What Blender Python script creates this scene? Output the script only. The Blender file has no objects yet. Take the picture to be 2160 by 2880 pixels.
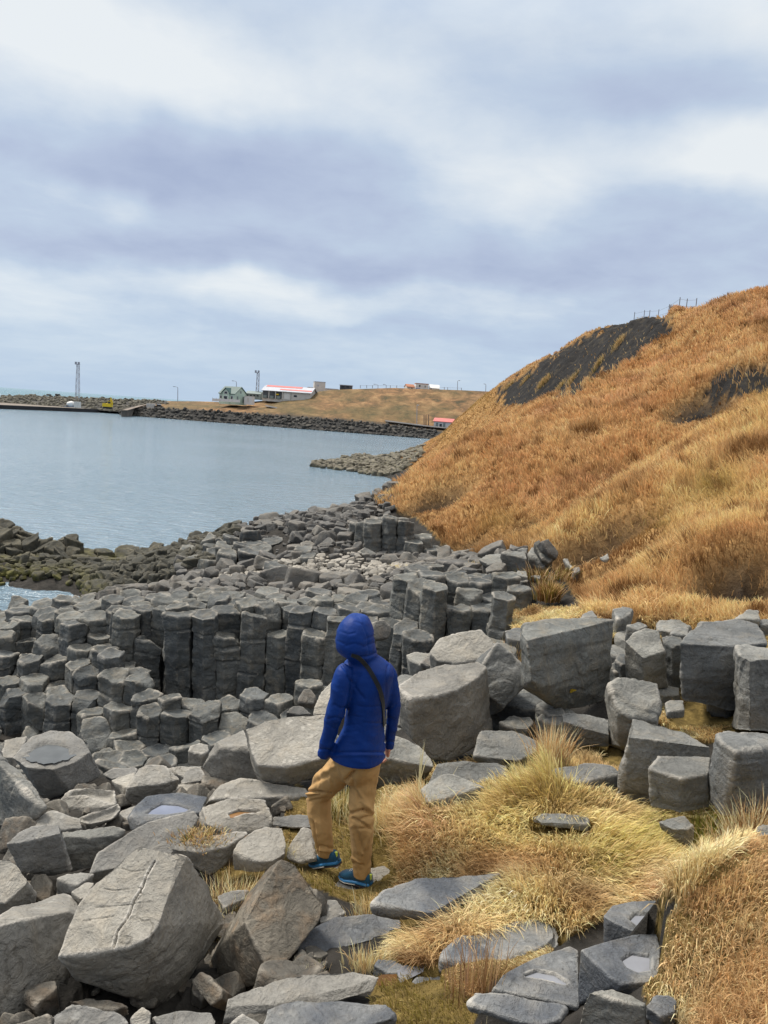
import bpy, bmesh, math, random
import numpy as np
from mathutils import Vector, Matrix
from mathutils.bvhtree import BVHTree

random.seed(7)
RNG = np.random.default_rng(7)
SC = bpy.context.scene
COL = SC.collection
R = math.radians

# ------------------------------------------------------------------ camera
# photo pixels are 2160 x 2880 (F); D = pixels of a 1659 x 2212 view of it
FPX = 2164.0
CAM = np.array([0.0, 0.0, 7.0])
PITCH, ROLL = R(7.25), R(4.0)
_R0 = np.array([1.0, 0, 0]); _U0 = np.array([0, math.sin(PITCH), math.cos(PITCH)])
FW = np.array([0, math.cos(PITCH), -math.sin(PITCH)])
RT = _R0 * math.cos(ROLL) + _U0 * math.sin(ROLL)
UP = -_R0 * math.sin(ROLL) + _U0 * math.cos(ROLL)
ZONES = {'F': (0, 0, 1.0), 'D': (0, 0, 1.30199),
         'A': (0, 1900, .42194), 'B': (0, 2300, .42194), 'C': (500, 2300, .42194), 'W': (1000, 2000, .42194),
         'E': (1000, 2400, .42194), 'X': (1500, 1950, .39783), 'G': (1500, 2300, .39783), 'H': (450, 1900, .42194),
         'I': (1300, 1400, .51838), 'J': (700, 1380, .5425), 'K': (0, 1380, .48222), 'L': (1300, 780, .51838),
         'M': (0, 980, .48222), 'N': (580, 1000, .48222), 'O': (1000, 1000, .24111), 'P': (800, 1680, .39801),
         'Q': (580, 1040, .24111), 'S': (0, 1080, .28933)}

def F(zone, x, y):
    z = ZONES[zone]
    return z[0] + x * z[2], z[1] + y * z[2]

def ray(u, v):
    d = FW * FPX + RT * (u - 1080) - UP * (v - 1440)
    return d / d[1]

def P(zone, x, y, d):
    return CAM + ray(*F(zone, x, y)) * d

def Pz(zone, x, y, z):
    r = ray(*F(zone, x, y))
    return CAM + r * ((z - CAM[2]) / r[2])

def proj(p):
    """world points (N,3) -> F pixels and depth"""
    q = np.asarray(p, float) - CAM
    w = q @ FW
    return 1080 + FPX * (q @ RT) / w, 1440 - FPX * (q @ UP) / w, w

cd = bpy.data.cameras.new('camera'); cam = bpy.data.objects.new('camera', cd); COL.objects.link(cam)
cd.sensor_fit = 'VERTICAL'; cd.sensor_height = 36.0; cd.lens = 36.0 * FPX / 2880.0
cd.clip_start = 0.05; cd.clip_end = 60000
m = Matrix.Identity(4)
for i in range(3):
    m[i][0] = RT[i]; m[i][1] = UP[i]; m[i][2] = -FW[i]; m[i][3] = CAM[i]
cam.matrix_world = m
SC.camera = cam

# ------------------------------------------------------------------ noise
_perm = np.random.default_rng(3).permutation(256).astype(np.int64)
_perm = np.concatenate([_perm, _perm])
_g = np.random.default_rng(4).normal(size=(256, 3)); _g /= np.linalg.norm(_g, axis=1)[:, None]

def perlin(p, seed=0.0):
    p = np.asarray(p, float) + seed * np.array([17.13, 31.7, 5.91]) + 100.0
    i = np.floor(p).astype(np.int64); f = p - i
    i &= 255
    w = f * f * f * (f * (f * 6 - 15) + 10)
    out = np.zeros(len(p))
    for a in (0, 1):
        for b in (0, 1):
            for c in (0, 1):
                h = _perm[_perm[_perm[(i[:, 0] + a) & 255] + ((i[:, 1] + b) & 255)] + ((i[:, 2] + c) & 255)]
                g = _g[h]
                dot = g[:, 0] * (f[:, 0] - a) + g[:, 1] * (f[:, 1] - b) + g[:, 2] * (f[:, 2] - c)
                wt = (w[:, 0] if a else 1 - w[:, 0]) * (w[:, 1] if b else 1 - w[:, 1]) * (w[:, 2] if c else 1 - w[:, 2])
                out += dot * wt
    return out * 1.6

def fbm(p, oct=4, seed=0.0, lac=2.0, gain=.5):
    a, s = 1.0, 0.0
    p = np.asarray(p, float)
    for k in range(oct):
        s = s + a * perlin(p * lac ** k, seed + k * 1.7); a *= gain
    return s

def interp(x, pts):
    xs, ys = zip(*pts)
    return np.interp(x, xs, ys)

def inpoly(x, y, poly):
    x = np.asarray(x, float); y = np.asarray(y, float)
    ins = np.zeros(x.shape, bool)
    n = len(poly)
    for i in range(n):
        x0, y0 = poly[i]; x1, y1 = poly[(i + 1) % n]
        if y0 == y1: continue
        c = ((y0 > y) != (y1 > y)) & (x < (x1 - x0) * (y - y0) / (y1 - y0) + x0)
        ins ^= c
    return ins

def hull2(pts):
    pts = sorted(set((float(a), float(b)) for a, b in pts))
    def half(ps):
        h = []
        for p in ps:
            while len(h) >= 2 and (h[-1][0]-h[-2][0])*(p[1]-h[-2][1]) - (h[-1][1]-h[-2][1])*(p[0]-h[-2][0]) <= 0: h.pop()
            h.append(p)
        return h
    a = half(pts); b = half(pts[::-1])
    return a[:-1] + b[:-1]

# ------------------------------------------------------------------ object helpers
def tag(o, label=None, cat=None, group=None, kind=None):
    if label: o['label'] = label
    if cat: o['category'] = cat
    if group: o['group'] = group
    if kind: o['kind'] = kind
    return o

def link(name, me, mat=None, parent=None, loc=None):
    o = bpy.data.objects.new(name, me); COL.objects.link(o)
    if mat is not None:
        me.materials.clear()
        for mm in (mat if isinstance(mat, (list, tuple)) else [mat]): me.materials.append(mm)
    if parent is not None: o.parent = parent
    if loc is not None: o.location = loc
    return o

def thing(name, label, cat, loc, group=None):
    o = bpy.data.objects.new(name, None); COL.objects.link(o)
    o.location = [float(v) for v in loc]; o.empty_display_size = .2
    return tag(o, label, cat, group)

def meshdata(verts, faces, name='mesh'):
    me = bpy.data.meshes.new(name)
    me.from_pydata([tuple(map(float, v)) for v in verts], [], [tuple(map(int, f)) for f in faces])
    me.update()
    return me

def fast_mesh(name, V, quads=None, tris=None, smooth=False):
    """big mesh from numpy arrays"""
    me = bpy.data.meshes.new(name)
    V = np.ascontiguousarray(V, dtype=np.float32)
    nq = 0 if quads is None else len(quads); nt = 0 if tris is None else len(tris)
    me.vertices.add(len(V)); me.vertices.foreach_set('co', V.ravel())
    me.loops.add(nq * 4 + nt * 3); me.polygons.add(nq + nt)
    li = []; st = []
    if nq: li.append(np.asarray(quads).ravel()); st.append(np.arange(nq) * 4)
    if nt: li.append(np.asarray(tris).ravel()); st.append(nq * 4 + np.arange(nt) * 3)
    me.loops.foreach_set('vertex_index', np.concatenate(li).astype(np.int32))
    me.polygons.foreach_set('loop_start', np.concatenate(st).astype(np.int32))
    if smooth: me.polygons.foreach_set('use_smooth', np.ones(nq + nt, bool))
    me.update(calc_edges=True)
    return me

def set_col(me, name, cols):
    a = me.attributes.new(name, 'FLOAT_COLOR', 'POINT')
    c = np.ones((len(cols), 4), np.float32); c[:, :3] = cols
    a.data.foreach_set('color', c.ravel())

def set_float(me, name, vals):
    a = me.attributes.new(name, 'FLOAT', 'POINT')
    a.data.foreach_set('value', np.asarray(vals, np.float32))

def get_co(me):
    v = np.empty(len(me.vertices) * 3, np.float32); me.vertices.foreach_get('co', v)
    return v.reshape(-1, 3).astype(float)

def get_no(me):
    v = np.empty(len(me.vertices) * 3, np.float32); me.vertex_normals.foreach_get('vector', v)
    return v.reshape(-1, 3).astype(float)

def set_co(me, v):
    me.vertices.foreach_set('co', np.ascontiguousarray(v, np.float32).ravel()); me.update()

def get_edges(me):
    e = np.empty(len(me.edges) * 2, np.int32); me.edges.foreach_get('vertices', e)
    return e.reshape(-1, 2)

def laplace(v, e, n):
    out = np.zeros_like(v); cnt = np.bincount(e.ravel(), minlength=n).astype(float)
    for k in range(v.shape[1]):
        out[:, k] = np.bincount(e[:, 0], v[e[:, 1], k], n) + np.bincount(e[:, 1], v[e[:, 0], k], n)
    return out / np.maximum(cnt, 1)[:, None]

def remesh(me, voxel):
    o = bpy.data.objects.new('tmp', me); COL.objects.link(o)
    md = o.modifiers.new('r', 'REMESH'); md.mode = 'VOXEL'; md.voxel_size = voxel; md.adaptivity = 0
    dg = bpy.context.evaluated_depsgraph_get(); dg.update()
    out = bpy.data.meshes.new_from_object(o.evaluated_get(dg))
    bpy.data.objects.remove(o); bpy.data.meshes.remove(me)
    return out

def smooth_mesh(me, it=1, fac=.5):
    v = get_co(me); e = get_edges(me)
    for _ in range(it):
        v = v + (laplace(v, e, len(v)) - v) * fac
    set_co(me, v)

def shade(me, s=True):
    me.polygons.foreach_set('use_smooth', np.full(len(me.polygons), s, bool))

class MB:
    """collects boxes, prisms and tubes (world coordinates) for ONE mesh"""
    def __init__(s): s.v = []; s.f = []
    def add(s, V, Fc):
        b = len(s.v); s.v += [tuple(map(float, p)) for p in V]; s.f += [tuple(b + i for i in q) for q in Fc]
        return s
    def box(s, c, sz, rz=0.0):
        c = np.asarray(c, float); hx, hy, hz = [k / 2 for k in sz]; ca, sa = math.cos(rz), math.sin(rz)
        V = []
        for z in (-hz, hz):
            for x, y in ((-hx, -hy), (hx, -hy), (hx, hy), (-hx, hy)):
                V.append(c + np.array([x * ca - y * sa, x * sa + y * ca, z]))
        return s.add(V, [(3, 2, 1, 0), (4, 5, 6, 7), (0, 1, 5, 4), (1, 2, 6, 5), (2, 3, 7, 6), (3, 0, 4, 7)])
    def frame(s, o, ax, ay, az, prof, depth):
        """polygon profile in the ax/az plane extruded along ay by depth"""
        n = len(prof)
        V = [o + ax * a + az * b for a, b in prof] + [o + ax * a + az * b + ay * depth for a, b in prof]
        return s.add(V, [tuple(range(n)), tuple(range(2 * n - 1, n - 1, -1))] + [(i, i + n, (i + 1) % n + n, (i + 1) % n) for i in range(n)])
    def tube(s, pts, rad, n=8, cap=True):
        pts = [np.asarray(p, float) for p in pts]
        rad = [rad] * len(pts) if np.isscalar(rad) else rad
        rings = []
        for i, p in enumerate(pts):
            t = pts[min(i + 1, len(pts) - 1)] - pts[max(i - 1, 0)]; t /= np.linalg.norm(t) + 1e-9
            a = np.cross(t, [0, 0, 1.0]) if abs(t[2]) < .9 else np.cross(t, [1.0, 0, 0])
            a /= np.linalg.norm(a); b = np.cross(t, a)
            rings.append([p + (a * math.cos(q) + b * math.sin(q)) * rad[i] for q in [2 * math.pi * k / n for k in range(n)]])
        V = [v for r in rings for v in r]; Fc = []
        for i in range(len(rings) - 1):
            for k in range(n):
                Fc.append((i * n + k, i * n + (k + 1) % n, (i + 1) * n + (k + 1) % n, (i + 1) * n + k))
        if cap: Fc += [tuple(range(n - 1, -1, -1)), tuple((len(rings) - 1) * n + k for k in range(n))]
        return s.add(V, Fc)
    def loft(s, rings, cap=True):
        n = len(rings[0]); V = [v for r in rings for v in r]; Fc = []
        for i in range(len(rings) - 1):
            for k in range(n):
                Fc.append((i * n + k, i * n + (k + 1) % n, (i + 1) * n + (k + 1) % n, (i + 1) * n + k))
        if cap: Fc += [tuple(range(n - 1, -1, -1)), tuple((len(rings) - 1) * n + k for k in range(n))]
        return s.add(V, Fc)
    def build(s, name, mat, parent=None, loc=None, smooth=False, recalc=True):
        """parent: mesh is moved to its parent's frame; loc: origin of a top-level object"""
        off = np.zeros(3)
        if parent is not None:
            q = parent
            while q is not None: off = off + np.array(q.location); q = q.parent
        elif loc is not None: off = np.asarray(loc, float)
        me = meshdata([np.asarray(p) - off for p in s.v], s.f, name)
        if recalc:
            bm = bmesh.new(); bm.from_mesh(me); bmesh.ops.recalc_face_normals(bm, faces=bm.faces); bm.to_mesh(me); bm.free()
        if smooth: shade(me)
        return link(name, me, mat, parent, None if loc is None else [float(k) for k in loc])

# ------------------------------------------------------------------ materials
def srgb(r, g, b):
    f = lambda c: (c / 255 / 12.92) if c / 255 <= .04045 else ((c / 255 + .055) / 1.055) ** 2.4
    return (f(r), f(g), f(b))

class NT:
    def __init__(s, name):
        s.m = bpy.data.materials.new(name); s.m.use_nodes = True; s.t = s.m.node_tree
        s.b = s.t.nodes['Principled BSDF']; s.out = s.t.nodes['Material Output']
    def n(s, typ, **kw):
        nd = s.t.nodes.new(typ)
        for k, v in kw.items():
            if k in nd.inputs: nd.inputs[k].default_value = v
            else: setattr(nd, k, v)
        return nd
    def l(s, a, b): s.t.links.new(a, b)
    def noise(s, vec, scale, detail=4, rough=.55, dist=0.0):
        nd = s.n('ShaderNodeTexNoise'); nd.inputs['Scale'].default_value = scale; nd.inputs['Detail'].default_value = detail
        nd.inputs['Roughness'].default_value = rough; nd.inputs['Distortion'].default_value = dist
        s.l(vec, nd.inputs['Vector']); return nd.outputs['Fac']
    def ramp(s, fac, stops, interp='LINEAR'):
        nd = s.n('ShaderNodeValToRGB'); cr = nd.color_ramp; cr.interpolation = interp
        while len(cr.elements) < len(stops): cr.elements.new(.5)
        for e, (p, c) in zip(cr.elements, stops):
            e.position = p; e.color = (*c, 1) if hasattr(c, '__len__') else (c, c, c, 1)
        s.l(fac, nd.inputs[0]); return nd.outputs[0]
    def mix(s, fac, a, b, mode='MIX'):
        nd = s.n('ShaderNodeMix', data_type='RGBA', blend_type=mode)
        for sock, v in ((nd.inputs[0], fac), (nd.inputs[6], a), (nd.inputs[7], b)):
            if hasattr(v, 'is_output'): s.l(v, sock)
            elif hasattr(v, '__len__'): sock.default_value = (*v, 1)
            else: sock.default_value = v
        return nd.outputs[2]
    def math(s, op, a, b=0.0, c=0.0):
        nd = s.n('ShaderNodeMath', operation=op)
        for sock, v in zip(nd.inputs, (a, b, c)):
            if hasattr(v, 'is_output'): s.l(v, sock)
            else: sock.default_value = v
        return nd.outputs[0]
    def mapr(s, v, a, b, c, d):
        nd = s.n('ShaderNodeMapRange'); s.l(v, nd.inputs[0])
        for i, k in enumerate((a, b, c, d)): nd.inputs[i + 1].default_value = k
        return nd.outputs[0]
    def bump(s, h, strength, dist, prev=None):
        nd = s.n('ShaderNodeBump'); nd.inputs['Strength'].default_value = strength; nd.inputs['Distance'].default_value = dist
        s.l(h, nd.inputs['Height'])
        if prev is not None: s.l(prev, nd.inputs['Normal'])
        return nd.outputs[0]
    def pos(s): return s.n('ShaderNodeNewGeometry').outputs['Position']
    def attr(s, name, out='Fac'):
        nd = s.n('ShaderNodeAttribute'); nd.attribute_name = name; return nd.outputs[out]

def plain(name, col, rough=.7, var=.12, scale=6.0, metal=0.0, bump=0.0):
    t = NT(name); p = t.pos()
    f = t.noise(p, scale, 5)
    lo = tuple(c * (1 - var) for c in col); hi = tuple(min(1, c * (1 + var)) for c in col)
    t.l(t.ramp(f, [(.3, lo), (.7, hi)]), t.b.inputs['Base Color'])
    t.b.inputs['Roughness'].default_value = rough; t.b.inputs['Metallic'].default_value = metal
    if bump: t.l(t.bump(t.noise(p, scale * 6, 4), bump, .01), t.b.inputs['Normal'])
    return t.m

def rock_mat(name, dark, light, warm, edge, s=1.0, rough=.82, wet=0.0, band=0.0, weed=None):
    t = NT(name); p = t.pos()
    oi = t.n('ShaderNodeObjectInfo').outputs['Random']
    big = t.noise(p, 1.6 * s, 6, .6, .4)
    base = t.ramp(big, [(.3, dark), (.7, light)])
    med = t.noise(p, 7 * s, 6, .65, .6)
    base = t.mix(t.ramp(med, [(.48, 0), (.72, .65)]), base, warm)
    fine = t.noise(p, 45 * s, 5, .7)
    base = t.mix(.55, base, t.ramp(fine, [(.25, .55), (.75, 1.4)]), 'MULTIPLY')
    sp = t.n('ShaderNodeTexVoronoi'); sp.inputs['Scale'].default_value = 26 * s; t.l(p, sp.inputs['Vector'])
    spots = t.math('MULTIPLY', t.ramp(sp.outputs['Distance'], [(.10, 1), (.2, 0)]), t.ramp(t.noise(p, 3.1 * s, 3), [(.55, 0), (.68, .8)]))
    base = t.mix(spots, base, tuple(c * .45 for c in dark))
    if band:
        sx = t.n('ShaderNodeSeparateXYZ'); t.l(p, sx.inputs[0])
        mp = t.n('ShaderNodeMapping'); mp.inputs['Scale'].default_value = (.8, .8, 7); t.l(p, mp.inputs[0])
        bn = t.noise(mp.outputs[0], 1.6, 5, .6)
        base = t.mix(band, base, t.ramp(bn, [(.32, .62), (.68, 1.3)]), 'MULTIPLY')
    lv = t.n('ShaderNodeTexVoronoi'); lv.inputs['Scale'].default_value = 11 * s; t.l(p, lv.inputs['Vector'])
    lich = t.math('MULTIPLY', t.ramp(t.math('ADD', lv.outputs['Distance'], t.math('MULTIPLY', t.math('SUBTRACT', fine, .5), .35)), [(.16, 1), (.24, 0)]), t.ramp(t.noise(p, 1.1 * s, 3), [(.5, 0), (.66, .55)]))
    base = t.mix(lich, base, tuple(min(1, c * 1.35) for c in light))
    base = t.mix(1.0, base, t.mix(oi, (.70, .72, .75), (1.24, 1.21, 1.15)), 'MULTIPLY')
    w = t.attr('wear')
    wn = t.math('MULTIPLY', t.mapr(w, .12, .75, 0, 1), t.mapr(t.noise(p, 5 * s, 4), .35, .6, .25, 1))
    base = t.mix(wn, base, edge)
    if weed is not None:
        sx = t.n('ShaderNodeSeparateXYZ'); t.l(p, sx.inputs[0])
        wz = t.math('ADD', sx.outputs[2], t.math('MULTIPLY', t.noise(p, 1.3, 4), .5))
        wm = t.math('MULTIPLY', t.mapr(wz, .95, .45, 0, 1), t.mapr(t.noise(p, 3.5, 4), .4, .58, .12, 1))
        base = t.mix(wm, base, weed)
        dm = t.mapr(wz, .75, .25, 0, .75)
        base = t.mix(dm, base, (.02, .02, .014))
        base = t.mix(t.math('MULTIPLY', wm, dm), base, weed)
    if wet:
        wf = t.ramp(t.noise(p, 2.2 * s, 4, .5, .5), [(.44, 0), (.56, 1)])
        base = t.mix(t.math('MULTIPLY', wf, wet), base, t.mix(1.0, base, (.42, .46, .54), 'MULTIPLY'))
        t.l(t.mapr(wf, 0, 1, rough, rough - .5 * wet), t.b.inputs['Roughness'])
    else:
        t.l(t.mapr(fine, .3, .7, rough - .07, rough + .1), t.b.inputs['Roughness'])
    t.b.inputs['Specular IOR Level'].default_value = .3
    vc = t.n('ShaderNodeTexVoronoi'); vc.feature = 'DISTANCE_TO_EDGE'; vc.inputs['Scale'].default_value = 2.6 * s
    wp = t.n('ShaderNodeTexNoise'); wp.inputs['Scale'].default_value = 4 * s; wp.inputs['Detail'].default_value = 5; t.l(p, wp.inputs['Vector'])
    wq = t.n('ShaderNodeVectorMath', operation='MULTIPLY_ADD'); t.l(wp.outputs['Color'], wq.inputs[0]); wq.inputs[1].default_value = (.5, .5, .5); t.l(p, wq.inputs[2]); t.l(wq.outputs[0], vc.inputs['Vector'])
    ck = t.math('MAXIMUM', t.ramp(vc.outputs['Distance'], [(0.0, 0), (.035, 1)]), t.ramp(t.noise(p, 1.9 * s, 3), [(.38, 0), (.48, 1)]))
    base = t.mix(1.0, base, t.mix(ck, (.72, .71, .69), (1, 1, 1)), 'MULTIPLY')
    b0 = t.bump(ck, .35, .02 / s)
    b1 = t.bump(med, .7, .07 / s, b0)
    t.l(base, t.b.inputs['Base Color'])
    b2 = t.bump(fine, .75, .016 / s, b1)
    b3 = t.bump(t.noise(p, 160 * s, 3, .7), .25, .004 / s, b2)
    t.l(b3, t.b.inputs['Normal'])
    return t.m

# real colours (linear)
M = {}
M['boulder'] = rock_mat('boulder_stone', (.165, .161, .152), (.36, .350, .328), (.34, .31, .265), (.62, .59, .54))
M['wet'] = rock_mat('damp_stone', (.115, .125, .138), (.27, .278, .285), (.30, .28, .25), (.52, .50, .46), wet=.9)
M['grey'] = rock_mat('grey_column_stone', (.125, .131, .131), (.275, .277, .268), (.27, .25, .215), (.52, .49, .44), band=.6)
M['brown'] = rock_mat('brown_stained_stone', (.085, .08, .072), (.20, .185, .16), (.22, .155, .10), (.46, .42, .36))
M['column'] = rock_mat('cliff_basalt', (.070, .078, .082), (.185, .193, .192), (.22, .195, .155), (.50, .46, .40), s=.8, band=.8)
M['stone'] = rock_mat('loose_basalt', (.085, .085, .083), (.20, .195, .185), (.20, .17, .14), (.38, .35, .32), s=.9)
M['pebble'] = rock_mat('pale_beach_stone', (.17, .165, .155), (.36, .345, .32), (.28, .25, .21), (.48, .45, .42), s=.9)
M['spit'] = rock_mat('seaweed_basalt', (.035, .036, .03), (.10, .096, .078), (.12, .10, .06), (.22, .20, .15), s=.8, weed=(.15, .14, .035))
M['riprap'] = rock_mat('breakwater_stone', (.022, .024, .027), (.11, .106, .098), (.16, .13, .10), (.2, .18, .15), s=.25)
M['beach'] = rock_mat('beach_stone', (.07, .068, .055), (.23, .21, .175), (.2, .19, .09), (.3, .27, .23), s=.5)
# ------------------------------------------------------------------ rock shaping
def hull_bmesh(pts):
    bm = bmesh.new()
    for p in pts: bm.verts.new(tuple(map(float, p)))
    r = bmesh.ops.convex_hull(bm, input=bm.verts)
    gone = list({g for g in r['geom_interior'] + r['geom_unused'] if isinstance(g, bmesh.types.BMVert)})
    bmesh.ops.delete(bm, geom=[g for g in gone if g.is_valid], context='VERTS')
    bmesh.ops.recalc_face_normals(bm, faces=bm.faces)
    return bm

def chip(bm, rng, k, size, amt):
    """knock k small facets off the edges and corners"""
    for _ in range(k):
        if not bm.verts: return
        vs = [v.co.copy() for v in bm.verts]
        c = sum(vs, Vector()) / len(vs)
        es = list(bm.edges); e = es[rng.integers(len(es))]
        if len(e.link_faces) == 2:
            w = (e.link_faces[0].normal + e.link_faces[1].normal)
            if e.calc_face_angle(0) < .45: continue
        else: continue
        w = w + Vector(rng.normal(size=3)) * .28
        if w.length < 1e-5: continue
        w.normalize()
        top = max(v.dot(w) for v in vs)
        a = top - amt * size * rng.uniform(.3, 1.0)
        r = bmesh.ops.bisect_plane(bm, geom=bm.verts[:] + bm.edges[:] + bm.faces[:], plane_co=w * a, plane_no=w, clear_outer=True)
        ed = [g for g in r['geom_cut'] if isinstance(g, bmesh.types.BMEdge)]
        if ed:
            bmesh.ops.holes_fill(bm, edges=ed, sides=0)
        bmesh.ops.recalc_face_normals(bm, faces=bm.faces)

def finish_rock(me, voxel, size, axis, seed, rough=1.0, bands=0, top=None, dish=0.0, soft=1, cracks=(), dishpoly=None, drums=()):
    """voxel remesh, weathering displacement and an edge-wear attribute. coordinates: local, noise from seed"""
    me = remesh(me, voxel)
    smooth_mesh(me, soft, .25)
    v = get_co(me); n = get_no(me); e = get_edges(me)
    if drums:
        # the column is parted into drums that sit slightly askew on one another
        rg_ = np.random.default_rng(int(seed * 977) % 99991); zz = v[:, 2] + perlin(v * 3, seed + 40) * .03; c0 = v[:, :2].mean(0)
        for zb_ in drums:
            bl = zz < zb_; o_ = rg_.normal(size=2) * .010; k_ = 1 + rg_.normal() * .02
            v[bl, :2] = c0 + (v[bl, :2] - c0) * k_ + o_
        set_co(me, v); n = get_no(me)
    axis = np.asarray(axis, float); axis /= np.linalg.norm(axis)
    na = n @ axis; h = v @ axis
    s = size
    side = np.clip(1 - np.abs(na) * 1.3, 0, 1)
    d = perlin(v * 1.3 / s, seed) * .035 * s + perlin(v * 3.1 / s, seed + 3) * .022 * s
    # stepped flakes
    q = perlin(v * 2.2 / s, seed + 7) * 2.2 + .35 * perlin(v * 7 / s, seed + 8)
    st = np.floor(q) + np.clip((q - np.floor(q)) * 13, 0, 1)
    d += st * .013 * s * np.clip(perlin(v * 1.7 / s, seed + 9) * 3 + .2, 0, 1)
    d += fbm(v * 8 / s, 3, seed + 11) * .0065 * s
    d += fbm(v * 26 / s, 2, seed + 12) * .002 * s
    d *= rough
    if bands:
        rng = np.random.default_rng(int(seed * 100) % 99991)
        lo, hi = h.min(), h.max()
        wob = perlin(v * .8 / s, seed + 20) * .03 * s + perlin(v * 6 / s, seed + 21) * .012 * s
        for k in range(bands):
            a = lo + (hi - lo) * (k + rng.uniform(.25, .75)) / bands
            w = rng.uniform(.012, .03) * s
            g = np.exp(-((h + wob - a) / w) ** 2)
            d -= g * side * rng.uniform(.004, .012) * s * np.clip(.5 + perlin(v * 2 / s, seed + 23) * 1.5, 0, 1)
            d += side * .009 * s * (1 if rng.random() < .5 else -1) * np.tanh((h + wob - a) / (w * 1.2)) * .5
    v2 = v + n * d[:, None]
    if dish and top is not None:
        # hollow (ball-and-socket) column end
        c = np.asarray(top).mean(0); u = np.cross(axis, [0, 0, 1.0] if abs(axis[2]) < .9 else [1.0, 0, 0]); u /= np.linalg.norm(u); w = np.cross(axis, u)
        poly = [((p - c) @ u, (p - c) @ w) for p in (np.asarray(dishpoly) if dishpoly is not None else np.asarray(top))]
        x = (v - c) @ u; y = (v - c) @ w
        dist = np.full(len(v), 1e9)
        for i in range(len(poly)):
            a = np.array(poly[i]); b = np.array(poly[(i + 1) % len(poly)]); ab = b - a; L = ab @ ab + 1e-12
            t = np.clip(((x - a[0]) * ab[0] + (y - a[1]) * ab[1]) / L, 0, 1)
            dist = np.minimum(dist, np.hypot(x - a[0] - t * ab[0], y - a[1] - t * ab[1]))
        ins = inpoly(x, y, poly)
        rad = dist[ins].max() if ins.any() else 1
        k = np.clip((dist / max(rad, 1e-6) - .12) / .6, 0, 1); k = k * k * (3 - 2 * k)
        msk = ins & (np.abs(h - np.max(np.asarray(top) @ axis)) < .35 * s) & (na > .25)
        v2 -= axis[None, :] * (k * msk * dish)[:, None]
    for poly, wd, dep in cracks:
        dist = np.full(len(v), 1e9)
        for i in range(len(poly) - 1):
            a = poly[i]; b = poly[i + 1]; ab = b - a; L = ab @ ab + 1e-12
            t = np.clip(((v - a) @ ab) / L, 0, 1)
            dist = np.minimum(dist, np.linalg.norm(v - a - t[:, None] * ab, axis=1))
        dist = dist + perlin(v * 14 / s, seed + 30) * wd * .4
        v2 -= n * (np.clip(1 - dist / wd, 0, 1) * dep)[:, None]
    set_co(me, v2)
    shade(me)
    n = get_no(me); vv = v2
    # convex edges are worn pale
    cv = np.zeros(len(vv)); cur = vv.copy()
    lap = laplace(vv, e, len(vv)) - vv
    for _ in range(2): lap = lap * .5 + laplace(lap, e, len(vv)) * .5
    cv = -(lap * n).sum(1) / voxel
    set_float(me, 'wear', np.clip(cv * 2.6, 0, 1))
    return me

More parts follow.
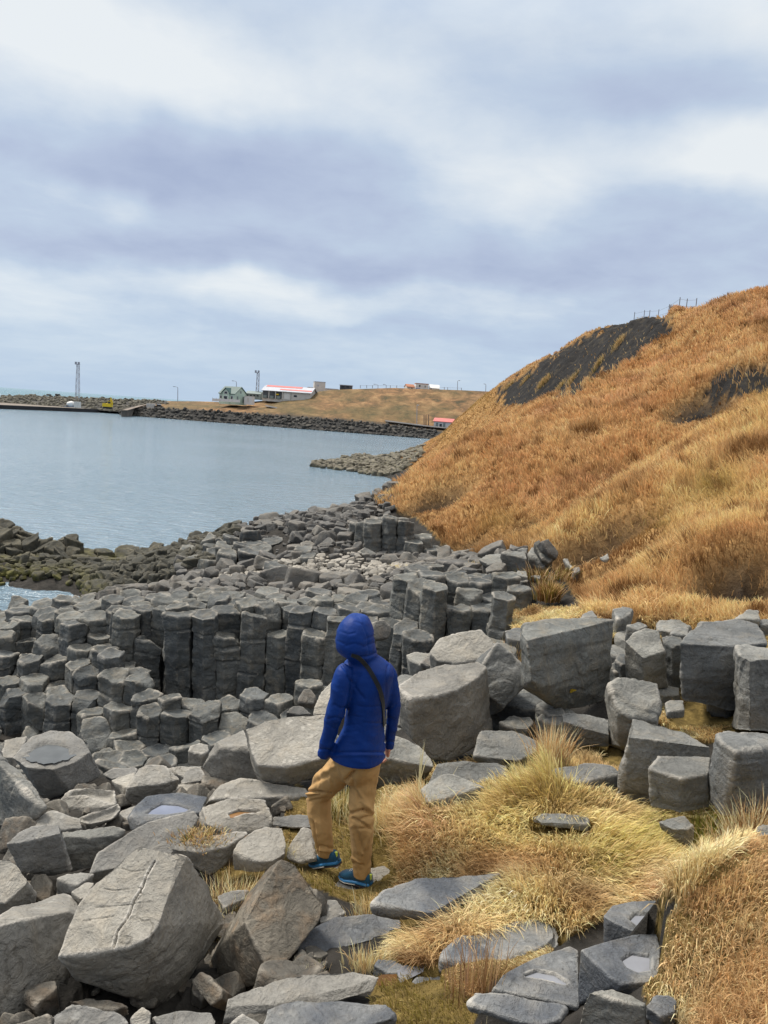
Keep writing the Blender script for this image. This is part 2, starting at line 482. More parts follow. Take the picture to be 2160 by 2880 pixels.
BOULDERS = []      # footprint info for terrain and grass
def boulder(name, label, zone, d, n, top, h=.3, mat='boulder', dish=0.0, bands=0, rough=1.0, chips=7, group=None, cracks=None,
            puddle=None, pmat='puddle', vox=1.0, cat='boulder', amt=.05, dishpoly=None, soft=1):
    n = np.array(n, float); n /= np.linalg.norm(n)
    c = np.mean([t[:2] for t in top], axis=0)
    A = P(zone, c[0], c[1], d)
    T = []; Bt = []
    size_px = max(max(t[0] for t in top) - min(t[0] for t in top), 1) * ZONES[zone][2]
    span = size_px / FPX * d
    for t in top:
        r = ray(*F(zone, t[0], t[1]))
        k = ((A - CAM) @ n) / (r @ n)
        k = min(max(k, d - 1.1 * span), d + 1.1 * span)
        T.append(CAM + r * k)
    T = np.array(T)
    for t, p in zip(top, T):
        if len(t) >= 4:
            r = ray(*F(zone, t[2], t[3])); rn = r / np.linalg.norm(r)
            # point on the ray closest to the line p - s n
            w0 = p - CAM; a = n @ n; b = -(n @ rn); c2 = rn @ rn
            dd = -(n @ w0); ee = rn @ w0
            den = a * c2 - b * b
            sl = (b * ee - c2 * dd) / den if abs(den) > 1e-6 else h
            tl = (a * ee - b * dd) / den if abs(den) > 1e-6 else np.linalg.norm(w0)
            q = CAM + rn * tl
            if abs(q[1] - p[1]) > 1.2 * span: q = CAM + r * (p[1] + np.sign(q[1] - p[1]) * 1.2 * span)
            Bt.append(q)
        else:
            Bt.append(None)
    hs = [np.linalg.norm(q - p) for p, q in zip(T, Bt) if q is not None]
    hh = np.mean(hs) if hs else h
    ext = np.mean([(q - p) for p, q in zip(T, Bt) if q is not None], axis=0) if hs else -n * h
    if len(hs) and ext @ (-n) < .35 * np.linalg.norm(ext): ext = -n * hh
    B = [p + ext * .96 if q is None else q for p, q in zip(T, Bt)]
    pts = np.array(list(T) + B)
    size = float(np.ptp(pts, axis=0).max())
    org = np.array([pts[:, 0].mean(), pts[:, 1].mean(), pts[:, 2].min()])
    seed = (len(BOULDERS) * 1.37) % 50 + .3
    rng = np.random.default_rng(len(BOULDERS) + 11)
    bm = hull_bmesh(pts - org)
    chip(bm, rng, chips, size, amt)
    me = bpy.data.meshes.new(name); bm.to_mesh(me); bm.free()
    vx = max(d / 1002.0 * 1.9 * vox, size / 105 * vox)
    ck = []
    if cracks:
        for px, wd, dep in cracks:
            poly = []
            for x, y in px:
                r = ray(*F(zone, x, y)); k = ((A - CAM) @ n) / (r @ n); poly.append(CAM + r * k - org)
            ck.append((poly, wd, dep))
    dp = None
    pud = None
    if puddle:
        dp = []
        for x, y in puddle:
            r = ray(*F(zone, x, y)); k = ((A - CAM) @ n) / (r @ n); dp.append(CAM + r * k - org)
        pud = dp
    me = finish_rock(me, vx, size, n, seed, rough, bands, T - org, dish, soft, ck, dishpoly=dp)
    o = link(name, me, M[mat], None, org)
    tag(o, label, cat, group)
    fx = [F(zone, t[0], t[1]) for t in top] + [F(zone, t[2], t[3]) for t in top if len(t) >= 4]
    BOULDERS.append(dict(o=o, pts=pts, poly=hull2(fx), d=d, foot=hull2(pts[:, :2]), zmin=pts[:, 2].min(), size=size, zmean=pts[:, 2].mean()))
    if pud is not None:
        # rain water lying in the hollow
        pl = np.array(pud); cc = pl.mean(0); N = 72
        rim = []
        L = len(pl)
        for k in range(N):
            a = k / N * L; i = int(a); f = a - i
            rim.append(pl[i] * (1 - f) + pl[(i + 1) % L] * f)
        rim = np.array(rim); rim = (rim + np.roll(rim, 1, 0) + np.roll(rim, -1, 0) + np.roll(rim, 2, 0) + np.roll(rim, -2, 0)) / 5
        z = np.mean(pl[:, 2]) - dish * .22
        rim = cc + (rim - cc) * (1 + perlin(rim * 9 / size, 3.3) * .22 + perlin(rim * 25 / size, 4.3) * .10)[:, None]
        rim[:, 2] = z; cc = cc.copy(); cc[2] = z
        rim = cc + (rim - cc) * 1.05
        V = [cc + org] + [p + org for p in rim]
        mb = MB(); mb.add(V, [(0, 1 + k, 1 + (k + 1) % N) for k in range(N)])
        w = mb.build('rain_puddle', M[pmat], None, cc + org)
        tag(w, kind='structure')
    return o

for nm_, c_ in (('puddle', (.10, .108, .115)), ('puddle_blue', (.20, .225, .30)), ('puddle_pale', (.22, .23, .26)), ('puddle_rust', (.22, .12, .05)), ('puddle_mud', (.11, .05, .012))):  # pale and blue entries put the sky's reflection into the base colour
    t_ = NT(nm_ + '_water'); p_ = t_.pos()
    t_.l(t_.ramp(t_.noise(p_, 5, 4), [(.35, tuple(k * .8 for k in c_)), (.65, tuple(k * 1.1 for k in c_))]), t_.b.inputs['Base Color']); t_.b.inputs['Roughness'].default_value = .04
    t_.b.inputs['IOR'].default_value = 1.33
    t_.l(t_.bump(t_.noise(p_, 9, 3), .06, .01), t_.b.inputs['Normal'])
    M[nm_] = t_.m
# ------------------------------------------------------------------ the foreground boulders (traced in the photo, each at its own distance)
b = boulder
U = (0, 0, 1)
# ---- lower left heap
b('dished_boulder', 'big grey boulder with a round dished top, at the upper left of the heap', 'A', 6.9, (.04, -.10, 1),
  [(80, 545, 150, 640), (150, 455), (210, 400), (330, 365), (460, 375), (550, 425), (600, 505, 678, 655), (560, 525, 640, 690), (490, 580, 545, 730), (350, 622, 470, 770), (170, 612, 300, 845)],
  dish=.07, chips=3, amt=.03, rough=.6, puddle=[(145, 520), (195, 450), (300, 405), (420, 420), (505, 470), (490, 520), (430, 570), (350, 590), (215, 565)])
b('tilted_column', 'dark broken column tilted down into the picture at the left edge', 'A', 5.6, (.42, .05, .9),
  [(-160, 330, -200, 1000), (0, 500), (60, 555), (130, 600), (205, 720), (302, 880, 215, 1000), (285, 880, 205, 1005), (190, 800, 115, 1035), (90, 665, 20, 1025), (-40, 540, -120, 1000)],
  mat='grey', bands=5, chips=4, amt=.03)
b('hollow_block', 'grey block with a hollow pale end, directly below the dished boulder', 'A', 6.2, (-.05, -.28, .95),
  [(430, 818, 348, 885), (470, 768), (590, 738), (775, 753), (772, 865, 790, 900), (715, 860, 640, 930), (560, 802, 490, 950)], dish=.05, h=.4)
b('small_dished_slab', 'small slab with a shallow grey dish, in the gap below the hollow block', 'A', 5.6, (.1, -.3, .95),
  [(480, 968, 500, 1020), (620, 905), (790, 850), (812, 890), (745, 960, 650, 1025), (600, 990, 600, 1030), (545, 977, 550, 1025)], dish=.03, h=.25, chips=3)
b('curved_slab', 'curved pale slab behind the two left-hand blocks', 'A', 5.35, (-.1, -.3, .95),
  [(205, 1000), (330, 890), (380, 925), (470, 962), (530, 955), (545, 1012), (410, 1028, 420, 1080), (300, 1020, 300, 1080)], h=.3)
b('upright_block', 'upright grey block with a pale sloping top, leftmost of the two standing side by side', 'B', 4.6, (-.08, -.2, 1),
  [(30, 172, 130, 335), (140, 88), (260, 45), (398, 34), (402, 102, 475, 352), (330, 105, 360, 385), (240, 125, 262, 370), (130, 165, 150, 352)], bands=2, mat='boulder')
b('upright_block', 'darker upright block squeezed in right of the pale topped one', 'B', 4.85, (.05, -.08, 1),
  [(405, 87, 440, 340), (600, 74), (760, 55), (838, 75), (785, 110, 640, 320), (600, 131, 560, 345), (420, 120, 475, 352)], mat='grey', bands=3)
b('ledge_boulder', 'stepped boulder with a broad pale face at the top of the heap', 'A', 6.4, (0, -.38, .93),
  [(850, 748, 825, 888), (890, 705), (925, 612), (980, 590), (1090, 590), (1205, 690), (1112, 714, 1112, 788), (980, 725, 880, 872)], h=.4)
b('puddled_slab', 'wide flat boulder holding a pool of blue rain water', 'A', 5.6, (0, 0, 1),
  [(862, 945, 868, 1035), (900, 872), (980, 800), (1060, 785), (1200, 772), (1388, 803), (1340, 905, 1300, 1000), (1180, 940, 1100, 1020), (1010, 972, 890, 1035)],
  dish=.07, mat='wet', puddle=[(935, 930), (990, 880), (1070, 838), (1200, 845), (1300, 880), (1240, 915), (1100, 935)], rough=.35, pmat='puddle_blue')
b('beige_slab', 'long smooth beige slab sloping up behind the big cracked boulder', 'A', 4.7, (.1, -.45, .89),
  [(590, 1320, 620, 1420), (650, 1185), (760, 1110), (980, 975), (1290, 903), (1328, 942), (1292, 1002), (1180, 1080), (1112, 1150), (1125, 1212, 1100, 1260), (980, 1230), (800, 1260)], h=.45, rough=.6)
b('grass_topped_block', 'dark sided block with a cap of short grass on its pale top', 'A', 4.7, (.05, -.12, 1),
  [(1110, 1152, 1130, 1200), (1250, 1082), (1500, 1050), (1652, 1050, 1548, 1172), (1510, 1142, 1500, 1260), (1350, 1172, 1390, 1340), (1190, 1167, 1300, 1240)], bands=1, amt=.03)
b('rust_puddle_block', 'pale block with rust brown water on its top, left of the person', 'H', 5.3, (0, -.3, .95),
  [(282, 872, 250, 960), (380, 835), (500, 815), (700, 830), (738, 920), (752, 1000, 750, 1030), (590, 1052), (440, 1042), (300, 985, 290, 1030)], h=.35, dish=.04,
  puddle=[(440, 925), (520, 885), (640, 890), (705, 905), (640, 925), (560, 930), (470, 960)], pmat='puddle_rust')
b('rounded_block', 'grey rounded block left of the raised shoe', 'C', 4.65, (0, -.2, .98),
  [(360, 225, 372, 350), (400, 160), (470, 100), (590, 60), (695, 72), (722, 180), (712, 240, 660, 340), (640, 285, 640, 335), (550, 290, 548, 358), (440, 262, 450, 355)], h=.3, rough=.7)
b('rounded_block', 'smaller rounded block beside the raised shoe and trouser cuff', 'C', 4.8, (.08, -.3, .95),
  [(722, 265, 760, 300), (735, 170), (762, 118), (830, 60), (890, 80), (915, 270), (810, 292, 820, 310)], h=.35, rough=.7)
b('low_slab', 'low flat grey slab behind the raised leg', 'H', 5.3, U, [(745, 992, 745, 1010), (755, 942), (870, 930), (1000, 935), (1020, 1010), (880, 1008)], h=.2, chips=3)
b('ridge_rock', 'long low rock under the big tilted slab beside the person', 'H', 5.9, (0, -.2, .98),
  [(310, 828, 278, 880), (340, 770), (420, 700), (560, 688), (780, 740), (965, 760), (1010, 800, 1000, 880), (780, 795, 760, 885), (600, 748, 580, 830), (400, 778, 400, 860)], h=.35)
b('tilted_slab', 'large tilted slab with a pale pitted face, left of the person', 'H', 6.1, (-.05, -.52, .85),
  [(565, 352), (680, 305), (850, 262), (1150, 258), (1150, 540, 1120, 650), (1045, 557, 1000, 660), (830, 607, 850, 742), (650, 597, 690, 692), (605, 480, 640, 640)],
  h=.35, chips=3, amt=.025, rough=.7)
b('curved_boulder', 'grey boulder with a curled top leaning on the tilted slab', 'H', 6.7, (-.1, -.12, 1),
  [(380, 432, 275, 610), (440, 400), (560, 357), (600, 480, 645, 680), (520, 482, 540, 720), (410, 478, 400, 738)], h=.6)
b('spotted_stone', 'small stone with a white bird dropping, behind the curled boulder', 'H', 7.6, U,
  [(190, 500, 190, 602), (205, 470), (260, 450), (322, 457), (325, 500, 300, 600), (280, 520, 270, 605)], h=.3, chips=3)
for k, (z, d, pl) in enumerate([
    ('A', 7.4, [(680, 652, 700, 680), (760, 615), (920, 610), (905, 655, 900, 690), (740, 690)]),
    ('A', 7.1, [(1115, 622), (1180, 600), (1335, 605), (1235, 682)]),
    ('A', 6.9, [(1195, 722, 1190, 730), (1240, 622), (1335, 605), (1350, 650), (1375, 692, 1375, 720)]),
    ('A', 6.45, [(1112, 762, 1100, 800), (1200, 720), (1362, 715), (1382, 770, 1380, 800), (1280, 792)]),
    ('A', 6.6, [(735, 697, 800, 800), (790, 670), (900, 645), (907, 702), (848, 748, 820, 810)]),
    ('A', 6.0, [(720, 1000, 720, 1060), (800, 905), (910, 860), (870, 950), (865, 1030, 850, 1060)]),
    ('A', 5.9, [(640, 1020), (745, 960), (870, 1000), (720, 1060), (650, 1060)]),
    ('B', 4.4, [(375, 402, 380, 510), (450, 375), (540, 365), (630, 372), (560, 420), (520, 447, 490, 492), (440, 430, 430, 505)]),
    ('B', 4.05, [(470, 492, 480, 560), (570, 427), (628, 427), (592, 512, 590, 560), (540, 540, 540, 580)]),
    ('A', 7.9, [(0, 545, 0, 640), (30, 430), (90, 410), (180, 405), (150, 470), (90, 545, 90, 640)])]):
    b('wedged_stone', ['thin pale slab at the upper edge of the heap, right of the dished boulder', 'flat pale stone at the back of the heap below the short columns',
       'sharp pale wedge touching the curled boulder', 'low flat stone in front of the pale wedge', 'half hidden stone left of the stepped boulder',
       'narrow slab leaning on the left side of the puddled boulder', 'low slab poking out under the puddled boulder', 'small pale stone at the foot of the darker upright block',
       'tiny stone between the cracked boulder and the lower left slab', 'upright stone behind the dished boulder at the left edge'][k], z, d, (0, -.15, 1), pl, h=.28, chips=3)
b('corner_stone', 'pale chipped stone cut by the left edge below the upright blocks', 'B', 4.2, (.15, -.5, .85),
  [(-80, 300), (0, 278), (68, 264), (130, 330), (187, 412, 240, 520), (180, 442, 230, 560), (110, 492, 60, 600), (35, 572), (-80, 560)], h=.35)
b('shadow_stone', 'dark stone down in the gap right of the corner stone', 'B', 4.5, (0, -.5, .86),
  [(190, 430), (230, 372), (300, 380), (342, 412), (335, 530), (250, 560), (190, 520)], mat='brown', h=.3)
b('bottom_left_slab', 'huge smooth beige slab filling the bottom left corner', 'B', 3.75, (-.05, .38, .92),
  [(-100, 735, -120, 1400), (0, 690), (80, 600), (280, 560), (430, 518), (518, 570), (500, 612, 440, 1050), (400, 625, 418, 1240), (300, 642, 330, 1310), (150, 680, 170, 1345), (0, 716, 0, 1400)],
  chips=4, amt=.025, rough=.55)
b('cracked_boulder', 'biggest pale boulder with a long dark crack down its sloping top', 'B', 3.55, (-.12, -.52, .85),
  [(400, 916, 505, 1075), (440, 800), (490, 690), (520, 590), (640, 430), (740, 390), (800, 300), (905, 190), (1020, 215), (1230, 242, 1395, 440), (1200, 332, 1480, 640), (1145, 440, 1490, 700),
   (1060, 570, 1400, 840), (1050, 720, 1290, 1040), (990, 802, 1140, 1258), (870, 857, 860, 1190), (640, 887, 690, 1130), (545, 907, 560, 1100)],
  vox=.65, chips=9, amt=.035, rough=.75, bands=0,
  cracks=[([(1028, 285), (1000, 330), (975, 375), (935, 485), (890, 560), (865, 640), (835, 700), (790, 765), (765, 860)], .0055, .04),
          ([(935, 485), (945, 510), (905, 560), (875, 600)], .004, .012), ([(690, 470), (760, 480), (850, 470), (935, 462)], .004, .008), ([(640, 600), (750, 590), (850, 580), (900, 572), (1000, 560)], .004, .008),
          ([(810, 330), (880, 352), (960, 340)], .004, .008), ([(560, 690), (640, 680), (760, 660)], .004, .008)])
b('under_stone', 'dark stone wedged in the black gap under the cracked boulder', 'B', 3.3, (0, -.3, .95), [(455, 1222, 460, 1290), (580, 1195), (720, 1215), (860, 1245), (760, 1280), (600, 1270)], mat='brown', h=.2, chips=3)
b('pyramid_boulder', 'dark pointed boulder between the cracked boulder and the shoes', 'C', 3.75, (.38, -.52, .76),
  [(690, 264, 590, 345), (790, 300), (880, 432), (982, 572), (945, 690), (905, 700), (790, 742), (745, 885), (650, 1052, 300, 1140), (600, 1000), (545, 885), (442, 692, 150, 1022), (500, 610, 280, 830), (560, 540, 350, 720), (590, 410, 470, 500)],
  mat='brown', chips=4, amt=.03, rough=.7)
b('dark_slab', 'dark wedge shaped slab with a flat grey top below the standing shoe', 'C', 3.95, (.03, -.12, .99),
  [(785, 806, 752, 940), (900, 740), (1050, 665), (1200, 660), (1400, 625), (1452, 618), (1492, 700), (1488, 757, 1442, 885), (1300, 762, 1290, 950), (1080, 852, 1050, 1015), (950, 897, 930, 1040), (865, 932, 810, 1035), (800, 882, 760, 990)],
  mat='wet', chips=4, amt=.03, rough=.7)
b('low_bedrock', 'low pale rock shelf with a mossy seam along the bottom edge', 'C', 3.15, (0, -.1, 1),
  [(308, 1292, 288, 1390), (330, 1200), (420, 1160), (560, 1130), (720, 1052), (870, 1040), (1000, 1018), (1172, 1008), (1242, 1040), (1352, 1070), (1292, 1140), (1170, 1172), (1000, 1178), (800, 1205), (600, 1245), (440, 1285, 440, 1360)], h=.35, rough=.8)
b('low_bedrock', 'broad pitted grey rock in the middle of the bottom edge', 'C', 2.9, (0, -.08, 1),
  [(560, 1420, 560, 1480), (580, 1340), (600, 1272), (700, 1230), (900, 1190), (1040, 1184), (1200, 1190), (1400, 1230), (1502, 1272), (1455, 1330), (1240, 1390), (1000, 1420)], h=.35, mat='wet')
b('bottom_stone', 'small pale stone just left of the broad pitted rock', 'C', 2.75, (0, -.3, .95), [(325, 1400), (430, 1310), (530, 1350), (570, 1420)], h=.2, chips=3)
b('bottom_stone', 'pale stone at the bottom edge below the cracked boulder', 'B', 3.0, (0, -.4, .9), [(335, 1390, 335, 1440), (352, 1312), (420, 1275), (480, 1245), (560, 1260), (740, 1270), (822, 1300), (852, 1345), (850, 1420)], h=.3)
b('bottom_stone', 'small upright pale stone at the bottom edge, right of its wider neighbour', 'B', 2.95, (0, -.5, .85), [(865, 1332, 865, 1420), (950, 1255), (1008, 1300), (1002, 1375), (900, 1420)], h=.25, chips=3)
b('bottom_stone', 'wide low stone at the bottom edge under the pointed boulder', 'B', 3.0, (0, -.35, .93), [(1010, 1312, 1010, 1400), (1100, 1285), (1400, 1270), (1442, 1350), (1422, 1400), (1050, 1420)], h=.3)
b('bottom_stone', 'dark flat stone at the bottom edge, against the bottom left slab', 'B', 2.8, (0, -.2, .97), [(60, 1390), (350, 1302), (345, 1345), (330, 1420), (100, 1450)], h=.2, chips=3, mat='brown')
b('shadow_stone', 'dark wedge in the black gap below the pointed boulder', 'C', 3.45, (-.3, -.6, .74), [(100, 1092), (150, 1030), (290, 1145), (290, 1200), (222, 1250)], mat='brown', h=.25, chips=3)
b('low_slab', 'flat grey slab showing between the two big left boulders and the dry grass', 'C', 4.3, (0, -.1, 1), [(255, 515, 265, 560), (330, 490), (470, 478), (440, 540), (300, 600)], h=.15, chips=2)
b('low_slab', 'flat slab with worn edges in the turf right of the pointed boulder', 'C', 4.15, (0, -.1, 1), [(950, 700), (975, 535), (1060, 545), (1120, 630), (1050, 670)], h=.15, chips=2)
b('low_slab', 'flat grey stone under the standing shoe', 'C', 4.62, (0, -.02, 1), [(1025, 470, 1025, 490), (1085, 400), (1200, 400), (1300, 470), (1290, 500), (1180, 488)], h=.14, chips=2, rough=.4)
b('low_slab', 'flat stone just right of the standing trouser leg', 'C', 4.75, (0, -.05, 1), [(1255, 490), (1290, 320), (1380, 310), (1480, 380), (1420, 440), (1340, 480)], h=.14, chips=2)
b('low_slab', 'flat stone in the turf under the raised shoe', 'C', 4.9, (0, .0, 1), [(880, 345, 880, 360), (900, 300), (1020, 290), (1085, 300), (1070, 340), (960, 352)], h=.14, chips=2, rough=.4, mat='brown')
# ---- lower right
b('pitted_slab', 'long pale slab with a cluster of small pits, right of the shoes', 'E', 4.0, (-.02, -.08, 1),
  [(105, 342, 112, 395), (190, 250), (330, 215), (400, 175), (580, 145), (780, 150), (962, 130), (900, 168), (785, 192), (740, 252), (640, 312), (520, 388), (480, 392, 470, 432), (360, 332, 392, 432), (200, 322, 285, 442)],
  chips=4, amt=.02, mat='wet', rough=.8)
b('layered_slab', 'layered grey slab cutting through the dry grass, centre right', 'E', 3.55, (0, -.1, 1),
  [(580, 700, 576, 775), (600, 650), (750, 575), (900, 550), (930, 490), (1060, 440), (1200, 415), (1300, 440), (1342, 540), (1272, 602), (1100, 652), (1050, 692), (942, 742, 990, 772), (800, 717, 900, 805), (650, 722, 700, 835)],
  mat='wet', chips=5, amt=.02)
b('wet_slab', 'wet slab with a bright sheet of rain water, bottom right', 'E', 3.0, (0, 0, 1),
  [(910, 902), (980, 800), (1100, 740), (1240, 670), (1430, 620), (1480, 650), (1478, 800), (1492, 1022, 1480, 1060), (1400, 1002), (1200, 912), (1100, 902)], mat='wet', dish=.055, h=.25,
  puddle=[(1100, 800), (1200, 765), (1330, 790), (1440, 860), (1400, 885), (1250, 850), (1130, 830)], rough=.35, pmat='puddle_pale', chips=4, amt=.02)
b('wet_slab', 'dark layered slab at the bottom edge under the wet sheet', 'E', 2.7, (0, -.08, 1),
  [(745, 1002, 760, 1040), (800, 950), (900, 950), (1050, 962), (1200, 970), (1402, 1030), (1352, 1100), (1282, 1140), (1100, 1120), (950, 1060)], mat='wet', h=.25, chips=4)
b('low_slab', 'small dark wet stone beside the reeds and muddy puddle', 'E', 3.35, U, [(365, 882), (400, 825), (560, 820), (600, 900), (530, 932), (440, 925)], mat='wet', h=.12, chips=2)
b('low_slab', 'dark wet stone tip in the muddy puddle', 'E', 3.45, U, [(120, 745), (150, 700), (260, 715), (330, 745), (270, 800), (210, 795)], mat='wet', h=.1, chips=2)
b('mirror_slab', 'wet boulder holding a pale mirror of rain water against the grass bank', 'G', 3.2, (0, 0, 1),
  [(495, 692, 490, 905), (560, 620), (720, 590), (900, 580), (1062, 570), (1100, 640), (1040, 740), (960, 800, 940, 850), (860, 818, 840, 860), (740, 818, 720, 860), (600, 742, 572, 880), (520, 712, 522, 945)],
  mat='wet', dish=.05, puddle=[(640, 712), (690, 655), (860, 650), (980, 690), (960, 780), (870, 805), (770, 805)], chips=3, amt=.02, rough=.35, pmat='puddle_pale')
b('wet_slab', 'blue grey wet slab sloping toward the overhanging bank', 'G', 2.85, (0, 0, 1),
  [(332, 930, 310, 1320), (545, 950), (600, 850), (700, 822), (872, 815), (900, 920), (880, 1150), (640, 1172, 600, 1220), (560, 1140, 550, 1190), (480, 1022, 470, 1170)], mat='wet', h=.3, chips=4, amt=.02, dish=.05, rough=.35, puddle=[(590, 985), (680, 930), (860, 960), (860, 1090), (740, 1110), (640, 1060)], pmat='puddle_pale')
b('corner_block', 'angular grey block standing in the bottom right corner gap', 'G', 2.5, (0, .02, 1),
  [(382, 1232, 300, 1500), (450, 1218), (560, 1210), (700, 1250), (802, 1302, 830, 1500), (782, 1332, 790, 1500), (600, 1292, 590, 1500)], chips=4, amt=.03, mat='grey')
b('corner_block', 'small purple grey stone tucked under the overhanging grass bank', 'G', 2.45, (0, -.3, .95), [(800, 1332, 800, 1420), (850, 1262), (960, 1250), (1012, 1290), (1002, 1382), (900, 1410)], mat='wet', h=.2, chips=3)
b('bank_rock', 'grey rock rim along the top edge of the right grass bank', 'G', 3.75, (-.1, -.45, .88),
  [(1122, 490), (1135, 430), (1152, 340), (1212, 285), (1292, 268), (1380, 208), (1530, 190), (1590, 230), (1480, 295), (1330, 340), (1250, 430)], h=.3, mat='grey', chips=4, amt=.03)
b('bank_rock', 'small upright grey stone at the right edge above the bank', 'G', 3.95, (-.1, -.3, .95), [(1565, 150, 1565, 240), (1572, 60), (1620, 45), (1720, 55), (1720, 220)], h=.3, mat='grey', chips=3)
# ---- right hand columns
b('flat_block', 'flat topped block capped with dry grass, above the golden mound', 'X', 5.45, (0, -.06, 1),
  [(100, 546, 115, 640), (170, 520), (360, 495), (560, 520), (618, 570, 622, 705), (540, 587, 562, 790), (330, 627, 345, 765), (210, 602, 280, 705)], mat='grey', chips=3, amt=.03)
b('tall_block', 'tall grey column stump behind the hexagonal one', 'X', 5.35, (0, -.1, 1),
  [(670, 302, 612, 720), (700, 170), (950, 225), (1110, 280), (1262, 382, 1252, 480), (1110, 352, 1115, 480), (890, 332, 840, 790), (790, 305, 740, 760)], mat='grey', bands=4, chips=3, amt=.025)
b('hexagonal_column', 'clean hexagonal column stump with a smooth flat top', 'X', 4.95, (0, -.05, 1),
  [(820, 532, 828, 800), (885, 450), (1000, 440), (1252, 450), (1228, 572, 1245, 810), (1042, 602, 1036, 850)], mat='grey', bands=3, chips=2, amt=.015, rough=.6)
b('leaning_column', 'big dark column leaning in from the right edge', 'X', 4.85, (.06, -.02, 1),
  [(1295, 292, 1228, 640), (1400, 280), (1660, 300), (1800, 330), (1700, 385, 1720, 840), (1430, 412, 1340, 860), (1330, 352, 1260, 760)], mat='grey', bands=3, chips=3, amt=.025)
b('grass_slab', 'low slab half buried in the golden grass mound', 'X', 4.75, U, [(-20, 862), (80, 845), (240, 855), (360, 875), (388, 892, 388, 970), (378, 922, 380, 975), (200, 907, 210, 950), (50, 907, 60, 940)], mat='grey', chips=3, h=.12)
b('grass_boulder', 'grey boulder sunk in the grass below the leaning column', 'X', 4.6, (-.2, -.2, .96), [(880, 905, 900, 960), (960, 880), (1065, 858), (1130, 930, 1140, 1060), (1090, 960, 1100, 1100), (980, 960, 980, 1030)], mat='grey', h=.3)
b('leaning_stump', 'pale stump with a tilted end, left of the tall column stump', 'I', 6.0, (.0, -.62, .78),
  [(795, 1012, 788, 1345), (850, 975), (930, 970), (1055, 1000), (1060, 1075), (1052, 1205), (915, 1192, 905, 1345), (850, 1160, 850, 1350), (822, 1070, 800, 1340)], mat='grey', h=.5, chips=4, amt=.03)
b('great_block', 'largest dark block with horizontal bands and a yellow lichen spot', 'I', 7.0, (0, -.0, 1),
  [(315, 735, 362, 960), (335, 695), (480, 658), (640, 648), (822, 660, 800, 1085), (700, 684, 650, 1142), (590, 705, 520, 1150), (470, 742, 410, 1060), (350, 772, 375, 1000)], mat='column', bands=6, chips=3, amt=.02)
b('rounded_boulder', 'big smooth grey boulder right behind the person', 'D', 6.7, (-.05, -.16, 1),
  [(858, 1485, 870, 1570), (905, 1450), (960, 1434), (1032, 1430), (1050, 1442, 1064, 1590), (1030, 1465, 1050, 1610), (985, 1490, 975, 1645), (940, 1502, 935, 1642), (885, 1510, 890, 1600)], chips=4, amt=.04, rough=.8)
b('diamond_boulder', 'diamond shaped boulder wedged between the smooth boulder and the great block', 'I', 7.2, (.25, -.75, .6),
  [(100, 918), (190, 780), (240, 830), (357, 942), (362, 1002), (232, 1142), (150, 1082), (128, 970)], mat='grey', h=.5, chips=3, amt=.03)
b('far_boulder', 'pale cracked boulder behind the smooth one, under the short cliff', 'J', 8.4, (-.1, -.6, .8),
  [(938, 832), (990, 762), (1090, 737), (1200, 720), (1252, 760), (1285, 832), (1200, 885), (1090, 895), (972, 882)], h=.5, chips=5, amt=.06)
b('stump', 'column stump with a bent pale top between the great block and the right columns', 'I', 7.2, (.05, -.45, .89),
  [(875, 772, 888, 985), (930, 735), (990, 705), (1062, 715), (1100, 830, 1128, 1040), (982, 872, 985, 1040), (940, 832, 920, 1010)], mat='grey', bands=2, chips=3, amt=.03)
b('banded_column', 'pale banded column with an overhanging cap at the right', 'I', 6.85, (0, -.06, 1),
  [(1180, 782, 1190, 1095), (1240, 720), (1300, 682), (1480, 665), (1602, 680), (1652, 782), (1462, 795, 1465, 1165), (1330, 782, 1335, 1130), (1255, 778, 1260, 1110)], mat='grey', bands=4, chips=4, amt=.02)
b('edge_column', 'upright pale column cut by the right edge of the view', 'I', 6.35, (0, -.06, 1),
  [(1480, 802, 1460, 1240), (1560, 790), (1660, 808), (1760, 830), (1720, 872, 1720, 1275), (1560, 882, 1562, 1275), (1500, 852, 1480, 1260)], mat='grey', bands=4, chips=3, amt=.025)
b('low_block', 'broad low block in front of the smooth boulder', 'W', 6.1, (.05, -.3, .95),
  [(780, 292, 782, 330), (832, 130), (862, 118), (1040, 115), (1200, 190), (1258, 242, 1240, 330), (1182, 282, 1180, 380), (1080, 332, 1085, 410), (920, 262, 920, 380)], mat='grey', h=.3)
b('low_block', 'flat angular block at the edge of the golden mound', 'W', 5.75, (0, -.4, .92), [(468, 492, 470, 540), (540, 345), (690, 318), (842, 350), (930, 340), (1002, 362), (1032, 432, 1030, 470), (872, 487), (700, 482)], mat='grey', h=.3)
b('split_block', 'split block with a flaking top at the left of the golden mound', 'W', 5.3, (-.1, -.35, .93),
  [(440, 522), (500, 470), (590, 410), (690, 430), (862, 502, 878, 630), (735, 532, 795, 680), (560, 592, 645, 705), (480, 602, 520, 680)], mat='grey', chips=6, amt=.05)
b('leaning_block', 'grey block with a pale sloping top below the bare hand', 'W', 6.0, (-.12, -.4, .9),
  [(120, 300, 120, 520), (190, 215), (270, 168), (422, 210), (502, 292), (522, 372, 500, 400), (430, 332, 390, 420), (300, 272, 270, 545), (190, 290, 150, 480)], mat='grey', chips=4, amt=.03)
b('low_block', 'low shadowed block under the great block', 'I', 6.4, (0, -.3, .95), [(540, 1172, 540, 1350), (600, 1155), (790, 1205), (800, 1285, 795, 1350), (700, 1262, 700, 1350), (548, 1212, 545, 1350)], mat='grey', chips=3)
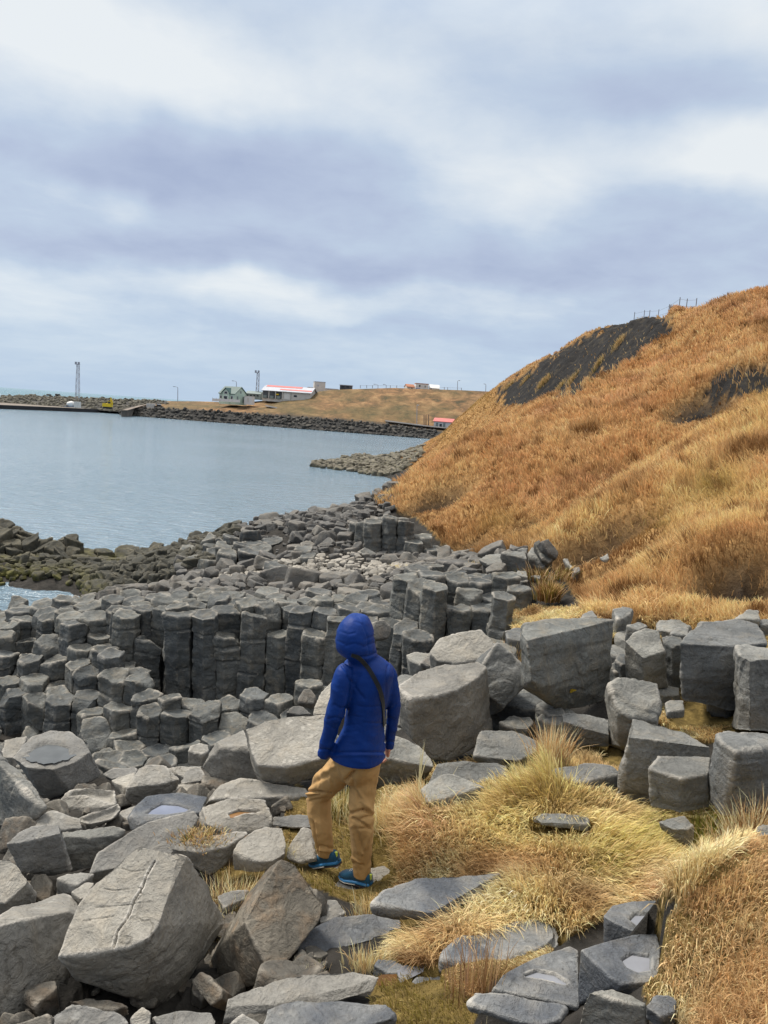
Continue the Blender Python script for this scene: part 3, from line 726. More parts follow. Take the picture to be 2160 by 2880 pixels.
b('shadow_column', 'dark column foot in the gap below the great block', 'I', 7.4, (0, -.15, 1), [(150, 1110, 150, 1300), (300, 1060), (400, 1050), (560, 1150), (560, 1190, 560, 1300), (380, 1110, 380, 1300)], mat='column', bands=2, chips=3)
b('small_stone', 'small flat stone in the dry grass below the banded column', 'I', 6.4, (0, -.2, 1), [(1098, 1105, 1098, 1150), (1120, 1095), (1202, 1095), (1205, 1150), (1110, 1162)], mat='grey', h=.15, chips=2)
for k, (z, d, pl) in enumerate([
    ('I', 8.6, [(640, 652), (660, 625), (705, 608), (735, 650)]), ('I', 8.8, [(815, 602), (870, 592), (930, 600), (900, 645), (840, 660)]),
    ('I', 8.2, [(1475, 655), (1550, 602), (1610, 610), (1612, 660)]), ('I', 8.2, [(1600, 665), (1640, 650), (1720, 655), (1720, 690), (1620, 690)]),
    ('I', 8.0, [(890, 690), (960, 672), (1010, 690), (960, 715)])]):
    b('terrace_stone', ['pale stone tip showing behind the top of the great block', 'flat slab lying at the edge of the hill turf', 'grey stone above the banded column at the hill foot',
      'flat grey stone at the right edge, at the hill foot', 'flat slab behind the bent stump'][k], z, d, (0, -.1, 1), pl, h=.25, chips=2, mat='grey')
b('pale_stone', 'pale stone face showing left of the blue jacket', 'H', 7.1, (-.3, -.6, .74), [(1020, 262), (1045, 170), (1072, 110), (1142, 28), (1260, 40), (1260, 270)], h=.4, chips=2, mat='boulder')
b('pale_stone', 'rounded pale stone left of the jacket at the cliff foot', 'H', 9.6, (0, -.7, .7), [(915, 182, 930, 215), (922, 140), (950, 90), (1002, 80), (1042, 140), (1025, 190, 1020, 225)], h=.35, chips=5, amt=.09, mat='stone', rough=.6, soft=4)
b('pale_stone', 'low curled stone below the rounded pale one', 'H', 8.8, (0, -.3, .95), [(835, 242), (880, 205), (942, 195), (1012, 252), (920, 260)], h=.25, chips=3, mat='stone')
b('round_column_end', 'round pale column end showing right of the hood', 'J', 11.3, (.1, -.93, .35), [(640, 690), (662, 672), (700, 668), (735, 700), (738, 735), (720, 765), (660, 772), (640, 740)], h=.6, chips=4, amt=.05, mat='stone', rough=.5, soft=3)
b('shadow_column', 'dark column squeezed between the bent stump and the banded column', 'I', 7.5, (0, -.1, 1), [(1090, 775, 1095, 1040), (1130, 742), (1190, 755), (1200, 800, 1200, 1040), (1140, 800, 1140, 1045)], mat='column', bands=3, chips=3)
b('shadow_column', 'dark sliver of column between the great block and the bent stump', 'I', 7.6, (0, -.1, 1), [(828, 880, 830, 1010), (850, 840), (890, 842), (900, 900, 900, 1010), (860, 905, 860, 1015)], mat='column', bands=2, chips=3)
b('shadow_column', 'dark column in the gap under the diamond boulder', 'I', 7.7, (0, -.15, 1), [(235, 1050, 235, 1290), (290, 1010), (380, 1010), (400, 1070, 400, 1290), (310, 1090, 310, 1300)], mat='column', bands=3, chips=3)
b('low_block', 'grey block in the shade right under the great block', 'I', 7.0, (0, -.2, 1), [(400, 1120, 400, 1300), (450, 1090), (540, 1130), (560, 1180, 555, 1300), (470, 1180, 470, 1310)], mat='grey', bands=2, chips=3)
b('small_stone', 'small pale stone at the left foot of the cracked far boulder', 'J', 9.2, (0, -.4, .9), [(885, 890, 890, 915), (920, 862), (970, 866), (976, 902, 970, 915), (930, 912)], mat='stone', h=.2, chips=3)
b('low_block', 'low grey stone in the grass behind the bent stump', 'I', 8.0, (0, -.2, 1), [(1120, 735, 1120, 770), (1160, 700), (1230, 705), (1225, 745, 1220, 775)], mat='grey', h=.2, chips=3)
_rg = np.random.default_rng(91)
for (x, y, d_, s_) in [(1105, 1500, 7.6, 44), (1350, 1440, 7.7, 40), (1328, 1402, 8.2, 38), (1345, 1525, 7.2, 34), (1442, 1420, 7.8, 40), (1466, 1382, 8.2, 38), (1440, 1490, 7.2, 34), (1210, 1548, 6.9, 46), (1292, 1560, 6.8, 38), (1562, 1505, 7.0, 40), (1578, 1440, 7.4, 40),
                       (1082, 1402, 8.8, 44), (1122, 1370, 9.2, 40), (1362, 1368, 8.6, 40), (1452, 1350, 8.8, 42), (1532, 1368, 8.6, 42), (1642, 1372, 8.4, 46), (1000, 1485, 8.6, 44), (1062, 1492, 8.0, 44), (1120, 1560, 7.0, 40), (905, 1420, 9.4, 34), (880, 1470, 8.6, 40)]:
    nn = _rg.integers(5, 7); a0 = _rg.uniform(0, 6); pl = []
    for k in range(nn):
        a = a0 + 2 * math.pi * k / nn; xx = x + s_ * _rg.uniform(.8, 1.15) * math.cos(a); yy = y + s_ * .42 * _rg.uniform(.8, 1.15) * math.sin(a); pl.append((xx, yy, xx + 3, yy + s_ * _rg.uniform(.9, 1.3)))
    b('wedged_block', 'grey angular block filling a gap in the stacked boulders and column stumps at the right', 'D', d_, (_rg.normal() * .12, -.15 + _rg.normal() * .1, 1), pl, mat=['grey', 'column', 'grey'][_rg.integers(0, 3)], bands=int(_rg.integers(0, 3)), chips=4, group='blocks filling the gaps of the right hand pile')
# ---- stones at the top of the short cliff, under the hill
for k, (d, pl) in enumerate([
    (15.3, [(85, 332, 100, 360), (130, 308), (222, 300), (212, 350), (140, 362)]), (14.9, [(208, 300, 222, 400), (235, 288), (335, 290), (350, 332, 350, 410), (285, 312, 285, 410)]),
    (15.0, [(352, 300, 360, 390), (375, 270), (420, 268), (455, 330), (450, 350, 450, 390)]), (14.0, [(282, 412, 290, 470), (300, 393), (346, 393), (356, 430, 358, 475), (320, 425, 320, 475)]),
    (14.1, [(368, 425, 370, 490), (390, 418), (432, 420), (436, 440, 436, 490)]), (13.4, [(258, 500, 246, 590), (290, 486), (378, 490), (375, 512, 345, 600), (300, 512, 290, 600)]),
    (14.2, [(440, 425, 440, 480), (470, 415), (510, 440), (500, 470, 500, 500)]), (13.6, [(405, 500, 410, 530), (450, 480), (510, 480), (500, 520), (450, 540)]),
    (15.6, [(300, 280), (330, 268), (358, 268), (350, 300)]), (14.3, [(545, 330, 560, 400), (572, 328), (598, 382, 590, 405)]), (14.0, [(600, 380), (640, 373), (640, 395), (612, 408)]),
    (13.0, [(745, 322, 748, 340), (790, 300), (800, 325), (770, 338)]), (14.4, [(120, 440, 125, 480), (150, 425), (220, 425), (222, 445, 220, 490), (170, 445, 170, 490)]),
    (13.2, [(350, 585, 345, 625), (380, 572), (405, 590), (380, 625)]), (13.0, [(265, 620, 265, 650), (320, 612), (360, 628), (340, 652)])]):
    b('hill_stone', ['flat dark stone at the left end of the jumble under the hill', 'pale faced block topping the jumble under the hill', 'leaning block left of the dark overhang', 'upright pale slab in the middle of the jumble',
      'square stone right of the upright pale slab', 'dark cube at the right end of the short cliff', 'small wedge below the dark overhang', 'green grey slab below the overhang tuft', 'stone tip behind the jumble at the turf edge',
      'narrow upright stone right of the dark overhang', 'small pale stone right of the dark overhang', 'pale stone alone in a hollow of the hill grass', 'low banded stone at the back of the short cliff', 'small tilted stone below the dark cube',
      'small flat stone in the weeds below the dark cube'][k], 'I', d, (0, -.25, .97), pl, h=.35, chips=3, mat='grey', vox=.8)
b('overhang_block', 'pale crystal shaped block inside the dark overhang of the hill', 'I', 14.5, (.3, -.8, .5), [(432, 232), (470, 222), (500, 262), (524, 295), (515, 330), (480, 312), (455, 280)], h=.3, chips=2, mat='stone', vox=.8)
b('overhang_block', 'dark leaning slab at the left of the dark overhang', 'I', 14.6, (-.2, -.8, .55), [(385, 240), (420, 222), (455, 290), (492, 335), (470, 352), (430, 330)], h=.4, chips=2, mat='column', vox=.8)
# beach of the far side of the platform
b('fallen_block', 'dark block fallen on the shingle before the small back cliff', 'J', 21.5, (.2, -.5, .85), [(545, 330), (600, 290), (640, 310), (668, 325, 660, 345), (600, 345, 605, 372)], h=.4, chips=3, mat='grey', vox=.7)
# ------------------------------------------------------------------ ground and hill: one sheet through surveyed points (D pixels + distance)
CTRL = [
 # near shelf
 (100, 2330, 2.7), (400, 2310, 2.75), (800, 2300, 2.75), (1100, 2300, 2.7), (1250, 2250, 2.65), (60, 2240, 2.95), (330, 2170, 3.2), (560, 2080, 3.75), (700, 2120, 3.45),
 (620, 1940, 4.25), (770, 1915, 4.63), (690, 1870, 4.85), (820, 1900, 4.7), (850, 2010, 4.05), (1000, 1900, 4.35), (900, 2110, 3.42), (800, 2150, 3.25), (1050, 2130, 3.1),
 (480, 1880, 4.6), (600, 1790, 5.2), (450, 1760, 5.6), (250, 1830, 5.0), (100, 1870, 4.6), (60, 1960, 4.15), (250, 1720, 6.2), (60, 1740, 5.9), (150, 1680, 6.8), (350, 1660, 7.2),
 (640, 1700, 6.3), (560, 1700, 6.3), (900, 1700, 5.9), (830, 1740, 5.6), (960, 1660, 6.5), (1080, 1640, 6.6), (1000, 1780, 5.1), (1150, 1800, 4.95), (1200, 1720, 5.5), (1300, 1690, 5.75),
 (1330, 1860, 4.5), (1200, 1930, 4.2), (1080, 1960, 4.05), (1250, 2050, 3.6), (1400, 1950, 4.0), (1450, 1800, 4.95), (1560, 1800, 4.8), (1500, 1870, 4.35),
 (1340, 2080, 3.35), (1290, 2150, 3.0),
 # right bank
 (1420, 2010, 3.02), (1480, 1940, 3.2), (1560, 1870, 3.4), (1659, 1820, 3.6), (1760, 1790, 3.6), (1500, 2080, 2.7), (1620, 2000, 2.8), (1600, 2150, 2.4), (1720, 2250, 2.1), (1740, 2050, 2.6), (1480, 2190, 2.5),
 # right terrace of columns
 (1250, 1600, 6.7), (1450, 1570, 6.6), (1560, 1560, 6.6), (1659, 1590, 6.2), (1500, 1500, 7.2), (1400, 1390, 8.2), (1300, 1345, 9.0), (1659, 1400, 7.8), (1530, 1400, 8.0),
 (1000, 1575, 7.6), (1120, 1550, 7.8), (1060, 1440, 9.6), (900, 1580, 8.2), (760, 1650, 8.0),
 # foot of the cliff
 (300, 1660, 10.6), (80, 1610, 12.0), (450, 1700, 9.2), (600, 1705, 9.2), (640, 1665, 9.9), (760, 1610, 10.3), (880, 1545, 10.6), (980, 1470, 11.0), (-100, 1640, 12.0), (-200, 1800, 7.0),
 # short cliff and jumble under the hill
 (1090, 1350, 12.2), (1180, 1310, 12.6), (1180, 1225, 14.6), (1080, 1205, 15.8), (1120, 1260, 13.8), (1240, 1290, 12.6),
 # platform
 (900, 1232, 17.0), (800, 1248, 17.5), (700, 1260, 17.4), (600, 1250, 19), (480, 1258, 19), (350, 1290, 17), (200, 1305, 16.4), (800, 1190, 21.5), (850, 1208, 20.5), (700, 1150, 25), (600, 1150, 26.5), (720, 1112, 31), (620, 1122, 30), (780, 1115, 28),
 (500, 1150, 29.5), (420, 1250, 22.5), (520, 1240, 22), (450, 1200, 25), (560, 1180, 26),
 # spit on the left
 (60, 1200, 30), (160, 1215, 29.5), (300, 1215, 28), (-120, 1190, 31), (-300, 1190, 31),
 # hill foot
 (1659, 1350, 8.6), (1500, 1340, 9.0), (1350, 1322, 10), (1255, 1300, 11.6), (1215, 1240, 14.2), (1140, 1185, 17), (1040, 1195, 19), (965, 1190, 22.5), (905, 1128, 25.5), (850, 1100, 28), (812, 1095, 30),
 # front spur
 (1400, 1200, 12.3), (1600, 1200, 10.6), (1300, 1130, 16.0), (1290, 1062, 19), (1420, 980, 19.5), (1540, 915, 20.2), (1659, 855, 20.6), (1780, 800, 21), (1500, 1080, 14.8), (1659, 1030, 13.8), (1800, 1100, 11.5), (1800, 950, 15),
 # gully behind it
 (1300, 1075, 23), (1440, 1000, 23.5), (1560, 935, 24), (1680, 880, 24.2), (1800, 830, 24.5),
 # middle face
 (1180, 1120, 22), (1000, 1130, 25), (1200, 1030, 25.2), (1090, 1010, 27.5), (1350, 960, 26), (1520, 850, 27), (1660, 790, 27.5), (950, 1050, 28.8), (1800, 740, 28),
 (880, 1030, 31.5), (960, 960, 33), (1110, 890, 35), (1250, 810, 37), (1440, 735, 40), (1455, 692, 42.5), (1400, 800, 35), (1550, 700, 37), (1659, 700, 33), (1800, 660, 32),
 (1530, 651, 41), (1600, 637, 38.5), (1659, 635, 37.5), (1800, 622, 36.5),
 # gully behind the middle spur
 (895, 1046, 46), (975, 985, 47), (1125, 915, 50), (1260, 836, 49), (1445, 762, 47.5), (868, 1060, 60),
 # far spur with the bare scree
 (900, 1000, 93), (868, 1040, 78), (960, 930, 91), (1050, 850, 88), (1100, 818, 82), (1230, 742, 68), (1340, 690, 57), (1410, 668, 50), (1455, 655, 46), (1100, 872, 70), (1290, 775, 56), (1010, 932, 80), (1200, 830, 62), (1380, 735, 50),
]
WORLD = [(30, 62, 14.0), (40, 45, 14.5), (26, 95, 13.5), (45, 100, 13), (20, 130, 12), (35, 30, 14.0), (26, 46, 14.8), (22, 58, 14.6),
 (-8, 45, -1.5), (-3, 60, -1.5), (-14, 40, -1.5), (-22, 25, -1.2), (-1.5, 45, -.6), (-.5, 75, -.6), (-3, 95, .25), (-9, 100, -.3), (1, 104, .8), (-16, 100, -1.2), (-6, 120, -.5), (4, 130, 1.5), (-20, 130, -1.5), (-40, 130, -1.5), (-30, 60, -1.5), (-50, 90, -1.5),
 (-6.5, 36, .2), (-4.0, 38, .9), (-1.5, 40, .4), (-8.3, 33, -.3), (-10.5, 33.5, -.6), (-14, 34, -.7), (-18, 35, -.8),
 (-11.5, 25, -.5), (-13.5, 22, -.6), (-9.3, 24, -.2), (-8.3, 21.5, .2), (-9.5, 19.5, .0), (-12, 19, -.4), (-16, 18, -.6), (-10.5, 16.4, .5), (-12, 14, .2), (-14, 10, .5), (-11, 31, -.5),
 (-2.5, 2.2, 4.4), (2.5, 1.6, 5.5), (0, 1.4, 5.0), (-6, 4, 3.4), (-8, 6, 2.8), (6, 3, 5.4), (8, 6, 6.2), (-1.2, 1.4, 4.8), (-5, 2, 4)]
_pts = [P('D', *c) for c in CTRL] + [np.array(w, float) for w in WORLD]
_pts = np.array(_pts)
_cu = np.stack([_pts[:, 0] / _pts[:, 1] * 1.4, np.log(_pts[:, 1])], 1)

def _phi(r2): return .5 * r2 * np.log(r2 + 1e-9)
def _tps(c, z, lam):
    n = len(c)
    r2 = ((c[:, None] - c[None]) ** 2).sum(-1)
    A = np.zeros((n + 3, n + 3)); A[:n, :n] = _phi(r2) + lam * np.eye(n)
    A[:n, n] = 1; A[:n, n + 1:] = c; A[n, :n] = 1; A[n + 1:, :n] = c.T
    return np.linalg.solve(A, np.concatenate([z, np.zeros(3)]))
# fit height relative to the sight-line scale so that near ground stays as exact as the far hill
_w = _tps(_cu, (_pts[:, 2] - 7) / _pts[:, 1], 2e-4)
def ground_raw(x, y):
    x = np.asarray(x, float); y = np.maximum(np.asarray(y, float), .6)
    q = np.stack([x / y * 1.4, np.log(y)], -1).reshape(-1, 2)
    out = np.zeros(len(q))
    for i in range(0, len(q), 20000):
        s = q[i:i + 20000]
        r2 = ((s[:, None] - _cu[None]) ** 2).sum(-1)
        out[i:i + 20000] = _phi(r2) @ _w[:-3] + _w[-3] + s @ _w[-2:]
    return (out.reshape(x.shape)) * y + 7

# grassy mounds and hollows: D px, distance, radius, height
MOUNDS = [(1170, 1720, 5.35, .5, .13), (1250, 1740, 5.2, .4, .06), (920, 1800, 4.95, .3, .14), (1060, 1850, 4.6, .5, .05), (1330, 1850, 4.5, .45, .06), (1200, 1960, 4.0, .35, .06), (960, 2060, 3.75, .22, .06),
          (1420, 2020, 3.05, .4, .10), (1560, 1930, 3.1, .45, .08)]
HOLLOWS = [(1300, 1105, 15.6, 1.0, 1.1), (1425, 1318, 9.0, .5, .6), (1620, 1225, 10.2, .7, .55), (938, 1062, 28.5, 1.2, 1.0), (1160, 1092, 22.6, .8, .5), (1195, 1188, 15.0, .6, .75), (1520, 800, 27.3, 1.1, .7), (1010, 1150, 23.5, .6, .4),
           (1330, 1165, 13.3, .5, .4)]
NU, NW = 420, 470
_u = np.linspace(-.72, .86, NU); _lw = np.linspace(math.log(1.15), math.log(132), NW)
GU, GW = np.meshgrid(_u, _lw); GY = np.exp(GW); GX = GU * GY
GZ = ground_raw(GX, GY)
for px, py, d, r, h in MOUNDS:
    c = P('D', px, py, d); GZ += h * np.exp(-(((GX - c[0]) ** 2 + (GY - c[1]) ** 2) / r ** 2))
for px, py, d, r, h in HOLLOWS:
    c = P('D', px, py, d); GZ -= h * np.exp(-(((GX - c[0]) / r) ** 2 + ((GY - c[1]) / (r * .8)) ** 2) ** 1.5)
_q = np.stack([GX, GY, np.zeros_like(GX)], -1).reshape(-1, 3)
_sc = np.clip(GY / 18, .12, 1.0)
GZ += (perlin(_q * .55, 2) * .17).reshape(GX.shape) * _sc + (fbm(_q * 1.7, 3, 5) * .10).reshape(GX.shape) * _sc + (fbm(_q * 6, 2, 9) * .03).reshape(GX.shape) * np.clip(_sc * 3, .4, 1)
# deep foot of the stepped cliff, and hollows between the heaped boulders
_pw = 799 + 1662 * GX / GY
_f1 = interp(_pw, [(-100, 15.1), (0, 14.9), (130, 14.2), (300, 13.6), (500, 13.25), (700, 13.0), (905, 12.8)])
_m = (_pw < 905) & (GY > 9.7) & (GY < _f1 + .8); GZ = np.where(_m, np.minimum(GZ, .95 + np.clip(10.7 - GY, 0, 1) * 1.0), GZ)
_m = (_pw >= 905) & (_pw < 1100) & (GY > 11.3) & (GY < 13.2); GZ = np.where(_m, np.minimum(GZ, 2.5), GZ)
_c = P('D', 290, 2140, 3.3); GZ -= .38 * np.exp(-(((GX - _c[0]) / .42) ** 2 + ((GY - _c[1]) / .22) ** 2))
_m = (_pw < 610) & (GY < 7.6); GZ = np.where(_m, GZ - .14, GZ)
GZ -= np.clip((GY - 9) / 25, 0, 1) * .40 * (GX > -.5) * np.clip((78 - GY) / 20, .1, 1) + np.clip((GY - 38) / 8, 0, 1) * .12 * (GX > 4)
# scree and bare-earth patches, as outlines of the photograph laid on the hill at their distance range
SCREE = [[F('L', *p) for p in [(180, 610), (290, 540), (400, 455), (540, 362), (700, 298), (800, 245), (920, 185), (1040, 178), (1150, 205), (1120, 300), (1060, 380), (920, 450), (800, 520), (640, 610), (480, 660), (330, 705), (210, 690)]]]
BARE2 = [F('L', *p) for p in [(1280, 560), (1390, 500), (1500, 480), (1700, 440), (1700, 620), (1560, 660), (1450, 640), (1330, 620)]]
gpx, gpy, _ = proj(np.stack([GX, GY, GZ], -1).reshape(-1, 3)); gpx = gpx.reshape(GX.shape); gpy = gpy.reshape(GX.shape)
_rg = (fbm(_q * 1.1, 4, 71) * 26).reshape(GX.shape); _rg2 = (fbm(_q * 1.1, 4, 73) * 20).reshape(GX.shape)
scree = (inpoly(gpx + _rg, gpy + _rg2, SCREE[0]) & (GY > 33)).astype(float)
bare = (inpoly(gpx + _rg * 2.2, gpy + _rg2 * 1.6, BARE2) & (GY > 21.5) & (GY < 36)).astype(float)
for px, py, d, r, h in HOLLOWS:
    c = P('D', px, py, d); bare = np.maximum(bare, np.exp(-(((GX - c[0]) / (r * 1.05)) ** 2 + ((GY - c[1]) / (r * 1.0)) ** 2) ** 2))
GZ -= scree * (.16 + (np.abs(fbm(_q * .8, 4, 75)) * .42).reshape(GX.shape)) + bare * (.1 + (np.abs(fbm(_q * 1.6, 3, 76)) * .35).reshape(GX.shape))
# let every traced boulder sit in the ground
for bd in BOULDERS:
    f = np.array(bd['foot']); c = f.mean(0)
    f2 = c + (f - c) * 1.04
    m_ = inpoly(GX, GY, [tuple(p) for p in f2])
    GZ[m_] = np.minimum(GZ[m_], bd['zmin'] + .18 * (bd['zmean'] - bd['zmin']))
def ground(x, y):
    """bilinear lookup in the finished sheet"""
    x = np.asarray(x, float); y = np.asarray(y, float)
    fu = np.clip((x / y - _u[0]) / (_u[1] - _u[0]), 0, NU - 1.001); fw = np.clip((np.log(np.maximum(y, .5)) - _lw[0]) / (_lw[1] - _lw[0]), 0, NW - 1.001)
    i = fu.astype(int); j = fw.astype(int); a = fu - i; b_ = fw - j
    return GZ[j, i] * (1 - a) * (1 - b_) + GZ[j, i + 1] * a * (1 - b_) + GZ[j + 1, i] * (1 - a) * b_ + GZ[j + 1, i + 1] * a * b_
def gridval(G, x, y):
    fu = np.clip((x / y - _u[0]) / (_u[1] - _u[0]), 0, NU - 1.001).astype(int); fw = np.clip((np.log(y) - _lw[0]) / (_lw[1] - _lw[0]), 0, NW - 1.001).astype(int)
    return G[fw, fu]

# grass cover
px_, py_ = gpx / 1.30199, gpy / 1.30199
HILLP = [(812, 1088), (840, 1092), (905, 1122), (945, 1165), (985, 1196), (1045, 1202), (1140, 1190), (1205, 1235), (1250, 1300), (1260, 1335), (1360, 1335), (1480, 1352), (1659, 1362), (1900, 1370), (1900, 500), (700, 500)]
hillm = (inpoly(px_, py_, HILLP) & (GY > 8)) | ((GX > 5) & (GY > 9)) | ((GY > 32) & (GX > 1.2))
beach = (GY > 70) & (GZ < 1.0)
hillm &= ~beach & (GZ > 1.2)
MEADOW = [(640, 1690), (700, 1730), (800, 1690), (870, 1690), (940, 1650), (1060, 1640), (1130, 1640), (1200, 1610), (1340, 1600), (1360, 1700), (1470, 1740), (1659, 1760), (1900, 1780), (1900, 2400), (1480, 2400), (1460, 2240), (1390, 2150), (1390, 2040),
          (1470, 1950), (1400, 1940), (1200, 2040), (1180, 2110), (1060, 2120), (1010, 2240), (960, 2300), (820, 2300), (800, 2160), (820, 2070), (860, 1990), (780, 1960), (640, 1900), (560, 1990), (470, 1900), (440, 1850), (600, 1850), (610, 1770)]
meadm = inpoly(px_, py_, MEADOW) & (GY < 7)
TERR = [[(1420, 1470), (1490, 1470), (1590, 1540), (1580, 1610), (1500, 1600), (1400, 1560)], [(1180, 1570), (1340, 1590), (1340, 1690), (1190, 1680)], [(1060, 1320), (1180, 1310), (1260, 1320), (1380, 1340), (1420, 1400), (1330, 1390), (1120, 1390), (1060, 1380)],
        [(1380, 1330), (1700, 1330), (1700, 1420), (1460, 1420)], [(840, 1228), (900, 1205), (1040, 1198), (1040, 1222), (900, 1240)], [(1540, 1580), (1700, 1560), (1700, 1640), (1560, 1640)], [(380, 1790), (480, 1780), (480, 1830), (380, 1830)]]
terrm = np.zeros(GX.shape, bool)
for pl in TERR: terrm |= inpoly(px_, py_, pl) & (GY > 4.4) & (GY < 19)
V = np.stack([GX, GY, GZ], -1).reshape(-1, 3)
idx = np.arange(NU * NW).reshape(NW, NU)
quads = np.stack([idx[:-1, :-1], idx[:-1, 1:], idx[1:, 1:], idx[1:, :-1]], -1).reshape(-1, 4)
me = fast_mesh('ground', V, quads=quads, smooth=True)
set_float(me, 'grass', (hillm | meadm | terrm).astype(float).ravel()); set_float(me, 'scree', np.maximum(scree, bare).ravel()); set_float(me, 'hill', hillm.astype(float).ravel())
t = NT('ground_soil'); p = t.pos()
soil = t.ramp(t.noise(p, 4, 6, .65), [(.3, (.018, .018, .017)), (.7, (.062, .057, .052))])
turf = t.ramp(t.noise(p, 2.4, 6, .65), [(.28, (.17, .09, .035)), (.5, (.34, .20, .08)), (.72, (.48, .31, .14))])
moss = t.ramp(t.noise(p, 12, 5, .7), [(.3, (.07, .052, .02)), (.55, (.20, .145, .05)), (.75, (.34, .245, .095))])
turf = t.mix(t.attr('hill'), moss, turf)
scr = t.ramp(t.noise(p, 1.5, 8, .7, .5), [(.3, (.010, .010, .011)), (.55, (.027, .026, .026)), (.72, (.09, .073, .047))])
c = t.mix(t.attr('grass'), soil, turf)
c = t.mix(t.attr('scree'), c, scr)
t.l(c, t.b.inputs['Base Color']); t.b.inputs['Roughness'].default_value = .95; t.b.inputs['Specular IOR Level'].default_value = .15
t.l(t.bump(t.noise(p, 9, 8, .7), .7, .12), t.b.inputs['Normal'])
M['ground'] = t.m
go = link('ground', me, M['ground']); tag(go, kind='structure')

# ------------------------------------------------------------------ sea
t = NT('sea_water'); p = t.pos()
sx = t.n('ShaderNodeSeparateXYZ'); t.l(p, sx.inputs[0])
deep = t.ramp(t.noise(p, .03, 4, .6), [(.35, (.17, .25, .32)), (.7, (.22, .30, .375))])
off = t.mapr(sx.outputs[1], 300, 900, 0, 1)
t.l(t.mix(off, deep, (.035, .16, .17)), t.b.inputs['Base Color'])
t.b.inputs['Roughness'].default_value = .12; t.b.inputs['IOR'].default_value = 1.33
mp = t.n('ShaderNodeMapping'); mp.inputs['Scale'].default_value = (.55, 1.15, 1); mp.inputs['Rotation'].default_value = (0, 0, .18); t.l(p, mp.inputs[0])
w1 = t.noise(mp.outputs[0], .55, 3, .5, .3); w2 = t.noise(mp.outputs[0], 1.7, 4, .55, .3); w3 = t.noise(mp.outputs[0], 5.5, 3, .55)
b1_ = t.bump(w1, .35, .9); b2_ = t.bump(w2, .9, .5, b1_); b3_ = t.bump(w3, .7, .13, b2_)
t.l(b3_, t.b.inputs['Normal'])
M['sea'] = t.m
S = 30000
so = link('sea', meshdata([(-S, -200, 0), (S, -200, 0), (S, S, 0), (-S, S, 0)], [(0, 1, 2, 3)]), M['sea']); tag(so, kind='structure')
so.location = (0, 0, 0)

# ------------------------------------------------------------------ sky: overcast day, soft layered cloud over a clear-sky base
SUN_EL, SUN_AZ = R(57), R(-62)          # azimuth from the view direction, negative = left
w = bpy.data.worlds.new('World'); SC.world = w; w.use_nodes = True
nt = w.node_tree; nt.nodes.clear()
class WN(NT):
    def __init__(s): s.t = nt
t = WN()
tc = t.n('ShaderNodeTexCoord'); dirv = tc.outputs['Generated']
sky = t.n('ShaderNodeTexSky'); sky.sky_type = 'NISHITA'; sky.sun_disc = False; sky.sun_elevation = SUN_EL; sky.sun_rotation = SUN_AZ
sx = t.n('ShaderNodeSeparateXYZ'); t.l(dirv, sx.inputs[0])
zc = t.math('ADD', t.math('MAXIMUM', sx.outputs[2], 0.0), .16)
cx = t.math('DIVIDE', sx.outputs[0], zc); cy = t.math('DIVIDE', sx.outputs[1], zc)
cv = t.n('ShaderNodeCombineXYZ'); t.l(cx, cv.inputs[0]); t.l(cy, cv.inputs[1]); cv = cv.outputs[0]
n1 = t.noise(cv, .62, 6, .52, .35); n2 = t.noise(cv, 1.7, 8, .58, .35); n3 = t.noise(dirv, 3.2, 3, .5, .2)
# warped direction for the broad bright and dark cloud masses
nz = t.n('ShaderNodeTexNoise'); nz.inputs['Scale'].default_value = 5.0; nz.inputs['Detail'].default_value = 4; t.l(dirv, nz.inputs['Vector'])
wv = t.n('ShaderNodeVectorMath', operation='MULTIPLY_ADD'); t.l(nz.outputs['Color'], wv.inputs[0]); wv.inputs[1].default_value = (.16, .16, .10); wv.inputs[2].default_value = (-.08, -.08, -.05)
wa = t.n('ShaderNodeVectorMath', operation='ADD'); t.l(dirv, wa.inputs[0]); t.l(wv.outputs[0], wa.inputs[1]); wdir = wa.outputs[0]
MASSES = [ # D px, horizontal and vertical radius (D px), strength
 (90, 90, 380, 170, .75), (450, 160, 330, 110, .25), (760, 170, 260, 150, .35), (1400, 60, 420, 120, .35), (1620, 70, 160, 150, .25), (1580, 345, 210, 85, .75), (1090, 350, 240, 130, .45), (1230, 420, 220, 110, .2), (30, 610, 230, 60, .55), (280, 450, 80, 45, .35), (660, 655, 330, 45, .55), (380, 600, 260, 40, .30), (1050, 650, 220, 40, .22),
 (150, 730, 320, 60, .15), (700, 780, 700, 60, .18), (60, 280, 380, 95, -.30), (620, 385, 360, 120, -.45), (250, 370, 320, 60, -.28), (720, 570, 520, 42, -.42), (1280, 210, 330, 120, -.30), (1250, 560, 420, 70, -.30), (200, 540, 350, 40, -.25), (1620, 200, 180, 80, -.25), (1500, 470, 250, 40, -.15), (1000, 720, 420, 25, -.16)]
acc = None
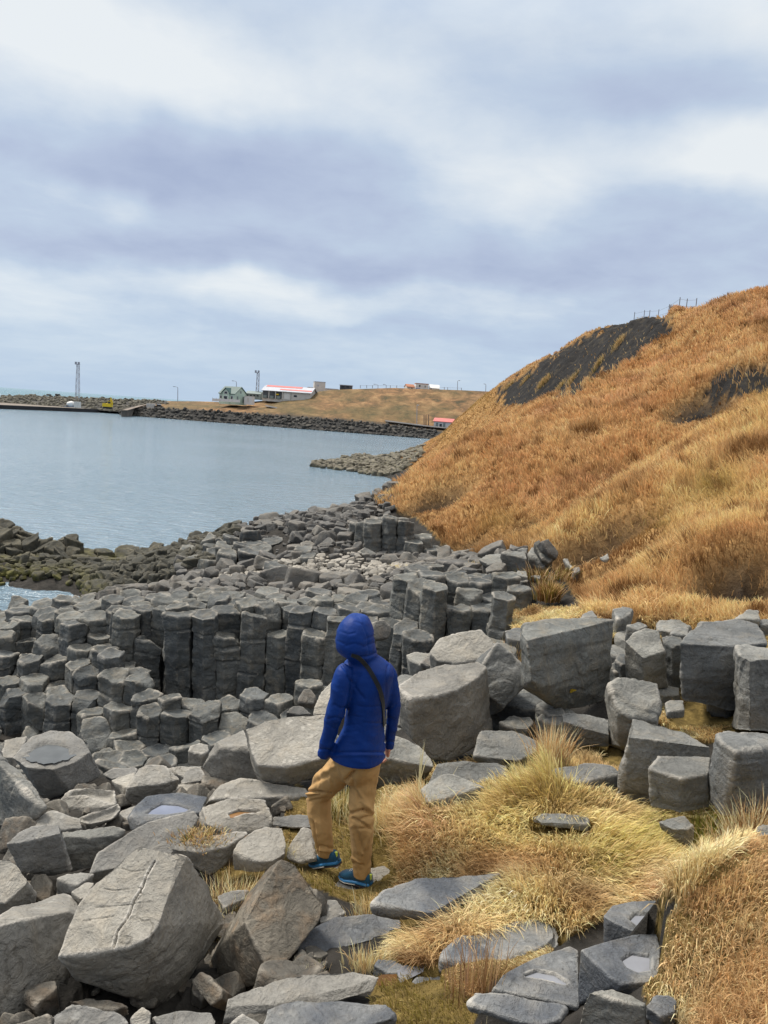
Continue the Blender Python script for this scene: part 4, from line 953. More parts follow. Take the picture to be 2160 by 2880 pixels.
for px, py, rx, ry, s_ in MASSES:
    d0 = ray(*F('D', px, py)); d0 = d0 / np.linalg.norm(d0)
    sb = t.n('ShaderNodeVectorMath', operation='SUBTRACT'); t.l(wdir, sb.inputs[0]); sb.inputs[1].default_value = tuple(d0)
    # tilt with the cloud layers' own direction: use horizontal and vertical extents
    rr = rx / 1662; rv = ry / 1662
    ml = t.n('ShaderNodeVectorMath', operation='MULTIPLY'); t.l(sb.outputs[0], ml.inputs[0]); ml.inputs[1].default_value = (1 / rr, .6 / rr, 1 / rv)
    ln = t.n('ShaderNodeVectorMath', operation='LENGTH'); t.l(ml.outputs[0], ln.inputs[0])
    g = t.n('ShaderNodeMapRange'); g.interpolation_type = 'SMOOTHERSTEP'; t.l(ln.outputs['Value'], g.inputs[0])
    g.inputs[1].default_value = 1.35; g.inputs[2].default_value = 0.0; g.inputs[3].default_value = 0; g.inputs[4].default_value = s_
    acc = g.outputs[0] if acc is None else t.math('ADD', acc, g.outputs[0])
v = t.math('ADD', t.math('MULTIPLY', t.math('SUBTRACT', n1, .5), .55), t.math('MULTIPLY', t.math('SUBTRACT', n2, .5), .7))
n4 = t.noise(cv, 5.5, 7, .6, .25)
v = t.math('ADD', v, t.math('MULTIPLY', t.math('SUBTRACT', n4, .5), .38))
v = t.math('ADD', t.math('ADD', v, t.math('MULTIPLY', acc, .76)), .47)
K = 10.0
C = lambda r, g, b_: tuple(k * K for k in srgb(r, g, b_))
cloud = t.ramp(v, [(0.0, srgb(171, 184, 212)), (.25, srgb(185, 198, 222)), (.45, srgb(194, 209, 229)), (.68, srgb(214, 225, 237)), (1.0, srgb(238, 243, 246))])
# paler, bluer air near the horizon, brighter overcast toward the zenith
hz = t.mapr(sx.outputs[2], .16, .0, 0, .75)
cloud = t.mix(hz, cloud, srgb(184, 208, 233))
cloud = t.mix(t.mapr(sx.outputs[2], .44, .7, 0, .85), cloud, (.80, .775, .72))
gain = t.mapr(sx.outputs[2], .42, .95, K, K * 1.9)
# dimming added to the unseen sky behind the viewer, darkening camera-facing sides
back = t.math('MULTIPLY', t.mapr(sx.outputs[1], .15, -.55, 0, 1), t.mapr(sx.outputs[2], .75, .3, 0, 1))
gain = t.math('MULTIPLY', gain, t.math('SUBTRACT', 1.0, t.math('MULTIPLY', back, .5)))
cg = t.n('ShaderNodeVectorMath', operation='SCALE'); t.l(cloud, cg.inputs[0]); t.l(gain, cg.inputs['Scale'])
fin = t.mix(.93, sky.outputs[0], cg.outputs[0])
bg = t.n('ShaderNodeBackground'); t.l(fin, bg.inputs[0]); bg.inputs[1].default_value = .1
wo = t.n('ShaderNodeOutputWorld'); t.l(bg.outputs[0], wo.inputs[0])
sl = bpy.data.lights.new('sun', 'SUN'); sl.energy = 4.3; sl.angle = R(16); sl.color = (1.0, .92, .80)
sun = bpy.data.objects.new('sun', sl); COL.objects.link(sun)
sd = Vector((math.sin(SUN_AZ) * math.cos(SUN_EL), math.cos(SUN_AZ) * math.cos(SUN_EL), math.sin(SUN_EL)))
sun.rotation_euler = sd.to_track_quat('Z', 'Y').to_euler(); sun.location = (0, 0, 60)
SC.view_settings.view_transform = 'Standard'; SC.view_settings.look = 'None'; SC.view_settings.exposure = 0.0; SC.view_settings.gamma = 1.0
# ------------------------------------------------------------------ basalt columns: Voronoi cells in plan, each one an object
def cells(seeds, maxr=.6):
    S = np.array(seeds); out = []
    for i, s in enumerate(S):
        d2 = ((S - s) ** 2).sum(1); nb = np.argsort(d2)[1:15]
        poly = [s + maxr * np.array([math.cos(a), math.sin(a)]) for a in np.linspace(0, 2 * math.pi, 12, endpoint=False)]
        for j in nb:
            mpt = (s + S[j]) / 2; nn = S[j] - s; new = []
            for k in range(len(poly)):
                a, b_ = poly[k], poly[(k + 1) % len(poly)]
                da, db = (a - mpt) @ nn, (b_ - mpt) @ nn
                if da <= 0: new.append(a)
                if da * db < 0: new.append(a + (b_ - a) * da / (da - db))
            poly = new
            if len(poly) < 3: break
        out.append(poly)
    return out

def jgrid(x0, x1, y0, y1, sp, jit, seed):
    rng = np.random.default_rng(seed); out = []; r = 0; y = y0
    while y < y1:
        x = x0 + (sp / 2 if r % 2 else 0)
        while x < x1:
            out.append((x + rng.normal() * jit, y + rng.normal() * jit)); x += sp
        y += sp * .87; r += 1
    return out

COLN = [0]
def column_mesh(poly, ztop, zbot, d, rng, tilt=.09, dish=.035, lean=.03, bands=True, gap=.007, voxk=1.0, joints=True):
    """a list of stacked column segments (local meshes with their origins), shrunk from the cell by the joint width"""
    poly = np.array(poly); c = poly.mean(0)
    rad = np.linalg.norm(poly - c, axis=1).mean()
    poly = c + (poly - c) * (1 - gap / rad)
    tn = np.array([rng.normal() * tilt, rng.normal() * tilt - .05, 1.0]); tn /= np.linalg.norm(tn)
    top = np.array([[p[0], p[1], ztop - ((p - c) @ tn[:2]) / tn[2]] for p in poly])
    off = np.array([rng.normal() * lean, rng.normal() * lean]) * (ztop - zbot)
    bot = np.array([[p[0] + off[0], p[1] + off[1], zbot] for p in poly])
    pts = np.concatenate([top, bot]); org = np.array([c[0], c[1], zbot])
    bm = hull_bmesh(pts - org)
    size = rad * 2
    chip(bm, rng, 3, size, .045)
    if rng.random() < .34:     # a broken shoulder
        wv = Vector((rng.normal(), rng.normal() - .8, 1.3)); wv.normalize()
        tp = max(v.co.dot(wv) for v in bm.verts)
        r = bmesh.ops.bisect_plane(bm, geom=bm.verts[:] + bm.edges[:] + bm.faces[:], plane_co=wv * (tp - size * rng.uniform(.12, .35)), plane_no=wv, clear_outer=True)
        ed = [g for g in r['geom_cut'] if isinstance(g, bmesh.types.BMEdge)]
        if ed: bmesh.ops.holes_fill(bm, edges=ed, sides=0)
        bmesh.ops.recalc_face_normals(bm, faces=bm.faces)
    me = bpy.data.meshes.new('column'); bm.to_mesh(me); bm.free()
    COLN[0] += 1
    seed = COLN[0] * .731 % 60
    H = ztop - zbot
    vx = max(d / 1002 * 1.6 * voxk, .016)
    cracks = []; drums = []
    # cross joints that part the column into drums
    if joints:
        z = H - rng.uniform(.18, .6)
        while z > .15:
            ring = [np.array([p[0], p[1], z + rng.normal() * .03]) for p in (poly - c)]
            cracks.append((ring + [ring[0]], vx * 1.25, .03)); drums.append(z)
            z -= rng.uniform(.22, .7)
    me = finish_rock(me, vx, size, (0, 0, 1), seed, 1.5, max(2, int(H / .22)) if bands else 0, top - org, dish, 1, cracks, drums=drums)
    return me, org

# ---- the stepped cliff in the middle distance
rng = np.random.default_rng(21)
seeds = jgrid(-10.2, 4.6, 10.4, 17.2, .445, .05, 5)
polys = cells(seeds, .42)
ncol = 0
for (x, y), pl in zip(seeds, polys):
    if len(pl) < 4: continue
    u, v_, _ = proj(np.array([[x, y, 2.6]])); px = u[0] / 1.30199
    if px < -110 or px > 1245: continue
    f1 = interp(px, [(-100, 15.1), (0, 14.9), (130, 14.2), (300, 13.6), (500, 13.25), (700, 13.0), (860, 12.8)])
    f2 = interp(px, [(-100, 14.3), (100, 13.7), (200, 13.2), (290, 12.9)])
    f3 = interp(px, [(-100, 13.5), (60, 12.9), (180, 12.5)])
    f4 = interp(px, [(190, 11.7), (330, 11.6), (500, 11.3), (700, 11.2)])
    f5 = interp(px, [(150, 11.1), (440, 10.8)])
    tier = None
    if px < 862:
        if y > f1:
            if y < f1 + 1.9:
                tier = 'upper'; zt = interp(px, [(-100, 1.95), (0, 2.15), (130, 2.6), (300, 3.02), (500, 3.3), (700, 3.46), (870, 3.5)]); zb = zt - 1.9; zt += rng.normal() * .045
                if y < f1 + .5 and rng.random() < .22: zt -= rng.uniform(.15, .6)
                if y > f1 + .9: zb = zt - .6
        elif px < 300 and y > f2: tier = 'left'; zt = interp(px, [(0, 1.95), (250, 2.25), (300, 2.0)]) + rng.normal() * .12; zb = .9
        elif px < 195 and y > f3: tier = 'left'; zt = interp(px, [(0, 1.62), (180, 1.75)]) + rng.normal() * .1; zb = .6
        elif 190 < px < 700 and y > f4 + 1.1 and px > 290: tier = 'lower'; zt = 1.45 + rng.normal() * .1; zb = .7
        elif 190 < px < 700 and y > f4: tier = 'lower'; zt = interp(px, [(190, 1.95), (300, 2.12), (480, 2.1), (560, 2.25), (700, 2.3)]) + min(0, (y - 12.3) * .5) + rng.normal() * .13; zb = .7
        elif 200 < px < 440 and y > f5: tier = 'foot'; zt = interp(px, [(200, 1.5), (420, 1.45)]) + rng.normal() * .07; zb = .6
        elif 690 < px < 870 and y > 10.9: tier = 'lower'; zt = interp(px, [(690, 2.2), (800, 2.5), (850, 2.9)]) + min(0, (y - 11.8) * .35) + rng.normal() * .12; zb = 1.2
    elif px < 1112:
        fr = interp(px, [(860, 12.75), (1110, 12.3)])
        if y > fr and y < fr + 1.9:
            tier = 'right'; zt = interp(px, [(860, 4.15), (950, 4.2), (1110, 4.15)]) + rng.normal() * .06; zb = 2.6
            if y < fr + .5 and rng.random() < .25: zt -= rng.uniform(.2, .6)
        elif y > 11.9 and px < 1010 and y <= fr: tier = 'lower'; zt = interp(px, [(860, 3.25), (940, 3.3), (1010, 3.3)]) + rng.normal() * .14; zb = 2.0
        elif y > 11.9 and y <= fr and px < 1100: tier = 'lower'; zt = 3.55 + rng.normal() * .15; zb = 2.2
    if tier is None: continue
    if zt - zb < .3: zb = zt - .4
    me, org = column_mesh(pl, zt, zb, y, rng)
    o = link('basalt_column', me, M['column'], None, org)
    lab = {'upper': 'dark grey basalt column in the tall upper row of the stepped cliff behind the person', 'left': 'dark basalt column on the left-hand steps of the cliff, left of the tall row',
           'lower': 'dark basalt column in the lower front row at the foot of the tall columns', 'foot': 'short basalt stub in the lowest row, just behind the dished boulder',
           'right': 'thick basalt column in the raised block of the cliff, right of the hood'}[tier]
    tag(o, lab, 'basalt column', {'upper': 'tall upper row of basalt columns', 'left': 'left steps of basalt columns', 'lower': 'lower row of basalt columns', 'foot': 'lowest row of column stubs', 'right': 'raised block of basalt columns'}[tier])
    ncol += 1
# ---- small back cliff under the hill
seeds = jgrid(-1.3, 2.4, 21.3, 23.8, .5, .06, 8); polys = cells(seeds, .5)
for (x, y), pl in zip(seeds, polys):
    if len(pl) < 4: continue
    u, v_, _ = proj(np.array([[x, y, 3.0]])); px = u[0] / 1.30199
    if not 768 < px < 975: continue
    fr = interp(px, [(768, 22.2), (975, 21.4)])
    if y < fr or y > fr + 1.0: continue
    zt = interp(px, [(765, 3.72), (800, 3.95), (860, 3.95), (890, 3.6), (930, 3.3), (975, 3.1)]) + rng.normal() * .1
    me, org = column_mesh(pl, zt, 2.0, y, rng, tilt=.14)
    tag(link('basalt_column', me, M['column'], None, org), 'dark basalt column of the small back cliff under the hill grass', 'basalt column', 'small back cliff of basalt columns'); ncol += 1
# ---- broken column cluster where the platform drops to the pool
seeds = jgrid(-8.2, -3.6, 22.6, 27.5, .58, .09, 9); polys = cells(seeds, .5)
for (x, y), pl in zip(seeds, polys):
    if len(pl) < 4: continue
    u, v_, _ = proj(np.array([[x, y, 2.0]])); px = u[0] / 1.30199
    fr = interp(px, [(350, 24.6), (420, 23.4), (530, 23.0), (600, 23.2)])
    if not 372 < px < 600 or y < fr or y > fr + 2.6: continue
    zt = interp(px, [(372, 1.2), (400, 1.6), (440, 2.0), (520, 2.25), (600, 2.3)]) + .12 * (y - fr) + rng.normal() * .12
    me, org = column_mesh(pl, zt, .4, y, rng, tilt=.2, lean=.12)
    tag(link('basalt_column', me, M['column'], None, org), 'leaning broken column in the cluster above the pool, beyond the stepped cliff', 'basalt column', 'leaning columns above the pool'); ncol += 1
for (x0, x1, y0, y1, zt0) in [(-2.75, -1.1, 20.6, 21.6, 2.72)]:
    seeds = jgrid(x0, x1, y0, y1, .5, .06, 12); polys = cells(seeds, .45)
    for (x, y), pl in zip(seeds, polys):
        if len(pl) < 4: continue
        me, org = column_mesh(pl, zt0 + rng.normal() * .16, 1.8, y, rng, tilt=.12)
        tag(link('basalt_column', me, M['column'], None, org), 'short basalt column standing among the pale shingle beyond the cliff', 'basalt column', 'short columns among the shingle'); ncol += 1
# ---- spit on the left, beyond the pool
seeds = jgrid(-19.5, -8.3, 28.0, 31.4, .62, .12, 10); polys = cells(seeds, .6)
for (x, y), pl in zip(seeds, polys):
    if len(pl) < 4: continue
    u, v_, _ = proj(np.array([[x, y, .6]])); px = u[0] / 1.30199
    if px < -60 or px > 385: continue
    fr = interp(px, [(-60, 28.6), (150, 28.6), (300, 28.2), (380, 27.6)])
    if y < fr: continue
    back = y - fr
    zm = interp(px, [(-60, 1.35), (60, 1.25), (75, 1.0), (170, .95), (180, .62), (260, .55), (300, .9), (380, 1.0)])
    zt = min(zm, .12 + back * interp(px, [(0, .72), (170, .6), (200, .4), (380, .5)])) + rng.normal() * .13
    me, org = column_mesh(pl, max(zt, .08), -.7, y, rng, tilt=.25, lean=.06, joints=False)
    tag(link('basalt_column', me, M['spit'], None, org), 'weathered column top on the low seaweedy spit beyond the pool', 'basalt column', 'column tops of the low spit'); ncol += 1
print('columns', ncol)

# ------------------------------------------------------------------ loose stones on the platform
def stone_variant(k, flat, rng, vox, shape='prism'):
    n = rng.integers(4, 7); a0 = rng.uniform(0, 6.28)
    rx, ry = rng.uniform(.8, 1.1), rng.uniform(.65, 1.0)
    poly = [(math.cos(a0 + 2 * math.pi * i / n + rng.normal() * .12) * rx, math.sin(a0 + 2 * math.pi * i / n + rng.normal() * .12) * ry) for i in range(n)]
    h = flat * rng.uniform(.7, 1.3)
    pts = [(x, y, h + rng.normal() * .07) for x, y in poly] + [(x * rng.uniform(.85, 1.08), y * rng.uniform(.85, 1.08), -h) for x, y in poly]
    bm = hull_bmesh(np.array(pts) * .5); chip(bm, rng, 7, 1.0, .1)
    me = bpy.data.meshes.new('stone'); bm.to_mesh(me); bm.free()
    return finish_rock(me, vox, 1.0, (0, 0, 1), 60 + k * 1.3, 1.0 if shape == 'prism' else .7, 0, None, 0, 1 if shape == 'prism' else 5)
rng = np.random.default_rng(31)
SLABS = [stone_variant(k, .30, rng, .042) for k in range(8)]
BLOCKS = [stone_variant(k + 8, .55, rng, .042) for k in range(8)]
ROUND = [stone_variant(k + 16, .42, rng, .06, 'round') for k in range(6)]
for me in SLABS + BLOCKS + ROUND: me.materials.append(M['stone'])
def low_copy(me, target=220):
    o = bpy.data.objects.new('t', me.copy()); COL.objects.link(o)
    md = o.modifiers.new('d', 'DECIMATE'); md.ratio = min(1, target / max(1, len(me.polygons)))
    dg = bpy.context.evaluated_depsgraph_get(); dg.update()
    r = bpy.data.meshes.new_from_object(o.evaluated_get(dg)); q = o.data
    bpy.data.objects.remove(o); bpy.data.meshes.remove(q)
    v = get_co(r); r.calc_loop_triangles()
    tr = np.empty(len(r.loop_triangles) * 3, np.int32); r.loop_triangles.foreach_get('vertices', tr)
    wr = np.empty(len(r.vertices), np.float32); r.attributes['wear'].data.foreach_get('value', wr)
    return v, tr.reshape(-1, 3), wr
def rotm(rz, tx, ty):
    return np.array(Matrix.Rotation(rz, 3, 'Z') @ Matrix.Rotation(tx, 3, 'X') @ Matrix.Rotation(ty, 3, 'Y'))
def stuff_stones(name, spec, label, cat, mat, lows, origin):
    """spec: list of (variant, xyz, scale3, rotation matrix) merged into one mesh"""
    Vs, Ts, Ws = [], [], []; b0 = 0
    for k, c_, s3, rm in spec:
        v, tr, wr = lows[k]
        Vs.append((v * s3) @ rm.T + c_ - origin); Ts.append(tr + b0); Ws.append(wr); b0 += len(v)
    me = fast_mesh(name, np.concatenate(Vs), tris=np.concatenate(Ts), smooth=True); set_float(me, 'wear', np.concatenate(Ws))
    o = link(name, me, mat, None, origin); tag(o, label, cat, None, 'stuff')
    return o
LAND = [(90, 14.9), (90, 17.0), (200, 18.5), (330, 20.5), (355, 22), (365, 26), (420, 29.5), (480, 32.5), (600, 35), (720, 38), (830, 38), (815, 30), (830, 27.5), (770, 24.8), (775, 23.2), (960, 23), (1000, 20), (1040, 18), (1130, 16.5), (1040, 14.4), (900, 14.4), (860, 14.4), (600, 14.7), (300, 15.2)]
cand = []
tries = 0
# dart throwing with a size that follows the zone
occ = {}
while tries < 26000 and len(cand) < 1500:
    tries += 1
    px = rng.uniform(80, 1120); y = math.exp(rng.uniform(math.log(14.4), math.log(38)))
    if not inpoly(np.array([px]), np.array([y]), LAND)[0]: continue
    x = (px - 829 + 30) / 1662 * y
    peb = (inpoly(np.array([px]), np.array([y]), [(440, 20.6), (560, 18.9), (700, 18.0), (860, 17.8), (900, 19.5), (760, 20.8), (560, 21.6), (430, 21.6)])[0])
    s_ = rng.uniform(.16, .34) if peb else rng.choice([rng.uniform(.34, .55), rng.uniform(.5, .85)])
    if 372 < px < 600 and 23 < y < 26: continue
    key = (int(x / .5), int(y / .5)); ok = True
    for a in (-1, 0, 1):
        for c2 in (-1, 0, 1):
            for (xx, yy, ss) in occ.get((key[0] + a, key[1] + c2), ()):
                if (xx - x) ** 2 + (yy - y) ** 2 < (.36 * (ss + s_)) ** 2: ok = False; break
    if not ok: continue
    occ.setdefault(key, []).append((x, y, s_)); cand.append((x, y, s_, peb, px))
print('stones', len(cand))
cand.sort(key=lambda c_: -c_[2] / c_[1])
spec_rest, spec_peb, kk = [], [], 0
LOWS = {id(m_): low_copy(m_, 260) for m_ in SLABS + BLOCKS + ROUND}
LOWD = {i: LOWS[id(m_)] for i, m_ in enumerate(SLABS + BLOCKS + ROUND)}
ALLV = SLABS + BLOCKS + ROUND
for x, y, s_, peb, px in cand:
    k = int(rng.integers(16, 22)) if peb and rng.random() < .6 else int(rng.integers(0, 16))
    z = float(ground(x, y)); ti = .16 if k < 8 else .3
    rz, tx, ty = rng.uniform(0, 6.28), rng.normal() * ti, rng.normal() * ti
    s3 = np.array([s_ * rng.uniform(.9, 1.2), s_ * rng.uniform(.85, 1.1), s_ * rng.uniform(.8, 1.2)])
    c_ = np.array([x, y, max(z, .02) + s3[2] * .10])
    if not peb and kk < 290:
        o = bpy.data.objects.new('loose_stone', ALLV[k]); COL.objects.link(o); kk += 1
        o.location = c_; o.rotation_euler = (tx, ty, rz); o.scale = s3
        nearband = y < 17.6
        tag(o, 'flat grey stone lying loose on top of the stepped cliff' if nearband else 'grey stone lying on the far rock platform between cliff top and sea', 'loose stone', 'loose stones on the cliff top' if nearband else 'loose stones of the far rock platform')
    else:
        (spec_peb if peb else spec_rest).append((k, c_, s3, rotm(rz, tx, ty)))
# fine shingle between them
for _ in range(1500):
    px = rng.uniform(360, 1010); y = math.exp(rng.uniform(math.log(16.6), math.log(36)))
    if not inpoly(np.array([px]), np.array([y]), LAND)[0]: continue
    x = (px - 829 + 30) / 1662 * y; s_ = rng.uniform(.10, .22)
    pb = inpoly(np.array([px]), np.array([y]), [(400, 21.2), (560, 18.6), (700, 17.8), (860, 17.6), (900, 20), (760, 21.2), (560, 22), (420, 22)])[0]
    s3 = s_ * rng.uniform(.8, 1.2, 3)
    (spec_peb if pb else spec_rest).append((int(rng.integers(16, 22)) if pb else int(rng.integers(0, 22)), np.array([x, y, float(ground(x, y)) + .03]), s3, rotm(rng.uniform(0, 6.28), rng.normal() * .2, rng.normal() * .2)))
stuff_stones('rubble', spec_rest, 'small grey rubble filling the far rock platform', 'rubble', M['stone'], LOWD, np.array([-1.0, 25, 2.5]))
stuff_stones('shingle', spec_peb, 'pale rounded shingle in the hollow beyond the stepped cliff', 'shingle', M['pebble'], LOWD, np.array([-2.0, 20, 2.5]))
# seaweed stones at the edge of the pool and of the spit
spec = []
for _ in range(420):
    px = rng.uniform(-60, 470)
    y = interp(px, [(-60, 28.0), (150, 28.2), (300, 27.2), (400, 25.2), (470, 23.5)]) + rng.normal() * .45
    x = (px - 829 + 30) / 1662 * y; s_ = rng.uniform(.25, .6)
    spec.append((int(rng.integers(0, 22)), np.array([x, y, max(float(ground(x, y)), 0.0) + .05]), s_ * rng.uniform(.8, 1.2, 3), rotm(rng.uniform(0, 6.28), rng.normal() * .3, rng.normal() * .3)))
for _ in range(950):
    px = rng.uniform(150, 480); y = rng.uniform(23.8, 33)
    x = (px - 829 + 30) / 1662 * y; s_ = rng.uniform(.3, .75)
    z = float(ground(x, y))
    if z < -.15: continue
    spec.append((int(rng.integers(0, 16)), np.array([x, y, max(z, .1) + .08]), s_ * rng.uniform(.8, 1.2, 3), rotm(rng.uniform(0, 6.28), rng.normal() * .3, rng.normal() * .3)))
stuff_stones('shore_rubble', spec, 'dark wet rubble with yellow green seaweed along the pool edge', 'rubble', M['spit'], LOWD, np.array([-11.0, 28, .3]))
# dark pieces at the waterline
for px, py, d in [(655, 1106, 39), (770, 1100, 42), (815, 1085, 48), (795, 1088, 50)]:
    pass
spec = []
for _ in range(420):
    px = rng.uniform(-80, 900); y = interp(px, [(-80, 12.0), (200, 10.9), (640, 10.2), (900, 10.4)]) + rng.normal() * .55
    x = (px - 829 + 30) / 1662 * y; s_ = rng.uniform(.2, .55); z = float(ground(x, y))
    spec.append((int(rng.integers(0, 16)), np.array([x, y, z + .06]), s_ * rng.uniform(.8, 1.2, 3), rotm(rng.uniform(0, 6.28), rng.normal() * .25, rng.normal() * .25)))
stuff_stones('cliff_rubble', spec, 'broken grey rubble lying along the foot of the stepped cliff', 'rubble', M['column'], LOWD, np.array([-3.0, 10.8, 1.5]))
# filler rubble deep in the gaps of the foreground heap
spec = []
for _ in range(520):
    px = rng.uniform(-60, 700); py = rng.uniform(1600, 2240)
    dq = interp(py, [(1600, 9.5), (1660, 7.0), (1750, 5.6), (1870, 4.6), (1960, 4.1), (2080, 3.5), (2250, 2.9)])
    q = P('D', px, py, dq)
    if inpoly(np.array([px]), np.array([py]), MEADOW)[0]: continue
    if 110 < px < 480 and 2060 < py < 2200: continue
    s_ = rng.choice([rng.uniform(.07, .16), rng.uniform(.16, .36)]) * (dq / 5) ** .6
    z = float(ground(q[0], q[1]))
    spec.append((int(rng.integers(0, 16)), np.array([q[0], q[1], z + .02]), s_ * rng.uniform(.8, 1.2, 3), rotm(rng.uniform(0, 6.28), rng.normal() * .35, rng.normal() * .35)))
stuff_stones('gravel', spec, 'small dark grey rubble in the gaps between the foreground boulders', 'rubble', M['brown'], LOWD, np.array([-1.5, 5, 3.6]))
# shingle spit a hundred metres off
spec = []
for _ in range(1500):
    px = rng.uniform(676, 912); py = rng.uniform(972, 1036)
    lo = interp(px, [(650, 998), (700, 993), (780, 978), (900, 968)]); hi = interp(px, [(650, 1002), (720, 1010), (800, 1022), (900, 1033)])
    if not lo < py < hi: continue
    q = Pz('D', px, py, .25)
    if q[1] > 125 or q[1] < 60: continue
    s_ = rng.uniform(.45, 1.15)
    spec.append((int(rng.integers(8, 22)), np.array([q[0], q[1], max(0, float(ground(q[0], q[1]))) + .12]), s_ * rng.uniform(.8, 1.2, 3), rotm(rng.uniform(0, 6.28), rng.normal() * .3, rng.normal() * .3)))
stuff_stones('beach_stones', spec, 'stony point jutting from the hill foot into the bay', 'beach', M['beach'], LOWD, np.array([-3.0, 98, .3]))
# ------------------------------------------------------------------ dry grass: real blades
def blades(name, base, length, width, dirs, bend, col, tipcol, origin, rng, mat):
    """base (N,3); dirs (N,3) unit lean direction; bend 0..1+ how far the blade arches over"""
    n = len(base)
    up = np.array([0, 0, 1.0]); fl = dirs.copy(); fl[:, 2] = 0; fl /= np.linalg.norm(fl, axis=1)[:, None] + 1e-9
    yaw = rng.uniform(0, 2 * math.pi, n); sd = np.stack([np.cos(yaw), np.sin(yaw), np.zeros(n)], 1)
    # keep blades mostly broadside so they read at this size
    V = np.zeros((n, 7, 3)); C = np.zeros((n, 7, 3))
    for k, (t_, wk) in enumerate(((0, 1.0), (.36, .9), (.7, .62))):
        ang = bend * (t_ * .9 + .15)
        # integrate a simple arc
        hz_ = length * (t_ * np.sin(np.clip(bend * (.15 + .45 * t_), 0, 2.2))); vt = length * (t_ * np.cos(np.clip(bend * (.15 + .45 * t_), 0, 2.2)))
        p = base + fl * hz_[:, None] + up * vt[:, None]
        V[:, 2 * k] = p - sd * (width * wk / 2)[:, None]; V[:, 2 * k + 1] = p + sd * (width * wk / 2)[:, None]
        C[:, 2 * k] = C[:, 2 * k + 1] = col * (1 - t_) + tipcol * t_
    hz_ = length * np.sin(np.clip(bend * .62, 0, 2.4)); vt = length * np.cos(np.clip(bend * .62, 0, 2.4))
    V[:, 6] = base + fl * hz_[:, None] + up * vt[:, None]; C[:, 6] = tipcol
    i0 = np.arange(n) * 7
    q = np.concatenate([np.stack([i0, i0 + 1, i0 + 3, i0 + 2], 1), np.stack([i0 + 2, i0 + 3, i0 + 5, i0 + 4], 1)])
    tr = np.stack([i0 + 4, i0 + 5, i0 + 6], 1)
    me = fast_mesh(name, V.reshape(-1, 3) - origin, quads=q, tris=tr, smooth=True)
    set_col(me, 'Col', C.reshape(-1, 3))
    return link(name, me, mat, None, origin)

t = NT('dry_grass'); c = t.attr('Col', 'Color')
t.l(c, t.b.inputs['Base Color']); t.b.inputs['Roughness'].default_value = .6; t.b.inputs['Specular IOR Level'].default_value = .25
tl = t.n('ShaderNodeBsdfTranslucent'); t.l(c, tl.inputs[0]); mx = t.n('ShaderNodeMixShader'); mx.inputs[0].default_value = .3
t.l(t.b.outputs[0], mx.inputs[1]); t.l(tl.outputs[0], mx.inputs[2]); t.l(mx.outputs[0], t.out.inputs[0])
M['grass'] = t.m

PAL = {k: np.array(v) for k, v in dict(rust=(.50, .295, .14), tan=(.68, .475, .25), gold=(.80, .62, .31), straw=(.88, .77, .47), brown=(.22, .115, .045), olive=(.26, .215, .05), green=(.27, .29, .055), pink=(.60, .37, .22), lime=(.74, .62, .22)).items()}

def cell_area():
    A = np.zeros_like(GX)
    du = _u[1] - _u[0]; dw = _lw[1] - _lw[0]
    return GY * GY * du * dw
AREA = cell_area()
gxn = np.gradient(GZ, axis=1) / (np.gradient(GX, axis=1) + 1e-9)   # slope along x
def sample(weight, n, rng):
    w_ = weight.ravel(); cs = np.cumsum(w_); r = rng.uniform(0, cs[-1], n); i = np.searchsorted(cs, r)
    j, k = np.divmod(i, NU)
    u_ = _u[k] + rng.uniform(-.5, .5, n) * (_u[1] - _u[0]); lw_ = _lw[j] + rng.uniform(-.5, .5, n) * (_lw[1] - _lw[0])
    y = np.exp(lw_); x = u_ * y
    return np.stack([x, y, ground(x, y)], 1)

def rock_clear(pts, px, py, grow=1.0):
    keep = np.ones(len(pts), bool)
    for bd in BOULDERS:
        f = np.array(bd['foot']); c_ = f.mean(0); f = c_ + (f - c_) * grow
        near = (np.abs(pts[:, 0] - c_[0]) < bd['size'] * 1.2) & (np.abs(pts[:, 1] - c_[1]) < bd['size'] * 1.2) & keep
        ii = np.where(near)[0]
        if len(ii) == 0: continue
        keep[ii[inpoly(pts[ii, 0], pts[ii, 1], [tuple(p) for p in f])]] = False
    return keep

# ---------------- the hillside
rng = np.random.default_rng(77)
vis = (gpx > -60) & (gpx < 2330) & (gpy > 700) & (gpy < 2100)
wgt = np.where(hillm & vis, AREA / np.maximum(GY, 9) ** 1.55, 0) * (1 - np.maximum(scree * .98, bare * .88))
N = 260000
B = sample(wgt, N, rng)
d = B[:, 1]
g1 = perlin(B * np.array([.35, .35, .35]), 40); g2 = perlin(B * 1.1, 41); g3 = rng.normal(size=N) * .28 + perlin(B * 3.0, 42) * .5
hpx, hpy, _ = proj(B); hpx /= 1.30199; hpy /= 1.30199
near = np.clip((22.3 - d) / 2, 0, 1) * .8           # front spur is more golden, the middle face redder
def blend(c1, c2, t_): return c1 + (c2 - c1) * np.clip(t_, 0, 1)[:, None]
one = np.ones((N, 1))
col = blend(PAL['rust'] * one, PAL['tan'] * one, .5 + g1 * .9 + g3 * .7)
col = blend(col, PAL['gold'] * one, near * .55 + g2 * .5 + g3 * .45 - .12)
col = blend(col, PAL['brown'] * one, (perlin(B * .55, 44) - .12) * 1.6 + g3 * .3)
col = blend(col, PAL['pink'] * one, (perlin(B * .4, 45) - .1) * 1.2 * (1 - near))
lowm = np.clip(interp(hpx, [(800, 1100), (1000, 1150), (1200, 1190), (1400, 1270), (1659, 1300)]) - 40 - hpy, -70, 60)
col = blend(col, PAL['brown'] * one, np.clip(-lowm / 70, 0, 1) * .55 * (hpx < 1260) + g3 * .1)
